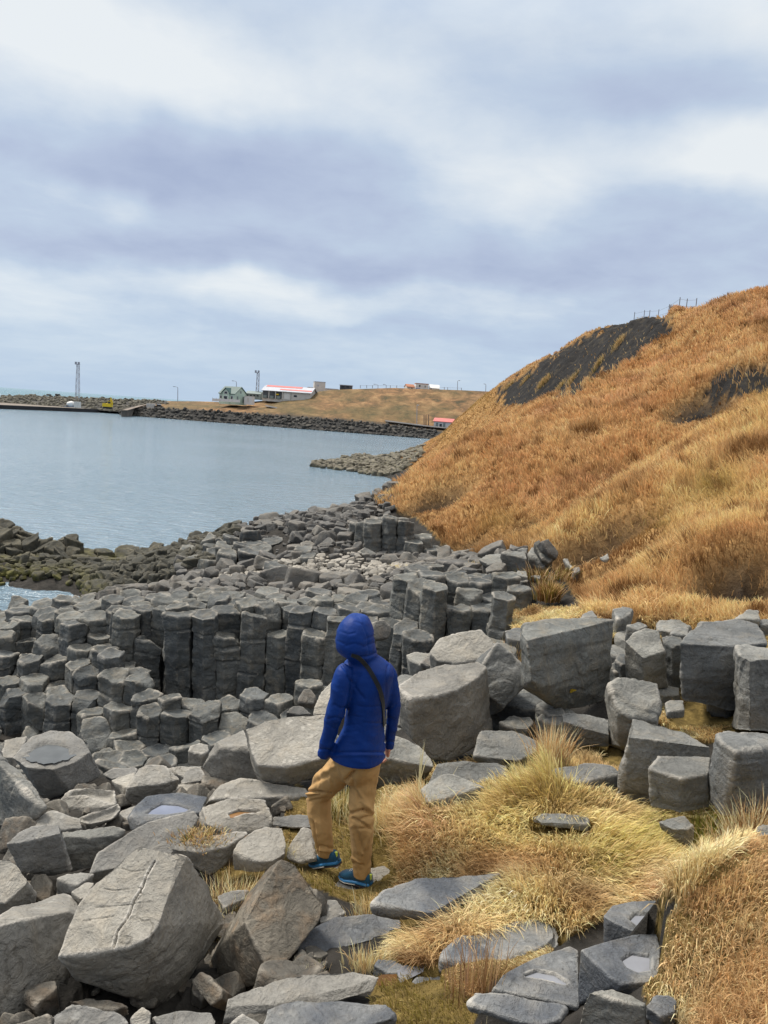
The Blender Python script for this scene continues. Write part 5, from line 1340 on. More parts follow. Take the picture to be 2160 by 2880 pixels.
for cx_, cy_, rx_, ry_, k_ in [(1545, 1060, 60, 40, .5), (1640, 850, 40, 30, .3), (1550, 880, 70, 30, .25), (1420, 1130, 60, 40, .3), (1080, 1130, 60, 40, .3), (1010, 850, 60, 40, .5), (960, 920, 40, 40, .3), (1350, 700, 60, 14, .4)]:
    m_ = np.exp(-(((hpx - cx_) / rx_) ** 2 + ((hpy - cy_) / ry_) ** 2)); col = blend(col, PAL['olive'] * one, m_ * k_ * 1.4)
# tussocky dark gaps
gapm = np.clip(perlin(B * np.array([2.3, 2.3, 2.3]), 46) - .18, 0, 1) * 2.2
col = blend(col, PAL['brown'] * one * .8, gapm)
far = np.clip(d / 30, .35, 3.2)
hol = np.zeros(N)
for px, py, dd, r, h in HOLLOWS:
    c_ = P('D', px, py, dd); hol = np.maximum(hol, np.exp(-(((B[:, 0] - c_[0]) / (r * 1.9)) ** 2 + ((B[:, 1] - c_[1] + r * .6) / (r * 1.9)) ** 2) ** 2))
L = np.where(d > 42, .62, 1) * (1 - .6 * hol) * (.17 + .16 * rng.random(N)) * (1 + .35 * g2) * np.clip(.6 + d / 30, .75, 1.15) * np.where(hpy > 1250, 1.05, 1.0)
Wd = np.clip(.0011 * d * rng.uniform(.6, 1.4, N), .008, .09)
lean = np.stack([-.65 + .5 * perlin(B * .6, 47) + rng.normal(size=N) * .5, -.45 + .6 * perlin(B * .6, 48) + rng.normal(size=N) * .5, np.zeros(N)], 1)
bend = np.clip(1.0 + .45 * perlin(B * .8, 49) + rng.normal(size=N) * .28, .05, 1.9)
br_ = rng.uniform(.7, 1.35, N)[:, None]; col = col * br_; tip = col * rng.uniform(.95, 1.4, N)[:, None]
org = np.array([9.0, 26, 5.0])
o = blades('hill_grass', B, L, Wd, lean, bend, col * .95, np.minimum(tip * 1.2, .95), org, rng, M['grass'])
tag(o, 'orange and golden dry grass covering the whole hillside', 'grass', None, 'stuff')
# grass fringes hanging over the scree edge and tufts growing in the scree
# ---------------- meadow, bank and terraces in front
wgt = np.where((meadm | terrm) & (gpx > -50) & (gpx < 2300) & (gpy < 3050), AREA / np.maximum(GY, 2.4) ** 1.7, 0) * np.where(terrm, 2.2, 1)
N = 150000
B = sample(wgt, N, rng)
hpx, hpy, _ = proj(B); hpx /= 1.30199; hpy /= 1.30199; d = B[:, 1]
keep = rock_clear(B, hpx, hpy, 1.10)
bank = inpoly(hpx, hpy, [(1390, 2060), (1480, 1950), (1560, 1870), (1640, 1800), (1900, 1750), (1900, 2500), (1470, 2500), (1480, 2200)])
path = inpoly(hpx, hpy, [(640, 1700), (830, 1700), (840, 1860), (870, 1900), (800, 1960), (640, 1930), (560, 1990), (440, 1900), (600, 1780)]) | inpoly(hpx, hpy, [(800, 2060), (880, 2090), (950, 2100), (980, 2130), (1040, 2180), (980, 2310), (800, 2310)])
shortm = path
thin = ~(shortm & (rng.random(N) < .35))
ok = keep & thin
B, hpx, hpy, d, bank, path = B[ok], hpx[ok], hpy[ok], d[ok], bank[ok], path[ok]; N = len(B); one = np.ones((N, 1))
g1 = perlin(B * 1.3, 50); g2 = perlin(B * 3.2, 51); g3 = rng.normal(size=N) * .3
col = blend(PAL['tan'] * one, PAL['gold'] * one, .65 + g1 * .8 + g3)
col = blend(col, PAL['straw'] * one, g2 * .9 + g3 * .9 + .12)
col = blend(col, PAL['brown'] * one, (perlin(B * 2.2, 52) - .15) * 1.8 + g3 * .3)
def spot(cx_, cy_, rx_, ry_): return np.exp(-(((hpx - cx_) / rx_) ** 2 + ((hpy - cy_) / ry_) ** 2))
lime = .7 * spot(1170, 1700, 110, 55) * .9 + spot(1100, 1800, 90, 60) * .5 + spot(1340, 1830, 130, 50) * .75 + spot(1450, 1790, 60, 50) * .5
col = blend(col, PAL['lime'] * one, lime * (.75 + g3 * 1.2))
col = blend(col, PAL['green'] * one, (spot(1300, 1880, 80, 30) + spot(1400, 1800, 60, 40) * .8 + spot(1540, 1760, 50, 40)) * (.5 + g3 * 1.5))
col = blend(col, PAL['rust'] * one, bank * (.62 + g1 * .6 + g3) + (spot(960, 2030, 90, 50) + spot(880, 1830, 50, 90) + spot(1150, 1880, 120, 40) + spot(1000, 2150, 60, 60)) * (.55 + g3))
col = blend(col, PAL['pink'] * one, (spot(930, 1770, 50, 70) + spot(1400, 1930, 50, 60)) * (.6 + g3))
col = blend(col, PAL['olive'] * one, path * (.75 + g3 * .8 + g1 * .5))
L = (.09 + .09 * rng.random(N)) * (1 + .4 * g1)
L *= np.where((hpx > 930) & (hpx < 1200) & (hpy > 2050), .5, 1)
L *= np.where(path, .3, 1) * np.where(bank, .62, 1) * np.where((hpx > 1430) & (hpy < 1870), .6, 1)
L *= 1 + .55 * spot(1170, 1700, 90, 50) + .3 * spot(930, 1770, 60, 60)
tm = terrm[np.clip((np.log(B[:, 1]) - _lw[0]) / (_lw[1] - _lw[0]), 0, NW - 1).astype(int), np.clip((B[:, 0] / B[:, 1] - _u[0]) / (_u[1] - _u[0]), 0, NU - 1).astype(int)]
L *= np.where(tm, .62, 1)
# blades whose projected tip would cover a rock in view are shortened
tipy = hpy - L * 1662 / np.maximum(d, 1) * .75
for bd in BOULDERS:
    if bd['d'] > 9: continue
    pl = [(a / 1.30199, b_ / 1.30199) for a, b_ in bd['poly']]
    for fr_ in (1.0, .55):
        hit = inpoly(hpx, hpy + (tipy - hpy) * fr_, pl) & (d < bd['d'] + .25)
        L = np.where(hit & (rng.random(N) < .88), L * .45, L)
Wd = np.clip(.00125 * d, .003, .014) * rng.uniform(.6, 1.4, N) * np.where(rng.random(N) < .08, 1.9, 1) * np.where(path, .8, 1)
# blades fall away from each tussock's crown
lean = np.stack([perlin(B * 1.5, 53) * 1.2 - .35, perlin(B * 1.5, 54) * 1.2 - .55, np.zeros(N)], 1)
for px, py, dd, r, h in MOUNDS:
    c_ = P('D', px, py, dd); q = B - c_; f = np.exp(-((q[:, 0] ** 2 + q[:, 1] ** 2) / (r * 1.25) ** 2)); lean[:, :2] += q[:, :2] / r * f[:, None] * 2.4
lean += rng.normal(size=(N, 3)) * .5; lean[:, 2] = 0
bend = np.clip(1.35 + .5 * perlin(B * 2.0, 55) + rng.normal(size=N) * .35 - .75 * spot(1170, 1690, 100, 50), .1, 2.6)
col = col * rng.uniform(.62, 1.35, N)[:, None]
bend = np.where(bank, bend + rng.normal(size=N) * .5, bend)
lean = lean + np.where(bank, 1.0, .25)[:, None] * rng.normal(size=(N, 3)) * np.array([1, 1, 0])
bend = np.where(path, rng.uniform(.2, 1.6, N), bend)
org = np.array([1.2, 4.5, 4.2])
bk = bank
for nm, mk, lab in (('meadow_grass', ~bk, 'golden green dry grass drooping between the foreground rocks'), ('bank_grass', bk, 'reddish dry grass matted over the bank in the lower right corner')):
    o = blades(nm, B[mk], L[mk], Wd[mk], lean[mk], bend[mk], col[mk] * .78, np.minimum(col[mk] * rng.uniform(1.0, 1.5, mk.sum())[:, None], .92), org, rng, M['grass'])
    tag(o, lab, 'grass', None, 'stuff')

# ---------------- single tufts that can be told apart
def tuft(name, label, zone, x, y, dd, n, L0, spread, cols, bend0=.55, lean0=(0, 0), wk=1.0, group=None, on=None, heads=0):
    c_ = P(zone, x, y, dd)
    if on is None: c_[2] = float(ground(c_[0], c_[1]))
    B = c_ + np.stack([rng.normal(size=n) * spread, rng.normal(size=n) * spread * .8, np.zeros(n)], 1)
    if on is None: B[:, 2] = ground(B[:, 0], B[:, 1]) - .01
    q = (B - c_) / spread; q[:, 2] = 0
    lean = q * .6 + rng.normal(size=(n, 3)) * .5 + np.array([lean0[0], lean0[1], 0]); lean[:, 2] = 0
    ci = rng.integers(0, len(cols), n); col = np.array([PAL[k] for k in cols])[ci] * rng.uniform(.75, 1.15, n)[:, None]
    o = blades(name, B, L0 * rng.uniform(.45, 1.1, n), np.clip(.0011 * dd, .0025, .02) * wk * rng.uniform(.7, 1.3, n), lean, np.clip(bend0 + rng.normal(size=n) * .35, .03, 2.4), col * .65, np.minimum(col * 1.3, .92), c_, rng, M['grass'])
    return tag(o, label, 'grass tuft', group)
tuft('grass_tuft', 'orange tuft with long thin stalks standing before the great block', 'I', 490, 1320, 5.7, 420, .42, .055, ['rust', 'tan', 'tan', 'straw'], .35)
tuft('grass_tuft', 'bushy brown tuft between the cracked boulder and the rounded blocks', 'C', 350, 470, 4.35, 900, .22, .12, ['tan', 'gold', 'brown', 'straw'], .7)
tuft('grass_tuft', 'mossy tuft squeezed between the two big left boulders', 'C', 350, 640, 4.15, 420, .08, .08, ['olive', 'gold', 'tan'], .8)
tuft('grass_tuft', 'reddish tuft at the bottom edge under the pointed boulder', 'C', 330, 1230, 3.2, 520, .17, .07, ['rust', 'tan', 'brown', 'straw'], .35)
tuft('grass_tuft', 'thin straw coloured tuft on the edge of the bottom left slab', 'B', 510, 545, 3.75, 130, .10, .04, ['straw', 'gold'], .6)
tuft('grass_tuft', 'small tuft of reeds below the dark slab, at the muddy puddle', 'C', 870, 1040, 3.5, 110, .10, .035, ['straw', 'tan'], .4)
tuft('grass_tuft', 'pale tuft in front of the dark slab, left of the muddy puddle', 'C', 1250, 1010, 3.55, 260, .13, .05, ['straw', 'gold', 'tan'], .5)
tuft('grass_tuft', 'tall reddish reeds in front of the layered slab', 'E', 790, 960, 3.05, 130, .34, .055, ['rust', 'brown', 'tan', 'pink'], .22)
tuft('grass_tuft', 'golden tuft at the bottom edge left of the dark layered slab', 'E', 850, 1125, 2.7, 260, .11, .06, ['gold', 'straw', 'tan'], .5)
tuft('grass_tuft', 'straw tuft rising between the rounded blocks beside the raised leg', 'C', 735, 170, 4.75, 160, .16, .03, ['straw', 'gold'], .35)
tuft('grass_tuft', 'tall straw stalks behind the knees of the person', 'P', 385, 1460, 5.5, 240, .22, .07, ['straw', 'gold', 'olive'], .3)
tuft('grass_tuft', 'golden tuft leaning on the grey block below the bare hand', 'W', 420, 520, 5.3, 700, .22, .13, ['gold', 'straw', 'tan'], .8, (-.6, -.3))
tuft('grass_tuft', 'spray of straw beside the right trouser leg', 'W', 160, 640, 5.2, 520, .28, .09, ['gold', 'straw', 'tan'], .6, (-.2, -.2))
tuft('grass_tuft', 'thin upright stalks in front of the grey block below the bare hand', 'W', 430, 400, 5.6, 14, .46, .006, ['straw'], .12, wk=1.2)
tuft('grass_tuft', 'golden tuft hanging over the left end of the pitted slab', 'E', 130, 300, 4.15, 420, .14, .06, ['gold', 'straw', 'tan'], .6)
tuft('grass_tuft', 'dark green tuft in the shade below the leaning column', 'X', 1200, 900, 4.75, 260, .24, .08, ['green', 'olive', 'green'], .6)
tuft('grass_tuft', 'seed heads of tall dry grass at the right edge', 'X', 1480, 1060, 4.2, 500, .30, .07, ['straw', 'tan', 'brown'], .55, (-.5, -.1))
tuft('grass_tuft', 'orange tuft on the terrace behind the smooth grey boulder', 'I', 230, 740, 9.0, 520, .34, .2, ['rust', 'tan', 'gold'], .5)
tuft('grass_tuft', 'brown weeds among the dark cubes of the short cliff', 'I', 470, 560, 12.8, 900, .36, .08, ['olive', 'brown', 'tan'], .6, on=1)
tuft('grass_tuft', 'grey green weeds hanging below the dark overhang', 'I', 470, 400, 14.2, 420, .36, .22, ['olive', 'brown', 'tan'], .9)
tuft('grass_tuft', 'little orange mat of grass on the grass topped block', 'A', 1330, 1085, 4.72, 620, .045, .085, ['rust', 'tan', 'olive', 'gold'], 1.2, on=1)
for k, (x, y, dd) in enumerate([(540, 525, 62), (600, 545, 60), (450, 560, 66), (430, 625, 66), (340, 570, 75), (740, 430, 56), (840, 440, 55), (250, 640, 80)]):
    q = P('L', x, y, dd)
    B = q + np.stack([rng.normal(size=260) * .2, rng.normal(size=260) * .2, np.zeros(260)], 1); B[:, 2] = ground(B[:, 0], B[:, 1])
    cc = np.array([PAL[k_] for k_ in ('tan', 'gold', 'olive', 'tan')])[rng.integers(0, 4, 260)]
    ln = np.stack([-.6 + rng.normal(size=260) * .5, -.6 + rng.normal(size=260) * .5, np.zeros(260)], 1)
    o = blades('scree_tuft', B, rng.uniform(.25, .5, 260), np.full(260, .035), ln, np.full(260, 1.1), cc * .6, cc, q, rng, M['grass'])
    tag(o, 'tan grass tuft clinging to the dark scree slope below the hill crest', 'grass tuft', 'tufts on the scree slope')
# muddy puddles on the path
def pool(name, px, zone, dd, col, lift=.004):
    pts = [P(zone, x, y, dd) for x, y in px]
    A = P(zone, np.mean([p[0] for p in px]), np.mean([p[1] for p in px]), dd)
    z = A[2]; V_ = [Pz(zone, x, y, z) for x, y in px]
    mb = MB(); mb.add(V_, [tuple(range(len(V_)))]); o = mb.build(name, M[col], None, A); tag(o, kind='structure')
    f = [tuple(v_[:2]) for v_ in V_]
    return z

pool('muddy_puddle', [(255, 690), (300, 668), (400, 665), (500, 690), (505, 720), (440, 745), (380, 752), (290, 720)], 'E', 3.5, 'puddle_mud')
pool('muddy_puddle', [(140, 830), (175, 808), (275, 805), (278, 860), (230, 885), (150, 880)], 'E', 3.35, 'puddle_mud')
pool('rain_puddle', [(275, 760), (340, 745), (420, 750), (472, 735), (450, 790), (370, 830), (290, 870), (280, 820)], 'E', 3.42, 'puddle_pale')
# yellow lichen on the great block
gb = [q['o'] for q in BOULDERS if q['o'].name.startswith('great_block')][0]
bv = BVHTree.FromPolygons([tuple(q.co) for q in gb.data.vertices], [tuple(q.vertices) for q in gb.data.polygons])
rim_ = []
for k in range(16):
    a_ = 2 * math.pi * k / 16; rr_ = 1 + .3 * math.sin(3 * a_ + 1)
    h_ = bv.ray_cast(Vector(CAM) - gb.location, Vector(ray(*F('I', 596 + 17 * rr_ * math.cos(a_), 1045 + 9 * rr_ * math.sin(a_) - 4 * math.cos(a_)))).normalized())
    if h_[0] is not None: rim_.append(np.array(h_[0]) + np.array(h_[1]) * .006)
if len(rim_) > 8:
    mb = MB(); mb.add([np.mean(rim_, axis=0)] + rim_, [(0, 1 + k, 1 + (k + 1) % len(rim_)) for k in range(len(rim_))])
    M['lichen'] = plain('yellow_lichen', (.42, .29, .02), .9, .4, 40)
    lo_ = link('lichen_patch', meshdata(mb.v, mb.f), M['lichen'], gb); lo_['label'] = 'small yellow lichen patch'
# ------------------------------------------------------------------ the far shore
def ipl(x, pts): return interp(x, pts)
XS = np.arange(258, 1140, 7.0)
rowsV = []
rg = np.random.default_rng(5)
FARC = {}
for x in XS:
    yw = 897 + (x - 265) * .0773
    w0 = Pz('D', x, yw, 0.0); dW = w0[1]
    yr = ipl(x, [(258, 893), (265, 889), (300, 882), (350, 884), (430, 888), (560, 898), (700, 908), (800, 916), (925, 931), (1140, 953)])
    yb = ipl(x, [(258, 892), (265, 888), (350, 880.5), (430, 884), (560, 891), (620, 889), (700, 898), (830, 911), (925, 923), (1140, 944)])
    yc = ipl(x, [(258, 891), (300, 874), (330, 866), (430, 867), (480, 868.5), (545, 868), (600, 862), (640, 855), (660, 849), (720, 842), (850, 838), (1000, 843), (1060, 846), (1140, 850)])
    dC = dW + ipl(x, [(258, 18), (330, 40), (560, 38), (660, 42), (850, 48), (1140, 50)])
    a = w0 + np.array([0, -3, -2.2]); rip = P('D', x, yr, dW + 5); base = P('D', x, yb, dW + 11)
    cr = P('D', x, yc, dC)
    col = [a, w0, rip, base]
    for f in (.12, .25, .4, .55, .7, .82, .92):
        py = yb + (yc - yb) * f ** .9; col.append(P('D', x, py, dW + 11 + (dC - dW - 11) * f))
    col.append(cr)
    for k in (1, 2, 3, 5): col.append(cr + np.array([x * .01, 30.0 * k, -.35 * k]))
    rowsV.append(col); FARC[int(round(x))] = (w0, rip, base, cr)
Vf = np.array(rowsV); nx_, ny_, _ = Vf.shape
q = Vf.reshape(-1, 3); nzv = fbm(q * .16, 3, 61) * .5
hmask = np.zeros((nx_, ny_)); hmask[:, 4:-5] = 1
Vf[:, :, 2] += nzv.reshape(nx_, ny_) * hmask
idx = np.arange(nx_ * ny_).reshape(nx_, ny_)
quads = np.stack([idx[:-1, :-1], idx[1:, :-1], idx[1:, 1:], idx[:-1, 1:]], -1).reshape(-1, 4)
me = fast_mesh('far_hill', Vf.reshape(-1, 3), quads=quads, smooth=True)
gm = np.zeros((nx_, ny_)); gm[:, 3:] = 1; set_float(me, 'grass', gm.ravel())
t = NT('far_turf'); p = t.pos()
mp = t.n('ShaderNodeMapping'); mp.inputs['Scale'].default_value = (1, .6, 2.2); t.l(p, mp.inputs[0])
a_ = t.ramp(t.noise(mp.outputs[0], .22, 8, .7, .4), [(.34, (.055, .045, .02)), (.45, (.15, .085, .038)), (.55, (.26, .145, .065)), (.68, (.40, .25, .12))])
a2 = t.ramp(t.noise(p, .045, 4, .6), [(.4, 0.0), (.62, .75)])
c = t.mix(a2, a_, t.ramp(t.noise(mp.outputs[0], .5, 6, .7), [(.35, (.05, .05, .02)), (.65, (.16, .12, .05))]))
c = t.mix(t.attr('grass'), (.03, .03, .03), c)
t.l(c, t.b.inputs['Base Color']); t.b.inputs['Roughness'].default_value = .95
t.l(t.bump(t.noise(p, 1.2, 6, .7), .8, .6), t.b.inputs['Normal']); M['far_turf'] = t.m
tag(link('far_hill', me, M['far_turf']), kind='structure')
M['asphalt'] = plain('worn_asphalt', (.10, .10, .105), .9, .2, .5)
M['gravel'] = plain('quay_gravel', (.20, .17, .145), .95, .35, .4)
M['quaywall'] = plain('tarred_quay_wall', (.022, .022, .025), .8, .4, .3)
M['white'] = plain('white_paint', (.72, .72, .72), .6, .06, 1.0)
M['cream'] = plain('off_white_wall', (.62, .60, .57), .7, .08, 1.0)
M['mint'] = plain('pale_green_cladding', (.50, .63, .54), .7, .06, 1.0)
M['greenroof'] = plain('dark_green_roof', (.030, .085, .085), .6, .15, 1.0)
M['redroof'] = plain('red_metal_roof', (.56, .16, .15), .5, .12, .8)
M['orangeroof'] = plain('orange_roof', (.46, .19, .10), .6, .12, .8)
M['greyroof'] = plain('light_grey_metal_roof', (.46, .48, .54), .5, .08, .6)
M['greywall'] = plain('grey_green_wall', (.22, .27, .27), .7, .1, .8)
M['darkwin'] = plain('dark_window', (.03, .035, .045), .2, .1, 1.0)
M['darkbay'] = plain('bay_shade_dark_wall', (.085, .09, .10), .8, .4, .35)  # painted shade for the bay panels; also dark hut walls and plinth
M['steel'] = plain('galvanised_steel', (.36, .38, .44), .5, .1, .5, .3)
M['yellow'] = plain('yellow_machine_paint', (.72, .50, .02), .5, .1, 2.0)
M['black'] = plain('black_rubber', (.02, .02, .021), .8, .2, 4.0)
M['wood'] = plain('weathered_pole', (.34, .22, .14), .8, .2, 3.0)
M['blue'] = plain('blue_board', (.15, .30, .60), .6, .1, 1.0)
M['fencewood'] = plain('grey_fence_post', (.16, .145, .15), .85, .2, 6.0)
# road up the bank and along the rip-rap
def ribbon(name, pts, wd, mat):
    V_ = []
    for i, p_ in enumerate(pts):
        V_ += [p_ + np.array([0, -wd / 2, 0]), p_ + np.array([0, wd / 2, .35])]
    mb = MB(); mb.add(V_, [(2 * i, 2 * i + 2, 2 * i + 3, 2 * i + 1) for i in range(len(pts) - 1)])
    return tag(mb.build(name, M[mat]), kind='structure')
def far_ground(px, f=0.0):
    k = min(FARC, key=lambda q_: abs(q_ - px)); return FARC[k]
rp = [P('Q', x, y, 268) for x, y in [(690, 430), (800, 452), (900, 478), (1000, 502), (1100, 522), (1200, 545)]]
ribbon('road', [far_ground(x)[2] + np.array([0, -1.2, .25]) for x in np.arange(830, 1100, 14)], 3.6, 'asphalt')
mb = MB(); L_, R_ = [], []
for (x, y) in [(690, 428), (800, 449), (900, 474), (1000, 499), (1110, 522), (1230, 550)]:
    dd = far_ground(F('Q', x, y)[0] / 1.302)[2][1] + ipl(x, [(690, 9), (1230, 1)])
    L_.append(P('Q', x, y + 8, dd - 1.0) + np.array([0, 0, .35])); R_.append(P('Q', x, y - 7, dd + 2.5) + np.array([0, 0, .35]))
mb.add(L_ + R_, [(i, i + 1, i + 7, i + 6) for i in range(5)]); tag(mb.build('road', M['asphalt']), kind='structure')

# rip-rap stones
RIP = [m_.copy() for m_ in (BLOCKS + ROUND)]
for m_ in RIP: m_.materials.clear(); m_.materials.append(M['riprap'])
rng = np.random.default_rng(12); nrip = 0
spots = []
for x in np.arange(262, 945, 7.6):
    k = min(FARC, key=lambda q_: abs(q_ - x)); w0, rip, base, cr = FARC[k]
    off = (x - k) / 1662 * w0[1]
    for f in (.06, .40, .74, 1.02):
        p_ = w0 + (rip - w0) * (f + rng.normal() * .06); spots.append((p_ + np.array([off + rng.normal() * .3, 0, 0]), f))
rng.shuffle(spots)
rest = []
for p_, f in spots:
    s_ = rng.uniform(1.05, 2.1); k = int(rng.integers(0, len(RIP)))
    if nrip < 298:
        o = bpy.data.objects.new('breakwater_stone', RIP[k]); COL.objects.link(o); nrip += 1
        o.location = p_; o.rotation_euler = (rng.normal() * .5, rng.normal() * .5, rng.uniform(0, 6.28)); o.scale = s_ * rng.uniform(.8, 1.2, 3)
        tag(o, 'dark boulder of the long rock armour along the far shore below the road', 'armour stone', 'armour stones along the far shore')
    else:
        rest.append((8 + k, p_, s_ * rng.uniform(.8, 1.2, 3), rotm(rng.uniform(0, 6.28), rng.normal() * .5, rng.normal() * .5)))
for _ in range(420):     # smaller stones in between
    x = rng.uniform(270, 935); k = min(FARC, key=lambda q_: abs(q_ - x)); w0, rip, base, cr = FARC[k]
    p_ = w0 + (rip - w0) * rng.uniform(0, 1.25) + np.array([rng.normal() * .6, .4, 0])
    rest.append((int(rng.integers(8, 22)), p_, rng.uniform(.5, 1.2) * rng.uniform(.8, 1.2, 3), rotm(rng.uniform(0, 6.28), rng.normal() * .5, rng.normal() * .5)))
stuff_stones('armour_rubble', rest, 'smaller dark rubble packed between the rock armour of the far shore', 'rubble', M['riprap'], LOWD, np.array([-30.0, 260, 2]))

# ---- quay, its apron and the outer breakwater
qa, qb = Pz('S', -150, 236, 0), Pz('S', 1265, 291, 0)
qt = P('S', -150, 200, qa[1])[2]; zq = max(.9, (qt + P('S', 1265, 256, qb[1])[2]) / 2)
qd = (qb - qa) / np.linalg.norm(qb - qa); qn = np.array([-qd[1], qd[0], 0])
mb = MB(); mb.frame(qa + np.array([0, 0, -2]), qd, qn, np.array([0, 0, 1.0]), [(0, 0), (np.linalg.norm(qb - qa), 0), (np.linalg.norm(qb - qa), zq + 2), (0, zq + 2)], 1.2)
o = mb.build('quay_wall', M['quaywall'], None, qa); tag(o, 'long black quay wall across the water at the left', 'quay')
mb = MB(); L0_ = np.linalg.norm(qb - qa) + 30
mb.frame(qa + qn * 1.2 + np.array([0, 0, -1]), qd, qn, np.array([0, 0, 1.0]), [(0, 0), (L0_, 0), (L0_, zq + .95), (0, zq + .95)], 70)
tag(mb.build('quay_apron', M['gravel']), kind='structure')
dB = qa[1] + 62
top = [(-150, 140), (-40, 138), (0, 128), (60, 106), (200, 104), (450, 108), (600, 120), (900, 130), (1200, 140), (1500, 150), (1620, 152)]
xs = np.arange(-150, 1640, 30); VV = []
for x in xs:
    yt = ipl(x, top)
    tp = P('S', x, yt + 9, dB); bf = np.array([tp[0] * .95, dB - 16, zq - .3]); bb = np.array([tp[0], dB + 14, -1.0])
    VV += [bf, bf * .45 + tp * .55 + np.array([0, 0, .2]), tp, bb]
n4 = len(xs); idx = np.arange(n4 * 4).reshape(n4, 4)
me = fast_mesh('outer_breakwater', np.array(VV), quads=np.stack([idx[:-1, :-1], idx[1:, :-1], idx[1:, 1:], idx[:-1, 1:]], -1).reshape(-1, 4))
set_float(me, 'wear', np.zeros(len(VV))); o = link('outer_breakwater', me, M['riprap']); tag(o, 'long grey rock breakwater behind the quay, against the green sea', 'breakwater')
spec = []
for _ in range(900):
    i = rng.integers(0, n4 - 1); f = rng.uniform(0, 2.05); j = int(min(f, 1)); a_ = np.array(VV[i * 4 + j]); b_ = np.array(VV[i * 4 + j + 1]); p_ = a_ + (b_ - a_) * (f - j)
    p_ = p_ + np.array([rng.uniform(-2.5, 2.5), 0, 0]); spec.append((int(rng.integers(8, 22)), p_, rng.uniform(.8, 1.8) * rng.uniform(.8, 1.2, 3), rotm(rng.uniform(0, 6.28), rng.normal() * .5, rng.normal() * .5)))
mb_o = stuff_stones('breakwater_rocks', spec, 'tumbled rocks covering the outer breakwater behind the quay', 'rocks', M['beach'], LOWD, np.array([-100.0, dB, 3]))
for x, y in [(475, 106), (560, 108)]:
    p_ = P('S', x, y, dB); o = bpy.data.objects.new('breakwater_boulder', RIP[3 if x < 500 else 6]); COL.objects.link(o); o.location = p_; o.scale = (2.4, 2.0, 1.5)
    tag(o, 'left of the two dark boulders sticking up on the outer breakwater' if x < 500 else 'right of the two dark boulders sticking up on the outer breakwater', 'boulder')
# ramp from the quay to the road
mb = MB(); rr = [(1180, 246, 256), (1240, 228, 270), (1330, 205, 284), (1430, 186, 296), (1520, 176, 304)]
Lr = [P('S', x, y + 8, d_) for x, y, d_ in rr]; Rr = [P('S', x + 60, y + 9 if i < 2 else y + 4, d_ + 3) for i, (x, y, d_) in enumerate(rr)]
lo_ = [p_ * np.array([1, 1, 0]) + np.array([0, 0, -.5]) for p_ in Lr + Rr]
n5 = len(rr)
mb.add(Lr + Rr, [(i, i + 1, i + 1 + n5, i + n5) for i in range(n5 - 1)])
mb.add(Lr + lo_[:n5], [(i, i + n5, i + n5 + 1, i + 1) for i in range(n5 - 1)])
tag(mb.build('ramp_road', M['gravel']), kind='structure')

# ------------------------------------------------------------------ buildings
def m_per(zone, d): return ZONES[zone][2] * d / FPX
def house(name, label, cat, zone, x, y, d, yaw, L, W, H, rise, wall, roof, over=.35):
    """x, y: pixel of the front left foot; returns thing and a local->world function"""
    o0 = P(zone, x, y, d); T = thing(name, label, cat, o0)
    ax = np.array([math.cos(yaw), -math.sin(yaw), 0]); ay = np.array([math.sin(yaw), math.cos(yaw), 0]); az = np.array([0, 0, 1.0])
    W2 = lambda a, b_, c_: o0 + ax * a + ay * b_ + az * c_
    mb = MB(); prof = [(0, -1), (W, -1), (W, H), (W / 2, H + rise), (0, H)] if rise else [(0, -1), (W, -1), (W, H), (0, H)]
    mb.frame(o0, ay, ax, az, prof, L); mb.build('wall', M[wall], T)
    if rise:
        k = rise / (W / 2); mb = MB()
        for s_ in (0, 1):
            e0 = -over if s_ == 0 else W + over; r0 = W / 2
            V_ = [(-over, e0, H - over * k + .06), (L + over, e0, H - over * k + .06), (L + over, r0, H + rise + .06), (-over, r0, H + rise + .06)]
            P4 = [W2(*v_) for v_ in V_]; P8 = P4 + [p_ + az * .18 for p_ in P4]
            mb.add(P8, [(3, 2, 1, 0), (4, 5, 6, 7), (0, 1, 5, 4), (1, 2, 6, 5), (2, 3, 7, 6), (3, 0, 4, 7)])
        mb.build('roof', M[roof], T)
    else:
        mb = MB(); mb.frame(W2(-over, -over, H + .004), ax, ay, az, [(0, 0), (L + 2 * over, 0), (L + 2 * over, .25), (0, .25)], W + 2 * over); mb.build('roof', M[roof], T)
    def front(nm, a, c_, w_, h_, mat, proud=.06, frame=None):
        mb = MB(); mb.frame(W2(a, -proud, c_), ax, ay, az, [(0, 0), (w_, 0), (w_, h_), (0, h_)], proud + .02)
        pr = T
        if frame:
            mf = MB()
            for (a1, c1, w1, h1) in ((a - .12, c_ - .12, w_ + .24, .12), (a - .12, c_ + h_, w_ + .24, .12), (a - .12, c_, .12, h_), (a + w_, c_, .12, h_)):
                mf.frame(W2(a1, -proud - .04, c1), ax, ay, az, [(0, 0), (w1, 0), (w1, h1), (0, h1)], proud + .06)
        ob = mb.build(nm, M[mat], T)
        if frame: mf.build('frame', M[frame], ob)
        return ob
    def end(nm, b_, c_, w_, h_, mat, proud=.06):
        mb = MB(); mb.frame(W2(L - .02, b_, c_), ay, ax, az, [(0, 0), (w_, 0), (w_, h_), (0, h_)], proud + .02); return mb.build(nm, M[mat], T)
    return T, W2, ax, ay, front, end
s = m_per('Q', 288)
T, W2, ax, ay, front, end = house('green_house', 'pale green timber house with dark green roof and a front gable, on the far shore', 'house', 'Q', 150, 362, 288, R(27), 7.2, 7.0, 2.9, 2.5, 'mint', 'greenroof')
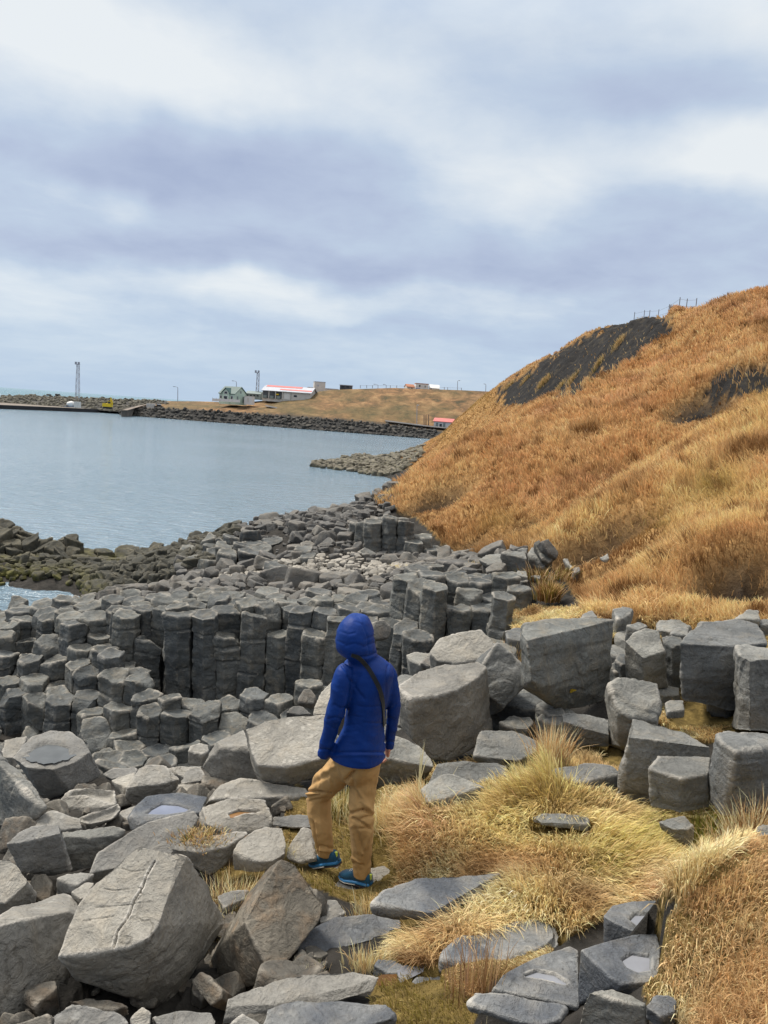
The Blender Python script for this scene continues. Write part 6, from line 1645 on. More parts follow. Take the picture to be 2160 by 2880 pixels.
mb = MB(); mb.frame(W2(1.7, -.35, -1), ax, ay, np.array([0, 0, 1.0]), [(0, 0), (3.2, 0), (3.2, 4.3), (1.6, 5.75), (0, 4.3)], 3.2); mb.build('gable_bay', M['mint'], T)
mb = MB()
for (a0, a1) in ((1.3, 3.3), (5.3, 3.3)):
    P4 = [W2(a0, -.7, 3.0), W2(a1, -.7, 4.85), W2(a1, 3.0, 4.85), W2(a0, 3.0, 3.0)]; P8 = P4 + [p_ + np.array([0, 0, .18]) for p_ in P4]
    mb.add(P8, [(3, 2, 1, 0), (4, 5, 6, 7), (0, 1, 5, 4), (1, 2, 6, 5), (2, 3, 7, 6), (3, 0, 4, 7)])
mb.build('gable_roof', M['greenroof'], T)
front('window', 2.75, 2.75, 1.2, .8, 'darkwin', .45, 'white'); front('window', 2.5, .6, 1.6, 1.3, 'darkwin', .45, 'white')
front('window', .5, .9, .7, 1.1, 'darkwin', .06, 'white'); front('window', 5.5, .9, .8, 1.1, 'darkwin', .06, 'white')
end('window', 1.2, .9, .8, 1.2, 'greywall'); end('window', 3.0, 3.2, .8, .9, 'greywall'); end('door', 4.6, 0, 1.0, 2.1, 'greywall')
T, *_r = house('white_annex', 'low white shed standing against the right side of the green house', 'shed', 'Q', 443, 372, 287, R(10), 2.9, 3.0, 1.9, 0, 'white', 'cream', .05)
_r[3]('door', 1.1, 0, .8, 1.6, 'cream')
o0 = P('Q', 72, 356, 285); T = thing('white_fence', 'low white board fence in front of the green house', 'fence', o0)
o1 = P('Q', 392, 372, 283); fd = (o1 - o0) / np.linalg.norm(o1 - o0); Lf = np.linalg.norm(o1 - o0)
mb = MB(); mb.frame(o0 + np.array([0, 0, -.25]), fd, np.array([0, 1.0, 0]), np.array([0, 0, 1.0]), [(0, 0), (Lf, 0), (Lf, .95), (0, .95)], .08); mb.build('board_panel', M['white'], T)
for k in range(8):
    mb = MB(); mb.box(o0 + fd * Lf * k / 7 + np.array([0, -.06, .3]), (.12, .1, 1.4)); mb.build('post', M['white'], T)
T, W2, ax, ay, front, end = house('grey_house', 'low grey green house half hidden behind the green house', 'house', 'Q', 455, 308, 300, R(8), 6.0, 6.0, 1.0, 1.0, 'greywall', 'greywall', .15)
for a in (.5, 1.9, 3.3, 4.6): front('window', a, .2, .7, .5, 'darkwin', .06)
T, W2, ax, ay, front, end = house('warehouse', 'long grey harbour warehouse with a red striped roof and open bays', 'warehouse', 'Q', 655, 330, 296, R(10), 18.8, 9.0, 3.0, 1.9, 'cream', 'greyroof', .5)
k = 1.9 / 4.5
def slope_strip(nm, a0, a1, f0, f1, mat):
    P4 = [W2(a, -.5 + 5.0 * f, 3.0 - .5 * k + 5.0 * f * k + .26) for a, f in ((a0, f0), (a1, f0), (a1, f1), (a0, f1))]; P8 = P4 + [p_ + np.array([0, 0, .06]) for p_ in P4]
    mb = MB(); mb.add(P8, [(3, 2, 1, 0), (4, 5, 6, 7), (0, 1, 5, 4), (1, 2, 6, 5), (2, 3, 7, 6), (3, 0, 4, 7)]); mb.build(nm, M[mat], T)
slope_strip('red_roof_panel', .3, 14.5, .70, .99, 'redroof'); slope_strip('red_roof_panel', 6.5, 19.0, .22, .42, 'redroof')
for a in (.15, 2.75, 5.45): front('bay_shade_panel', a, .1, 2.3, 2.7, 'darkbay', .05)  # dark panels on the closed wall stand in for shade inside open bays
for a in (.35, 3.1, 5.8): front('parked_goods', a, .15, 1.4, 1.0, 'greywall', .5)
for a in (2.45, 5.1, 7.8): front('pillar', a, 0, .3, 2.95, 'cream', .3)
front('sliding_door', 8.6, .1, 2.2, 2.3, 'white', .08); front('panel_joint', 11.2, .0, .18, 2.6, 'greywall', .08); front('window', 12.4, 1.2, 1.2, .7, 'darkwin', .08)
front('yellow_board', 5.5, 1.5, 1.0, .5, 'yellow', .4)
T, W2, ax, ay, front, end = house('white_tower_block', 'plain white box rising behind the right end of the warehouse', 'building', 'Q', 1258, 255, 312, R(-12), 4.4, 4.0, 3.9, 0, 'cream', 'greyroof', .08)
front('window', 1.0, 2.2, .9, .7, 'greyroof', .05)
T, W2, ax, ay, front, end = house('white_store', 'long low white store behind the brow, right of the warehouse', 'building', 'Q', 1180, 250, 318, R(-2), 12.5, 5.0, 1.5, 0, 'cream', 'greyroof', .1)
front('window', 5.0, .9, 1.0, .4, 'darkwin', .05)
T, W2, ax, ay, front, end = house('brow_hut', 'small dark hut with a pale flat roof on the brow of the far hill', 'hut', 'N', 779, 190, 304, R(4), 4.6, 3.0, 1.15, 0, 'darkbay', 'greyroof', .2)
front('window', .6, .4, 1.0, .5, 'darkwin', .06); front('window', 2.6, .4, 1.0, .5, 'darkwin', .06)
d_ = 316
T, W2, ax, ay, front, end = house('gabled_house', 'white house with an orange roof on the skyline, leftmost of the three', 'house', 'O', 600, 392, d_, R(-22), 3.3, 3.0, .9, 1.0, 'cream', 'orangeroof', .15)
front('door', 1.9, 0, .5, .8, 'darkwin', .05); front('window', .5, .3, .5, .4, 'greywall', .05)
T, W2, ax, ay, front, end = house('skyline_house', 'tall white house with blue boards on the skyline, middle of the three', 'house', 'O', 700, 395, d_, R(-6), 5.2, 4.0, 2.35, 0, 'white', 'orangeroof', .08)
front('window', 1.3, 1.1, .6, .8, 'darkwin', .05); front('window', 3.6, 1.1, .5, .7, 'greywall', .05); front('blue_board', .1, .2, 1.8, .45, 'blue', .08)
T, W2, ax, ay, front, end = house('skyline_house', 'white low pitched house on the skyline, rightmost of the three', 'house', 'O', 866, 396, d_, R(-3), 3.9, 4.2, .5, 1.4, 'white', 'white', .1)
front('window', .15, .0, .6, .48, 'darkwin', .05)
dR = far_ground(960)[2][1] + 2
T, W2, ax, ay, front, end = house('red_roofed_hut', 'small white hut with a red roof by the shore road, beside the near hill', 'hut', 'O', 908, 860, dR, R(14), 6.2, 5.0, 2.7, 1.0, 'white', 'redroof', .35)
for a in (.7, 3.2): front('window', a, .9, .8, 1.4, 'greywall', .06, 'white')
front('door', 2.0, .0, .8, 2.0, 'darkwin', .06); front('plinth', 0, -.4, 2.6, .7, 'darkbay', .4)

# ---- masts and posts
def mast(label, zone, x, ytop, ybot, d, w0=1.5, w1=.9):
    b_ = P(zone, x, ybot, d); tp = P(zone, x, ytop, d); H = tp[2] - b_[2]
    T = thing('lattice_mast', label, 'mast', b_)
    for sx_ in (-1, 1):
        for sy_ in (-1, 1):
            mb = MB(); mb.tube([b_ + np.array([sx_ * w0 / 2, sy_ * w0 / 2, -1]), b_ + np.array([sx_ * w1 / 2, sy_ * w1 / 2, H])], .075, 6); mb.build('leg', M['steel'], T)
    mb = MB(); n = 9
    for k in range(n):
        z0, z1 = H * k / n, H * (k + 1) / n; a = w0 + (w1 - w0) * k / n; c_ = w0 + (w1 - w0) * (k + 1) / n
        for sy_ in (-1, 1):
            s_ = 1 if k % 2 else -1
            mb.tube([b_ + np.array([-s_ * a / 2, sy_ * a / 2, z0]), b_ + np.array([s_ * c_ / 2, sy_ * c_ / 2, z1])], .045, 5)
            mb.tube([b_ + np.array([-c_ / 2, sy_ * c_ / 2, z1]), b_ + np.array([c_ / 2, sy_ * c_ / 2, z1])], .045, 5)
            mb.tube([b_ + np.array([sy_ * a / 2, -s_ * a / 2, z0]), b_ + np.array([sy_ * c_ / 2, s_ * c_ / 2, z1])], .045, 5)
    mb.build('bracing', M['steel'], T)
    mb = MB(); mb.box(tp + np.array([0, 0, .1]), (w1 * 1.9, w1 * 1.9, .2)); mb.box(tp + np.array([-.5, -.3, .6]), (.7, .4, .8)); mb.box(tp + np.array([.6, -.3, .6]), (.7, .4, .8)); mb.build('lamp_cluster', M['steel'], T)
mast('tall grey lattice mast rising from the outer breakwater at the left', 'M', 452, 94, 285, 300, 1.35, .8)
mast('grey lattice mast between the green house and the warehouse', 'N', 297, 102, 236, 302, 1.15, .8)
def lamp(label, zone, x, ytop, ybot, d, arm=-1.2, head='steel'):
    b_ = P(zone, x, ybot, d); tp = P(zone, x, ytop, d); T = thing('lamp_post', label, 'lamp post', b_)
    mb = MB(); mb.tube([b_ - np.array([0, 0, 1]), b_ * .3 + tp * .7, tp], [.14, .12, .10], 6); mb.build('pole', M['steel'], T)
    mb = MB(); mb.tube([tp, tp + np.array([arm * .6, 0, .25]), tp + np.array([arm, 0, .3])], .08, 6); mb.build('arm', M['steel'], T)
    mb = MB(); mb.box(tp + np.array([arm * 1.15, 0, .25]), (.7, .3, .2)); mb.build('lamp_head', M[head], T)
lamp('curved lamp post alone on the grass left of the green house', 'M', 1037, 228, 296, 288)
lamp('lamp post rising behind the roof of the green house', 'N', 176, 153, 200, 300)
lamp('lamp post with a white head at the roadside, left of the three poles', 'O', 716, 585, 830, far_ground(905)[2][1] + 1, .3, 'white')
lamp('thin lamp post on the skyline right of the three white houses', 'O', 1190, 298, 402, 318, .6)
lamp('short lamp post on the skyline next to the near hill', 'O', 1520, 340, 402, 318, -.5)
lamp('bent lamp post on the skyline left of the three houses, the first of two', 'O', 262, 345, 382, 318, -1.3)
lamp('bent lamp post on the skyline left of the three houses, nearer to them', 'O', 358, 346, 382, 318, -.9)
for k, x in enumerate((799, 822, 851)):
    b_ = P('O', x, 858, far_ground(925)[2][1] + 1.5); tp = P('O', x, 688, b_[1]); mb = MB(); mb.tube([b_ - np.array([0, 0, .5]), tp], [.24, .20], 8)
    tag(mb.build('wooden_pole', M['wood'], None, b_), ['left', 'middle', 'right'][k] + ' one of the three bare poles by the shore road', 'pole', 'three bare poles by the road')
o0 = P('O', 30, 378, 308); T = thing('skyline_fence', 'sparse wire fence along the brow of the far hill', 'fence', o0)
tops = []
for x, y in [(55, 376), (130, 376), (197, 376), (405, 378), (480, 379), (1035, 398), (1075, 400), (1235, 405)]:
    b_ = P('O', x, y + 6, 306); tp = P('O', x, y - 30, 306); mb = MB(); mb.tube([b_, tp], .1, 5); mb.build('post', M['fencewood'], T); tops.append(tp)
mb = MB(); mb.tube([t_ - np.array([0, 0, .15]) for t_ in tops], .03, 4); mb.build('wire', M['fencewood'], T)

# ---- fence on the crest of the near hill
pp = [(937, 165, 182), (990, 145, 178), (1020, 133, 168), (1070, 122, 152), (1125, 115, 146), (1178, 113, 150), (1218, 110, 148), (1270, 117, 141)]
b0 = P('L', 937, 185, 46); T = thing('hilltop_fence', 'short row of thin fence posts on the crest of the near hill', 'fence', b0)
tops = []
for k, (x, y0, y1) in enumerate(pp):
    r_ = ray(*F('L', x, y1)); ds = np.linspace(34, 62, 140); gz_ = ground(r_[0] * ds, ds); dd = ds[np.argmax((gz_ - 7) / ds)] + .3; b_ = np.array([r_[0] * dd, dd, float(ground(np.array(r_[0] * dd), np.array(dd))) - .1]); tp = b_ + np.array([0.0, 0, .72]); mb = MB(); mb.tube([b_, tp], .022, 6); mb.build('post', M['fencewood'], T); tops.append(tp)
for f in (.1, .45):
    mb = MB(); mb.tube([t_ - np.array([0, 0, f]) for t_ in tops], .006, 4); mb.build('wire', M['fencewood'], T)

# ---- vehicles and gear
def wheel(T, c_, r, w_, axis):
    mb = MB(); mb.tube([c_ - axis * w_ / 2, c_ + axis * w_ / 2], r, 14); wt = mb.build('wheel', M['black'], T)
    mb = MB(); mb.tube([c_ - axis * (w_ / 2 + .02), c_ + axis * (w_ / 2 + .02)], r * .5, 10); mb.build('rim', M['steel'], wt)
dC = far_ground(908)[2][1] + .6
c0 = P('O', 730, 856, dC); T = thing('parked_car', 'white car parked by the shore road, left of the three poles', 'car', c0)
X = np.array([1.0, 0, 0]); Y = np.array([0, 1.0, 0]); Z = np.array([0, 0, 1.0])
mb = MB(); mb.frame(c0 + X * -2.2 + Y * -.85 + Z * .3, X, Y, Z, [(0, .05), (4.35, .05), (4.4, .5), (4.3, .72), (3.7, .78), (3.1, 1.22), (1.6, 1.24), (1.0, .80), (.1, .66), (-.02, .4)], 1.7); mb.build('body', M['white'], T)
mb = MB(); mb.frame(c0 + X * -1.15 + Y * -.87 + Z * .3, X, Y, Z, [(.1, .82), (.62, 1.16), (1.95, 1.14), (2.45, .80)], 1.74); mb.build('window', M['darkwin'], T)
for sx_ in (-1.35, 1.35):
    for sy_ in (-.8, .8): wheel(T, c0 + X * sx_ + Y * sy_ + Z * .33, .33, .22, Y)
dq = qa[1] + 4
c0 = P('S', 1048, 240, dq + 2); T = thing('excavator', 'small yellow excavator with raised arm on the quay', 'excavator', c0)
mb = MB(); mb.frame(c0 + X * -1.4 - Y * .8 + Z * .0, X, Y, Z, [(.2, 0), (2.4, 0), (2.6, .3), (2.4, .6), (.2, .6), (0, .3)], 1.6); mb.build('track', M['black'], T)
mb = MB(); mb.frame(c0 + X * -1.6 - Y * .8 + Z * .62, X, Y, Z, [(0, 0), (2.9, 0), (2.9, .9), (1.5, 1.0), (1.3, 1.1), (.1, 1.1)], 1.6); mb.build('engine_body', M['yellow'], T)
mb = MB(); mb.frame(c0 + X * .1 - Y * .7 + Z * 1.55, X, Y, Z, [(0, 0), (1.2, 0), (1.1, 1.0), (.1, 1.0)], 1.0); cb = mb.build('cab', M['yellow'], T)
mb = MB(); mb.frame(c0 + X * .25 - Y * .76 + Z * 1.75, X, Y, Z, [(0, 0), (.85, 0), (.8, .6), (.05, .6)], .1); mb.build('window', M['darkwin'], cb)
mb = MB(); mb.tube([c0 + X * 1.0 + Z * 1.5 - Y * .2, c0 + X * 1.1 + Z * 3.0 - Y * .2, c0 + X * .9 + Z * 3.7 - Y * .2], [.24, .2, .16], 6); mb.build('boom', M['yellow'], T)
mb = MB(); mb.tube([c0 + X * .9 + Z * 3.7 - Y * .2, c0 + X * 1.6 + Z * 2.2 - Y * .2, c0 + X * 1.5 + Z * 1.4 - Y * .2], [.16, .13, .2], 6); mb.build('arm', M['yellow'], T)
c0 = P('S', 690, 228, dq + 3); T = thing('mixer_drum', 'white drum mixer with a white box body on the quay', 'mixer', c0)
mb = MB(); mb.tube([c0 + X * -1.3 + Z * .7, c0 + X * -1.0 + Z * .95, c0 + X * .2 + Z * 1.15, c0 + X * 1.3 + Z * 1.2], [.3, .75, .95, .6], 16); mb.build('drum', M['white'], T, smooth=True)
mb = MB(); mb.box(c0 + X * 2.1 + Z * 1.05, (1.5, 2.0, 1.9)); mb.build('box_body', M['cream'], T)
mb = MB(); mb.box(c0 + X * .4 + Z * .25, (4.6, 1.6, .25)); mb.build('chassis', M['steel'], T)
for sx_ in (-.9, 1.8):
    for sy_ in (-.8, .8): wheel(T, c0 + X * sx_ + Y * sy_ + Z * .3, .32, .22, Y)
c0 = P('S', 1468, 238, far_ground(300)[1][1] + 3); T = thing('white_container', 'pair of white ribbed containers at the left end of the rock armour', 'container', c0)
for k in range(2):
    mb = MB(); mb.box(c0 + X * (-.75 + 1.5 * k) + Z * .9, (1.46, 1.8, 1.8)); pb_ = mb.build('box', M['cream'], T)
    mb = MB()
    for j in range(6): mb.box(c0 + X * (-1.35 + 1.5 * k + j * .24) + Y * -.92 + Z * .9, (.07, .08, 1.7))
    mb.build('rib', M['white'], pb_)
c0 = P('S', 1545, 238, far_ground(320)[1][1] + 3); T = thing('dark_pickup', 'dark pickup with a white cab roof beside the white containers', 'pickup', c0)
mb = MB(); mb.frame(c0 + X * -1.5 - Y * .8 + Z * .25, X, Y, Z, [(0, 0), (2.9, 0), (2.9, .6), (2.3, .65), (2.0, 1.1), (.9, 1.15), (.8, .6), (0, .6)], 1.6); mb.build('body', M['black'], T)
mb = MB(); mb.box(c0 + X * .0 + Z * 1.5, (1.3, 1.5, .28)); mb.build('cab_roof', M['white'], T)
for sx_ in (-.9, .9):
    for sy_ in (-.75, .75): wheel(T, c0 + X * sx_ + Y * sy_ + Z * .28, .28, .2, Y)
for k, (x, y, s_) in enumerate([(335, 495, 1.5), (365, 580, 1.2), (355, 612, 1.2)]):
    dd = far_ground(F('O', x, y)[0] / 1.302)[2][1] + ipl(y, [(490, 30), (615, 17)]); o = bpy.data.objects.new('pale_rock', ROUND[k].copy()); COL.objects.link(o); o.data.materials.clear(); o.data.materials.append(M['pebble'])
    o.location = P('O', x, y, dd); o.scale = (s_, s_, s_ * .8); tag(o, ['single pale rock high on the face of the far hill', 'upper of the two pale rocks close together on the far hill', 'lower of the two pale rocks close together on the far hill'][k], 'rock')
# ------------------------------------------------------------------ the person, seen from behind
PD = 4.6
MP = .39801 * PD / FPX                 # metres per P-zone pixel at the person's distance
def pp3(x, y, dy=0.0): return P('P', x, y, PD + dy)
HEAD = np.array([-.80, .60, 0.0])      # the way the person faces
SIDE = np.array([.60, .80, 0.0])       # to the person's right
def ring(x, y, hw, hd, dy=0.0, yaw=0.0, n=28, sq=2.3, tilt=0.0):
    """superellipse ring; hw in P pixels (screen half width), hd metres (half depth)"""
    c_ = pp3(x, y, dy); hw = hw * MP; out = []
    ca, sa = math.cos(yaw), math.sin(yaw)
    for k in range(n):
        a = 2 * math.pi * k / n; ux = abs(math.cos(a)) ** (2 / sq) * math.copysign(1, math.cos(a)) * hw; uy = abs(math.sin(a)) ** (2 / sq) * math.copysign(1, math.sin(a)) * hd
        X_ = ux * ca - uy * sa; Y_ = ux * sa + uy * ca
        out.append(c_ + np.array([X_, Y_, X_ * tilt]))
    return out
def limb(pts, n=20):
    """pts: (x, y, r_px, dy[, flat]) tube perpendicular to its own path"""
    C_ = [pp3(x, y, dy) for x, y, r, dy in pts]; rr = [p_[2] * MP for p_ in pts]; rings = []
    for i, c_ in enumerate(C_):
        t_ = C_[min(i + 1, len(C_) - 1)] - C_[max(i - 1, 0)]; t_ /= np.linalg.norm(t_)
        a = np.cross(t_, [0, 1.0, 0]); a /= np.linalg.norm(a); b_ = np.cross(t_, a)
        rings.append([c_ + (a * math.cos(q) + b_ * math.sin(q)) * rr[i] for q in [2 * math.pi * k / n for k in range(n)]])
    return rings
def spline(pts, m=4):
    pts = np.array(pts, float); out = []
    for i in range(len(pts) - 1):
        p0 = pts[max(i - 1, 0)]; p1 = pts[i]; p2 = pts[i + 1]; p3 = pts[min(i + 2, len(pts) - 1)]
        for k in range(m):
            t_ = k / m; out.append(.5 * ((2 * p1) + (-p0 + p2) * t_ + (2 * p0 - 5 * p1 + 4 * p2 - p3) * t_ ** 2 + (-p0 + 3 * p1 - 3 * p2 + p3) * t_ ** 3))
    out.append(pts[-1]); return [tuple(o_) for o_ in out]
FOOT = pp3(500, 2050, .05)
person = thing('person', 'person in a blue hooded rain jacket and tan trousers walking away over the rocks', 'person', [FOOT[0], FOOT[1], float(FOOT[2])])
PO = np.array(person.location)
def cloth(name, mb, voxel, mat, soft, folds, parent=person, cut=None):
    me = meshdata([np.asarray(p_) - PO for p_ in mb.v], mb.f, name)
    bm = bmesh.new(); bm.from_mesh(me); bmesh.ops.recalc_face_normals(bm, faces=bm.faces); bm.to_mesh(me); bm.free()
    me = remesh(me, voxel); smooth_mesh(me, soft, .5)
    v = get_co(me); n = get_no(me)
    v = folds(v, n); set_co(me, v); smooth_mesh(me, 1, .35); shade(me)
    return link(name, me, mat, parent)

# fabric materials
def fabric(name, c1, c2, rough, scale=900, sheen=.2, bumpk=.08):
    t = NT(name); p = t.n('ShaderNodeTexCoord').outputs['Object']
    f = t.noise(p, 6, 4, .6); t.l(t.ramp(f, [(.3, c1), (.7, c2)]), t.b.inputs['Base Color']); t.b.inputs['Roughness'].default_value = rough
    t.b.inputs['Sheen Weight'].default_value = sheen; t.b.inputs['Specular IOR Level'].default_value = .22
    b_ = t.bump(t.noise(p, 45, 5, .6, .4), .35, .006); t.l(t.bump(t.noise(p, scale, 2), bumpk, .001, b_), t.b.inputs['Normal'])
    return t.m
M['jacket'] = fabric('blue_rain_jacket', (.0012, .024, .150), (.002, .037, .235), .55, sheen=.0)
M['trousers'] = fabric('tan_trousers', (.40, .24, .095), (.52, .32, .135), .75, sheen=.05)
M['strap'] = fabric('black_webbing', (.010, .012, .014), (.018, .02, .022), .7)
M['skin'] = fabric('skin', (.50, .24, .17), (.60, .31, .22), .5, 300, .0)
M['shoe'] = fabric('teal_shoe_mesh', (.008, .055, .115), (.016, .10, .19), .6, 500)
M['sole'] = plain('blue_shoe_foam', (.03, .19, .43), .55, .1, 20)
M['sole2'] = plain('pale_shoe_rim', (.62, .60, .55), .6, .1, 20)
M['tread'] = plain('dark_shoe_tread', (.05, .035, .04), .8, .2, 20)
M['lime'] = plain('lime_heel_tab', (.62, .75, .10), .5, .05, 20)

# ---- jacket: torso, sleeves, hood in one skin of cloth
tors = spline([(575, 408, 92, .085, .02), (585, 440, 135, .105, .02), (588, 470, 172, .125, .02), (592, 510, 188, .135, .02), (592, 570, 182, .145, .02), (590, 660, 165, .145, .02), (582, 760, 150, .14, .02), (572, 850, 142, .14, .02),
               (558, 930, 148, .145, .02), (540, 1010, 172, .16, .02), (527, 1080, 192, .168, .02), (520, 1130, 198, .17, .02)], 3)
mbj = MB(); mbj.loft([ring(x, y, hw, hd, dy, R(-22), sq=2.5) for x, y, hw, hd, dy in tors])
LARM = spline([(452, 500, 60, -.05), (425, 535, 74, -.07), (405, 610, 80, -.09), (388, 720, 79, -.10), (362, 810, 74, -.10), (335, 890, 66, -.085), (312, 980, 60, -.07), (290, 1060, 55, -.05), (270, 1128, 44, -.04), (266, 1140, 40, -.04)], 3)
mbj.loft(limb(LARM))
RARM = spline([(705, 490, 55, .08), (738, 535, 58, .09), (757, 620, 60, .10), (768, 710, 58, .11), (772, 800, 55, .12), (764, 880, 50, .13), (752, 960, 46, .14), (744, 1030, 40, .14), (742, 1074, 33, .14)], 3)
mbj.loft(limb(RARM))
hood = spline([(520, 120, 40, .04, .01), (518, 132, 72, .075, .01), (512, 165, 104, .105, .005), (503, 215, 126, .125, 0), (497, 275, 141, .135, -.005), (499, 325, 147, .138, -.005), (506, 365, 150, .135, .0), (520, 395, 142, .128, .005), (545, 420, 120, .115, .012), (575, 450, 118, .11, .02)], 3)
mbj.loft([ring(x, y, hw, hd, dy, R(-20), sq=2.15) for x, y, hw, hd, dy in hood])
HC = pp3(505, 300)                      # hood centre
def jfold(v, n):
    w_ = v + PO
    u_, vv_, _ = proj(w_); x = (u_ - 800) / .39801; y = (vv_ - 1680) / .39801
    q = w_.copy()
    # soft crumples, more horizontal toward the waist, diagonal on the sleeves
    st = np.stack([q[:, 0] * 6, q[:, 1] * 6, q[:, 2] * 16], 1)
    d_ = np.abs(perlin(st, 3)) * -.0025 + np.abs(perlin(st * 2.1 + 5, 4)) * -.002
    st2 = np.stack([(q[:, 0] + q[:, 2]) * 11, q[:, 1] * 7, (q[:, 2] - q[:, 0]) * 5], 1)
    d_ += np.abs(perlin(st2 * .7, 6)) * -.008
    wst = np.exp(-((y - 850) / 130) ** 2); d_ += wst * np.sin((q[:, 2] * 95 + perlin(q * 7, 8) * 2.5)) * .0006
    d_ += -.010 * np.exp(-((y - 1098) / 8) ** 2) * (np.abs(x - 515) < 210) * (x > 320)          # hem drawcord channel
    d_ += .006 * np.exp(-((y - 1112) / 14) ** 2) * (x > 320) * (x < 705)
    hoodm = np.clip((430 - y) / 60, 0, 1)
    d_ += hoodm * np.sin(q[:, 2] * 70 + perlin(q * 8, 12) * 3) * .0012
    def seam(pl, w__, dep):
        best = np.full(len(x), 1e9)
        for (x0, y0), (x1, y1) in zip(pl[:-1], pl[1:]):
            ax_, ay_ = x1 - x0, y1 - y0; t_ = np.clip(((x - x0) * ax_ + (y - y0) * ay_) / (ax_ * ax_ + ay_ * ay_), 0, 1)
            best = np.minimum(best, np.hypot(x - x0 - t_ * ax_, y - y0 - t_ * ay_))
        return dep * np.exp(-(best / w__) ** 2)
    frontm = (n @ np.array([0, -1.0, .2])) > -.2
    for pl, w__, dep in [([(405, 480), (450, 530), (478, 600), (470, 700), (440, 800)], 9, -.010), ([(735, 480), (722, 560), (722, 680), (720, 800)], 8, -.008), ([(470, 410), (530, 425), (590, 420), (650, 395)], 8, -.009),
                         ([(515, 125), (560, 200), (590, 290), (600, 400)], 6, -.005), ([(230, 1072), (330, 1085)], 7, -.008), ([(705, 1020), (775, 1025)], 7, -.007),
                         ([(390, 240), (450, 262), (500, 250)], 8, -.004), ([(430, 345), (500, 325), (560, 345)], 8, -.004), ([(370, 310), (420, 330)], 7, -.004), ([(500, 172), (560, 188)], 7, -.003), ([(560, 355), (640, 320)], 7, -.005), ([(570, 300), (640, 270)], 7, -.004),
                         ([(345, 760), (400, 790), (440, 780)], 8, -.006), ([(310, 860), (370, 850), (410, 870)], 8, -.006), ([(300, 900), (350, 930)], 7, -.004), ([(790, 760), (760, 790), (730, 790)], 7, -.006), ([(735, 850), (775, 870)], 7, -.005),
                         ([(450, 560), (500, 620), (530, 560)], 8, -.007), ([(500, 640), (560, 720)], 10, -.006), ([(520, 770), (600, 778), (690, 770)], 6, -.004), ([(470, 835), (560, 850)], 6, -.004), ([(560, 888), (690, 893)], 6, -.005), ([(440, 905), (520, 900)], 6, -.003), ([(420, 960), (520, 945)], 8, -.003), ([(600, 560), (690, 700)], 9, .004)]:
        d_ += seam(pl, w__, dep) * frontm
    out = v + n * d_[:, None]
    # the hood's face opening: pushed in on the side the person faces
    FD = np.array([-.95, .31, 0.0]); FS = np.array([.31, .95, 0.0])
    r = w_ - (HC + FD * .10 + np.array([0, 0, -.055])); lat = r @ FS; h = r[:, 2]
    m_ = np.clip(1 - (lat / .085) ** 2 - (h / .12) ** 2, 0, 1) * ((w_ - HC) @ FD > .02)
    out -= FD[None] * (np.clip(m_ * 4, 0, 1) * np.clip((422 - y) / 14, 0, 1) * .075)[:, None]
    return out
jk = cloth('jacket', mbj, .0068, M['jacket'], 4, jfold)
jk['label'] = 'blue hooded rain jacket'
# ---- trousers
mbt = MB()
pel = spline([(528, 1060, 160, .14, .02), (530, 1120, 164, .15, .02), (525, 1180, 168, .155, .03), (520, 1240, 150, .14, .04), (515, 1290, 110, .11, .05)], 3)
mbt.loft([ring(x, y, hw, hd, dy, R(-22)) for x, y, hw, hd, dy in pel])
LLEG = spline([(455, 1150, 118, .03), (405, 1205, 122, .07), (340, 1275, 116, .13), (275, 1345, 108, .19), (243, 1400, 102, .21), (242, 1470, 100, .20), (252, 1560, 94, .18), (268, 1660, 86, .16), (282, 1740, 76, .15), (290, 1800, 70, .15), (291, 1822, 66, .15)], 3)
mbt.loft(limb(LLEG, 24))
RLEG = spline([(585, 1140, 104, .02), (578, 1210, 108, .02), (565, 1300, 104, .02), (550, 1390, 102, .01), (542, 1480, 100, -.02), (545, 1560, 99, -.03), (547, 1650, 93, -.02), (546, 1740, 87, -.01), (545, 1840, 81, 0), (545, 1930, 74, .0), (545, 1972, 68, .0)], 3)
mbt.loft(limb(RLEG, 24))
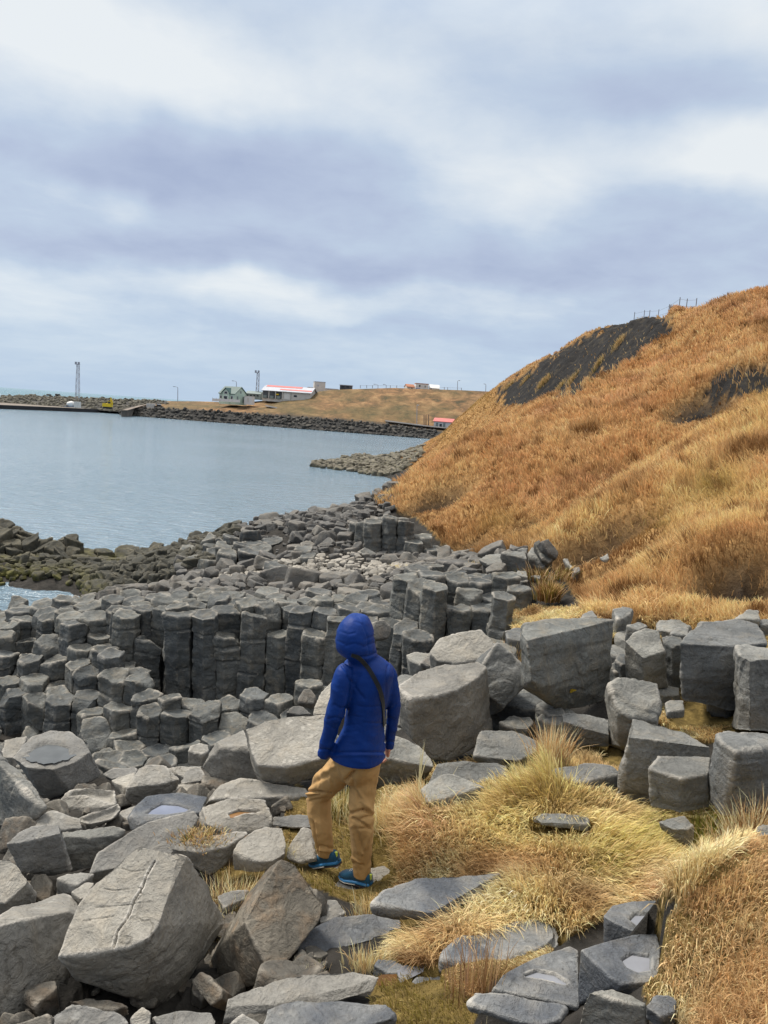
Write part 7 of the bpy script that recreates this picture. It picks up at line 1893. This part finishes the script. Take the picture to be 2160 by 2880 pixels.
def tfold(v, n):
    w_ = v + PO; u_, vv_, _ = proj(w_); x = (u_ - 800) / .39801; y = (vv_ - 1680) / .39801; q = w_
    st = np.stack([(q[:, 0] * .8 + q[:, 2] * .5) * 15, q[:, 1] * 7, (q[:, 2] - q[:, 0] * .4) * 9], 1)
    d_ = -np.abs(perlin(st, 21)) * .009 - np.abs(perlin(st * 2.0, 22)) * .004
    st = np.stack([q[:, 0] * 20, q[:, 1] * 9, q[:, 2] * 4.5], 1); d_ += -np.abs(perlin(st, 23)) * .008
    def crease(x0, y0, x1, y1, w__, dep):
        ax_, ay_ = x1 - x0, y1 - y0; L = ax_ * ax_ + ay_ * ay_; t_ = np.clip(((x - x0) * ax_ + (y - y0) * ay_) / L, 0, 1)
        dist = np.hypot(x - x0 - t_ * ax_, y - y0 - t_ * ay_); side_ = (x - x0) * ay_ - (y - y0) * ax_
        return dep * np.exp(-(dist / w__) ** 2)
    # knee breaks and the pulls behind the standing knee
    for a in [(135, 1368, 260, 1385, 9, -.020), (230, 1378, 330, 1395, 9, -.018), (150, 1410, 240, 1400, 8, -.012), (180, 1440, 300, 1425, 8, -.010), (140, 1385, 235, 1392, 9, .012),
              (465, 1528, 560, 1505, 12, -.020), (560, 1505, 630, 1530, 12, -.018), (480, 1565, 590, 1625, 10, -.016), (540, 1570, 640, 1545, 10, -.014), (530, 1640, 610, 1640, 9, -.014),
              (540, 1440, 635, 1530, 12, .014), (470, 1290, 540, 1450, 13, -.012), (500, 1340, 600, 1480, 12, .010), (555, 1810, 620, 1640, 12, .010), (500, 1640, 560, 1800, 12, -.012), (470, 1620, 520, 1800, 11, .009),
              (480, 1880, 560, 1900, 9, -.010), (470, 1840, 530, 1880, 9, .009), (160, 1330, 300, 1260, 16, -.010), (180, 1280, 360, 1190, 16, .008), (200, 1590, 235, 1795, 6, -.012), (215, 1590, 250, 1790, 8, .007),
              (240, 1760, 345, 1775, 9, -.010), (230, 1790, 350, 1798, 8, .008), (480, 1245, 430, 1300, 14, -.02), (440, 1300, 500, 1225, 10, -.012)]:
        d_ = d_ + crease(*a)
    return v + n * (d_ * 1.0)[:, None]
tr_ = cloth('trousers', mbt, .0068, M['trousers'], 3, tfold)
tr_['label'] = 'tan hiking trousers'
# ---- body: one continuous figure inside the clothes, with head and hands
mbb = MB()
mbb.loft([ring(x, y, hw * .84, hd * .8, dy, R(-22)) for x, y, hw, hd, dy in tors[4:]])
mbb.loft(limb([(a, b_, r * .66, dy) for a, b_, r, dy in LARM[2:-3]])); mbb.loft(limb([(a, b_, r * .7, dy) for a, b_, r, dy in RARM[1:]]))
mbb.loft(limb([(a, b_, r * .55, dy) for a, b_, r, dy in LLEG])); mbb.loft(limb([(a, b_, r * .55, dy) for a, b_, r, dy in RLEG]))
mbb.loft([ring(x, y, hw * .6, hd * .6, dy, R(-22)) for x, y, hw, hd, dy in pel])
mbb.loft([ring(x, y, hw * .55, hd * .55, dy, R(-20)) for x, y, hw, hd, dy in hood[5:]])                      # skull
mbb.tube([pp3(560, 380, .01), pp3(590, 470, .02)], .05, 16)
HEAD0, SIDE0 = HEAD, SIDE; HEAD = np.array([-.95, .31, 0.0]); SIDE = np.array([.31, .95, 0.0])      # the head is turned further left than the body
fc = HC + HEAD * .005 + SIDE * .02 + np.array([0, 0, -.02])
mbb.loft([[fc + HEAD * (a + .012 * math.cos(q)) + SIDE * w_ * math.cos(q) + np.array([0, 0, 1.0]) * h * math.sin(q) for q in np.linspace(0, 2 * math.pi, 20, endpoint=False)] for a, w_, h in ((-.02, .07, .105), (.03, .062, .095), (.045, .04, .06))])
mbb.tube([fc + HEAD * .03 + np.array([0, 0, .03]), fc + HEAD * .062 - np.array([0, 0, .012]), fc + HEAD * .05 - np.array([0, 0, .02])], [.009, .014, .010], 10)   # nose
mbb.tube([fc + HEAD * .044 + SIDE * -.022 - np.array([0, 0, .045]), fc + HEAD * .05 - np.array([0, 0, .045]), fc + HEAD * .044 + SIDE * .022 - np.array([0, 0, .045])], .008, 8)      # lips
def hand(wr, down, thumbdir, palmn, s_=1.0):
    """palm, four unequal fingers and a thumb, lightly curled"""
    down = down / np.linalg.norm(down); ac = np.cross(down, palmn); ac /= np.linalg.norm(ac); palmn = np.cross(ac, down)
    if ac @ thumbdir < 0: ac = -ac
    mbb.loft([[wr + down * a * s_ + ac * w_ * math.cos(q) * s_ + palmn * h * math.sin(q) * s_ for q in np.linspace(0, 2 * math.pi, 14, endpoint=False)] for a, w_, h in ((-.04, .026, .022), (0, .028, .02), (.03, .038, .018), (.07, .042, .016), (.092, .040, .013))])
    for k, L in enumerate((.072, .082, .077, .06)):
        b_ = wr + (down * .085 + ac * (.030 - .020 * k)) * s_; c1 = b_ + (down * L * .45 + palmn * .010) * s_; c2 = c1 + (down * L * .32 + palmn * .018) * s_; c3 = c2 + (down * L * .16 + palmn * .022) * s_
        mbb.tube([b_, c1, c2, c3], [.0095 * s_, .0088 * s_, .008 * s_, .0065 * s_], 10)
    b_ = wr + (down * .025 + ac * .028) * s_; c1 = b_ + (down * .032 + ac * .022 + palmn * .012) * s_; c2 = c1 + (down * .028 + ac * .004 + palmn * .012) * s_
    mbb.tube([b_, c1, c2], [.013 * s_, .0105 * s_, .008 * s_], 10)
rw = pp3(738, 1045, .14); hand(rw, np.array([-.10, .05, -1.0]), HEAD0, np.array([-.9, -.3, 0]), .80)
lw = pp3(292, 1030, -.05); hand(lw, np.array([-.10, .03, -1.0]), HEAD0, np.array([.9, .3, 0]), .52)
body = cloth('body', mbb, .0052, M['skin'], 2, lambda v, n: v)
for s_ in (-1, 1):
    mb = MB(); e = fc + HEAD * .046 + SIDE * .03 * s_ + np.array([0, 0, .022]); mb.tube([e - HEAD * .006, e + HEAD * .004], [.010, .006], 10); mb.build('eye', M['black'], person, smooth=True)
# ---- crossbody strap lying on the back, with its small pouch in front
bvh = BVHTree.FromPolygons([tuple(v.co) for v in jk.data.vertices], [tuple(p_.vertices) for p_ in jk.data.polygons])
path = spline([(472, 404), (505, 415), (545, 442), (585, 490), (620, 545), (650, 600), (672, 655), (687, 710), (694, 760), (696, 800), (698, 850), (701, 905)], 4)
Lv, Rv = [], []; prev = None
pts = []
for x, y in path:
    r = ray(*F('P', x, y)); h = bvh.ray_cast(Vector(CAM - PO), Vector(r).normalized())
    if h[0] is None: continue
    pts.append((np.array(h[0]), np.array(h[1])))
for _ in range(3):
    c_ = np.array([p_[0] for p_ in pts]); c_[1:-1] = (c_[:-2] + c_[1:-1] * 2 + c_[2:]) / 4; nn_ = np.array([p_[1] for p_ in pts]); nn_[1:-1] = (nn_[:-2] + nn_[1:-1] + nn_[2:]) / 3; pts = list(zip(c_, nn_))
rings = []
for i, (c_, nn_) in enumerate(pts):
    t_ = pts[min(i + 1, len(pts) - 1)][0] - pts[max(i - 1, 0)][0]; t_ /= np.linalg.norm(t_); nn_ = nn_ / np.linalg.norm(nn_); a = np.cross(t_, nn_); a /= np.linalg.norm(a)
    w_ = .0135; c_ = c_ + nn_ * .006 + PO
    rings.append([c_ - a * w_ - nn_ * .003, c_ + a * w_ - nn_ * .003, c_ + a * w_ + nn_ * .002, c_ - a * w_ + nn_ * .002])
bg0 = pp3(735, 880, .16)
bag = thing('crossbody_bag', 'black strap of a crossbody bag running over the back of the blue jacket', 'bag', bg0)
mb = MB(); mb.loft(rings)
mb.build('strap', M['strap'], bag, smooth=False)
mb = MB(); c_ = pp3(690, 850, .17) + HEAD * .05; mb.loft([[c_ + HEAD * (.02 * math.cos(q)) + SIDE * .05 * math.cos(q) + np.array([0, .0, z_]) + np.array([.0, .035 * math.sin(q), 0]) for q in np.linspace(0, 2 * math.pi, 14, endpoint=False)] for z_ in (-.09, -.07, .06, .075)])
mb.build('pouch', M['strap'], bag, smooth=True)
# ---- shoes
def shoe(label, hx, hy, tx, ty, dh, dt, rise=0.0):
    h = pp3(hx, hy, dh); t0 = pp3(tx, ty, dt); ax_ = t0 - h; Ls = np.linalg.norm(ax_); ax_ /= Ls; sd_ = np.cross(ax_, [0, 0, 1.0]); sd_ /= np.linalg.norm(sd_); up_ = np.cross(sd_, ax_)
    S_ = thing('shoe_part_root', label, 'shoe', h); bpy.data.objects.remove(S_)
    k = Ls / .285
    prof = [(0, .030, .0, .062), (.02, .036, .0, .075), (.07, .036, 0, .085), (.12, .036, 0, .080), (.17, .042, 0, .062), (.21, .045, 0, .048), (.25, .040, .004, .038), (.275, .026, .010, .026), (.285, .010, .014, .018)]
    def rings_(lo, hi, gw):
        out = []
        for a, w_, b0_, top_ in prof:
            z0, z1 = lo(b0_, top_), hi(b0_, top_)
            out.append([h + ax_ * a * k + sd_ * (w_ * gw * math.copysign(abs(math.cos(q)) ** .7, math.cos(q))) + up_ * ((z0 + z1) / 2 + (z1 - z0) / 2 * math.copysign(abs(math.sin(q)) ** .8, math.sin(q))) for q in np.linspace(0, 2 * math.pi, 18, endpoint=False)])
        return out
    mb = MB(); mb.loft(rings_(lambda b_, t_: b_ + .018, lambda b_, t_: t_ + .02, .95)); up_o = mb.build('shoe', M['shoe'], person, smooth=True); up_o['label'] = label
    mb = MB(); mb.loft(rings_(lambda b_, t_: b_ + .006, lambda b_, t_: b_ + .034 - .008 * (t_ < .05), 1.08)); mb.build('midsole', M['sole'], up_o, smooth=True)
    mb = MB(); mb.loft(rings_(lambda b_, t_: b_ - .004, lambda b_, t_: b_ + .008, 1.04)); mb.build('outsole', M['tread'], up_o, smooth=True)
    mb = MB(); rr_ = rings_(lambda b_, t_: b_ + .002, lambda b_, t_: b_ + .014, 1.10)[3:]; mb.loft(rr_); mb.build('pale_rim', M['sole2'], up_o, smooth=True)
    c_ = h + up_ * .066 * 1.0 - ax_ * .004; mb = MB(); mb.box(c_ + ax_ * .006, (.016, .016, .034), math.atan2(ax_[1], ax_[0])); mb.build('heel_tab', M['lime'], up_o)
    mb = MB()
    for j in range(3):
        a = (.135 + .022 * j) * k; zt_ = interp(a / k, [(p_[0], p_[3]) for p_ in prof]) + .021
        mb.tube([h + ax_ * a - sd_ * .026 + up_ * (zt_ - .010), h + ax_ * a + up_ * (zt_ + .003), h + ax_ * (a + .006) + sd_ * .026 + up_ * (zt_ - .010)], .0035, 6)
    mb.build('laces', M['sole2'], up_o)
    return h, t0
sh1 = shoe('right shoe planted flat on a stone', 612, 2046, 392, 1986, -.03, .09)
sh2 = shoe('left shoe stepping forward', 388, 1888, 188, 1908, .10, .22)
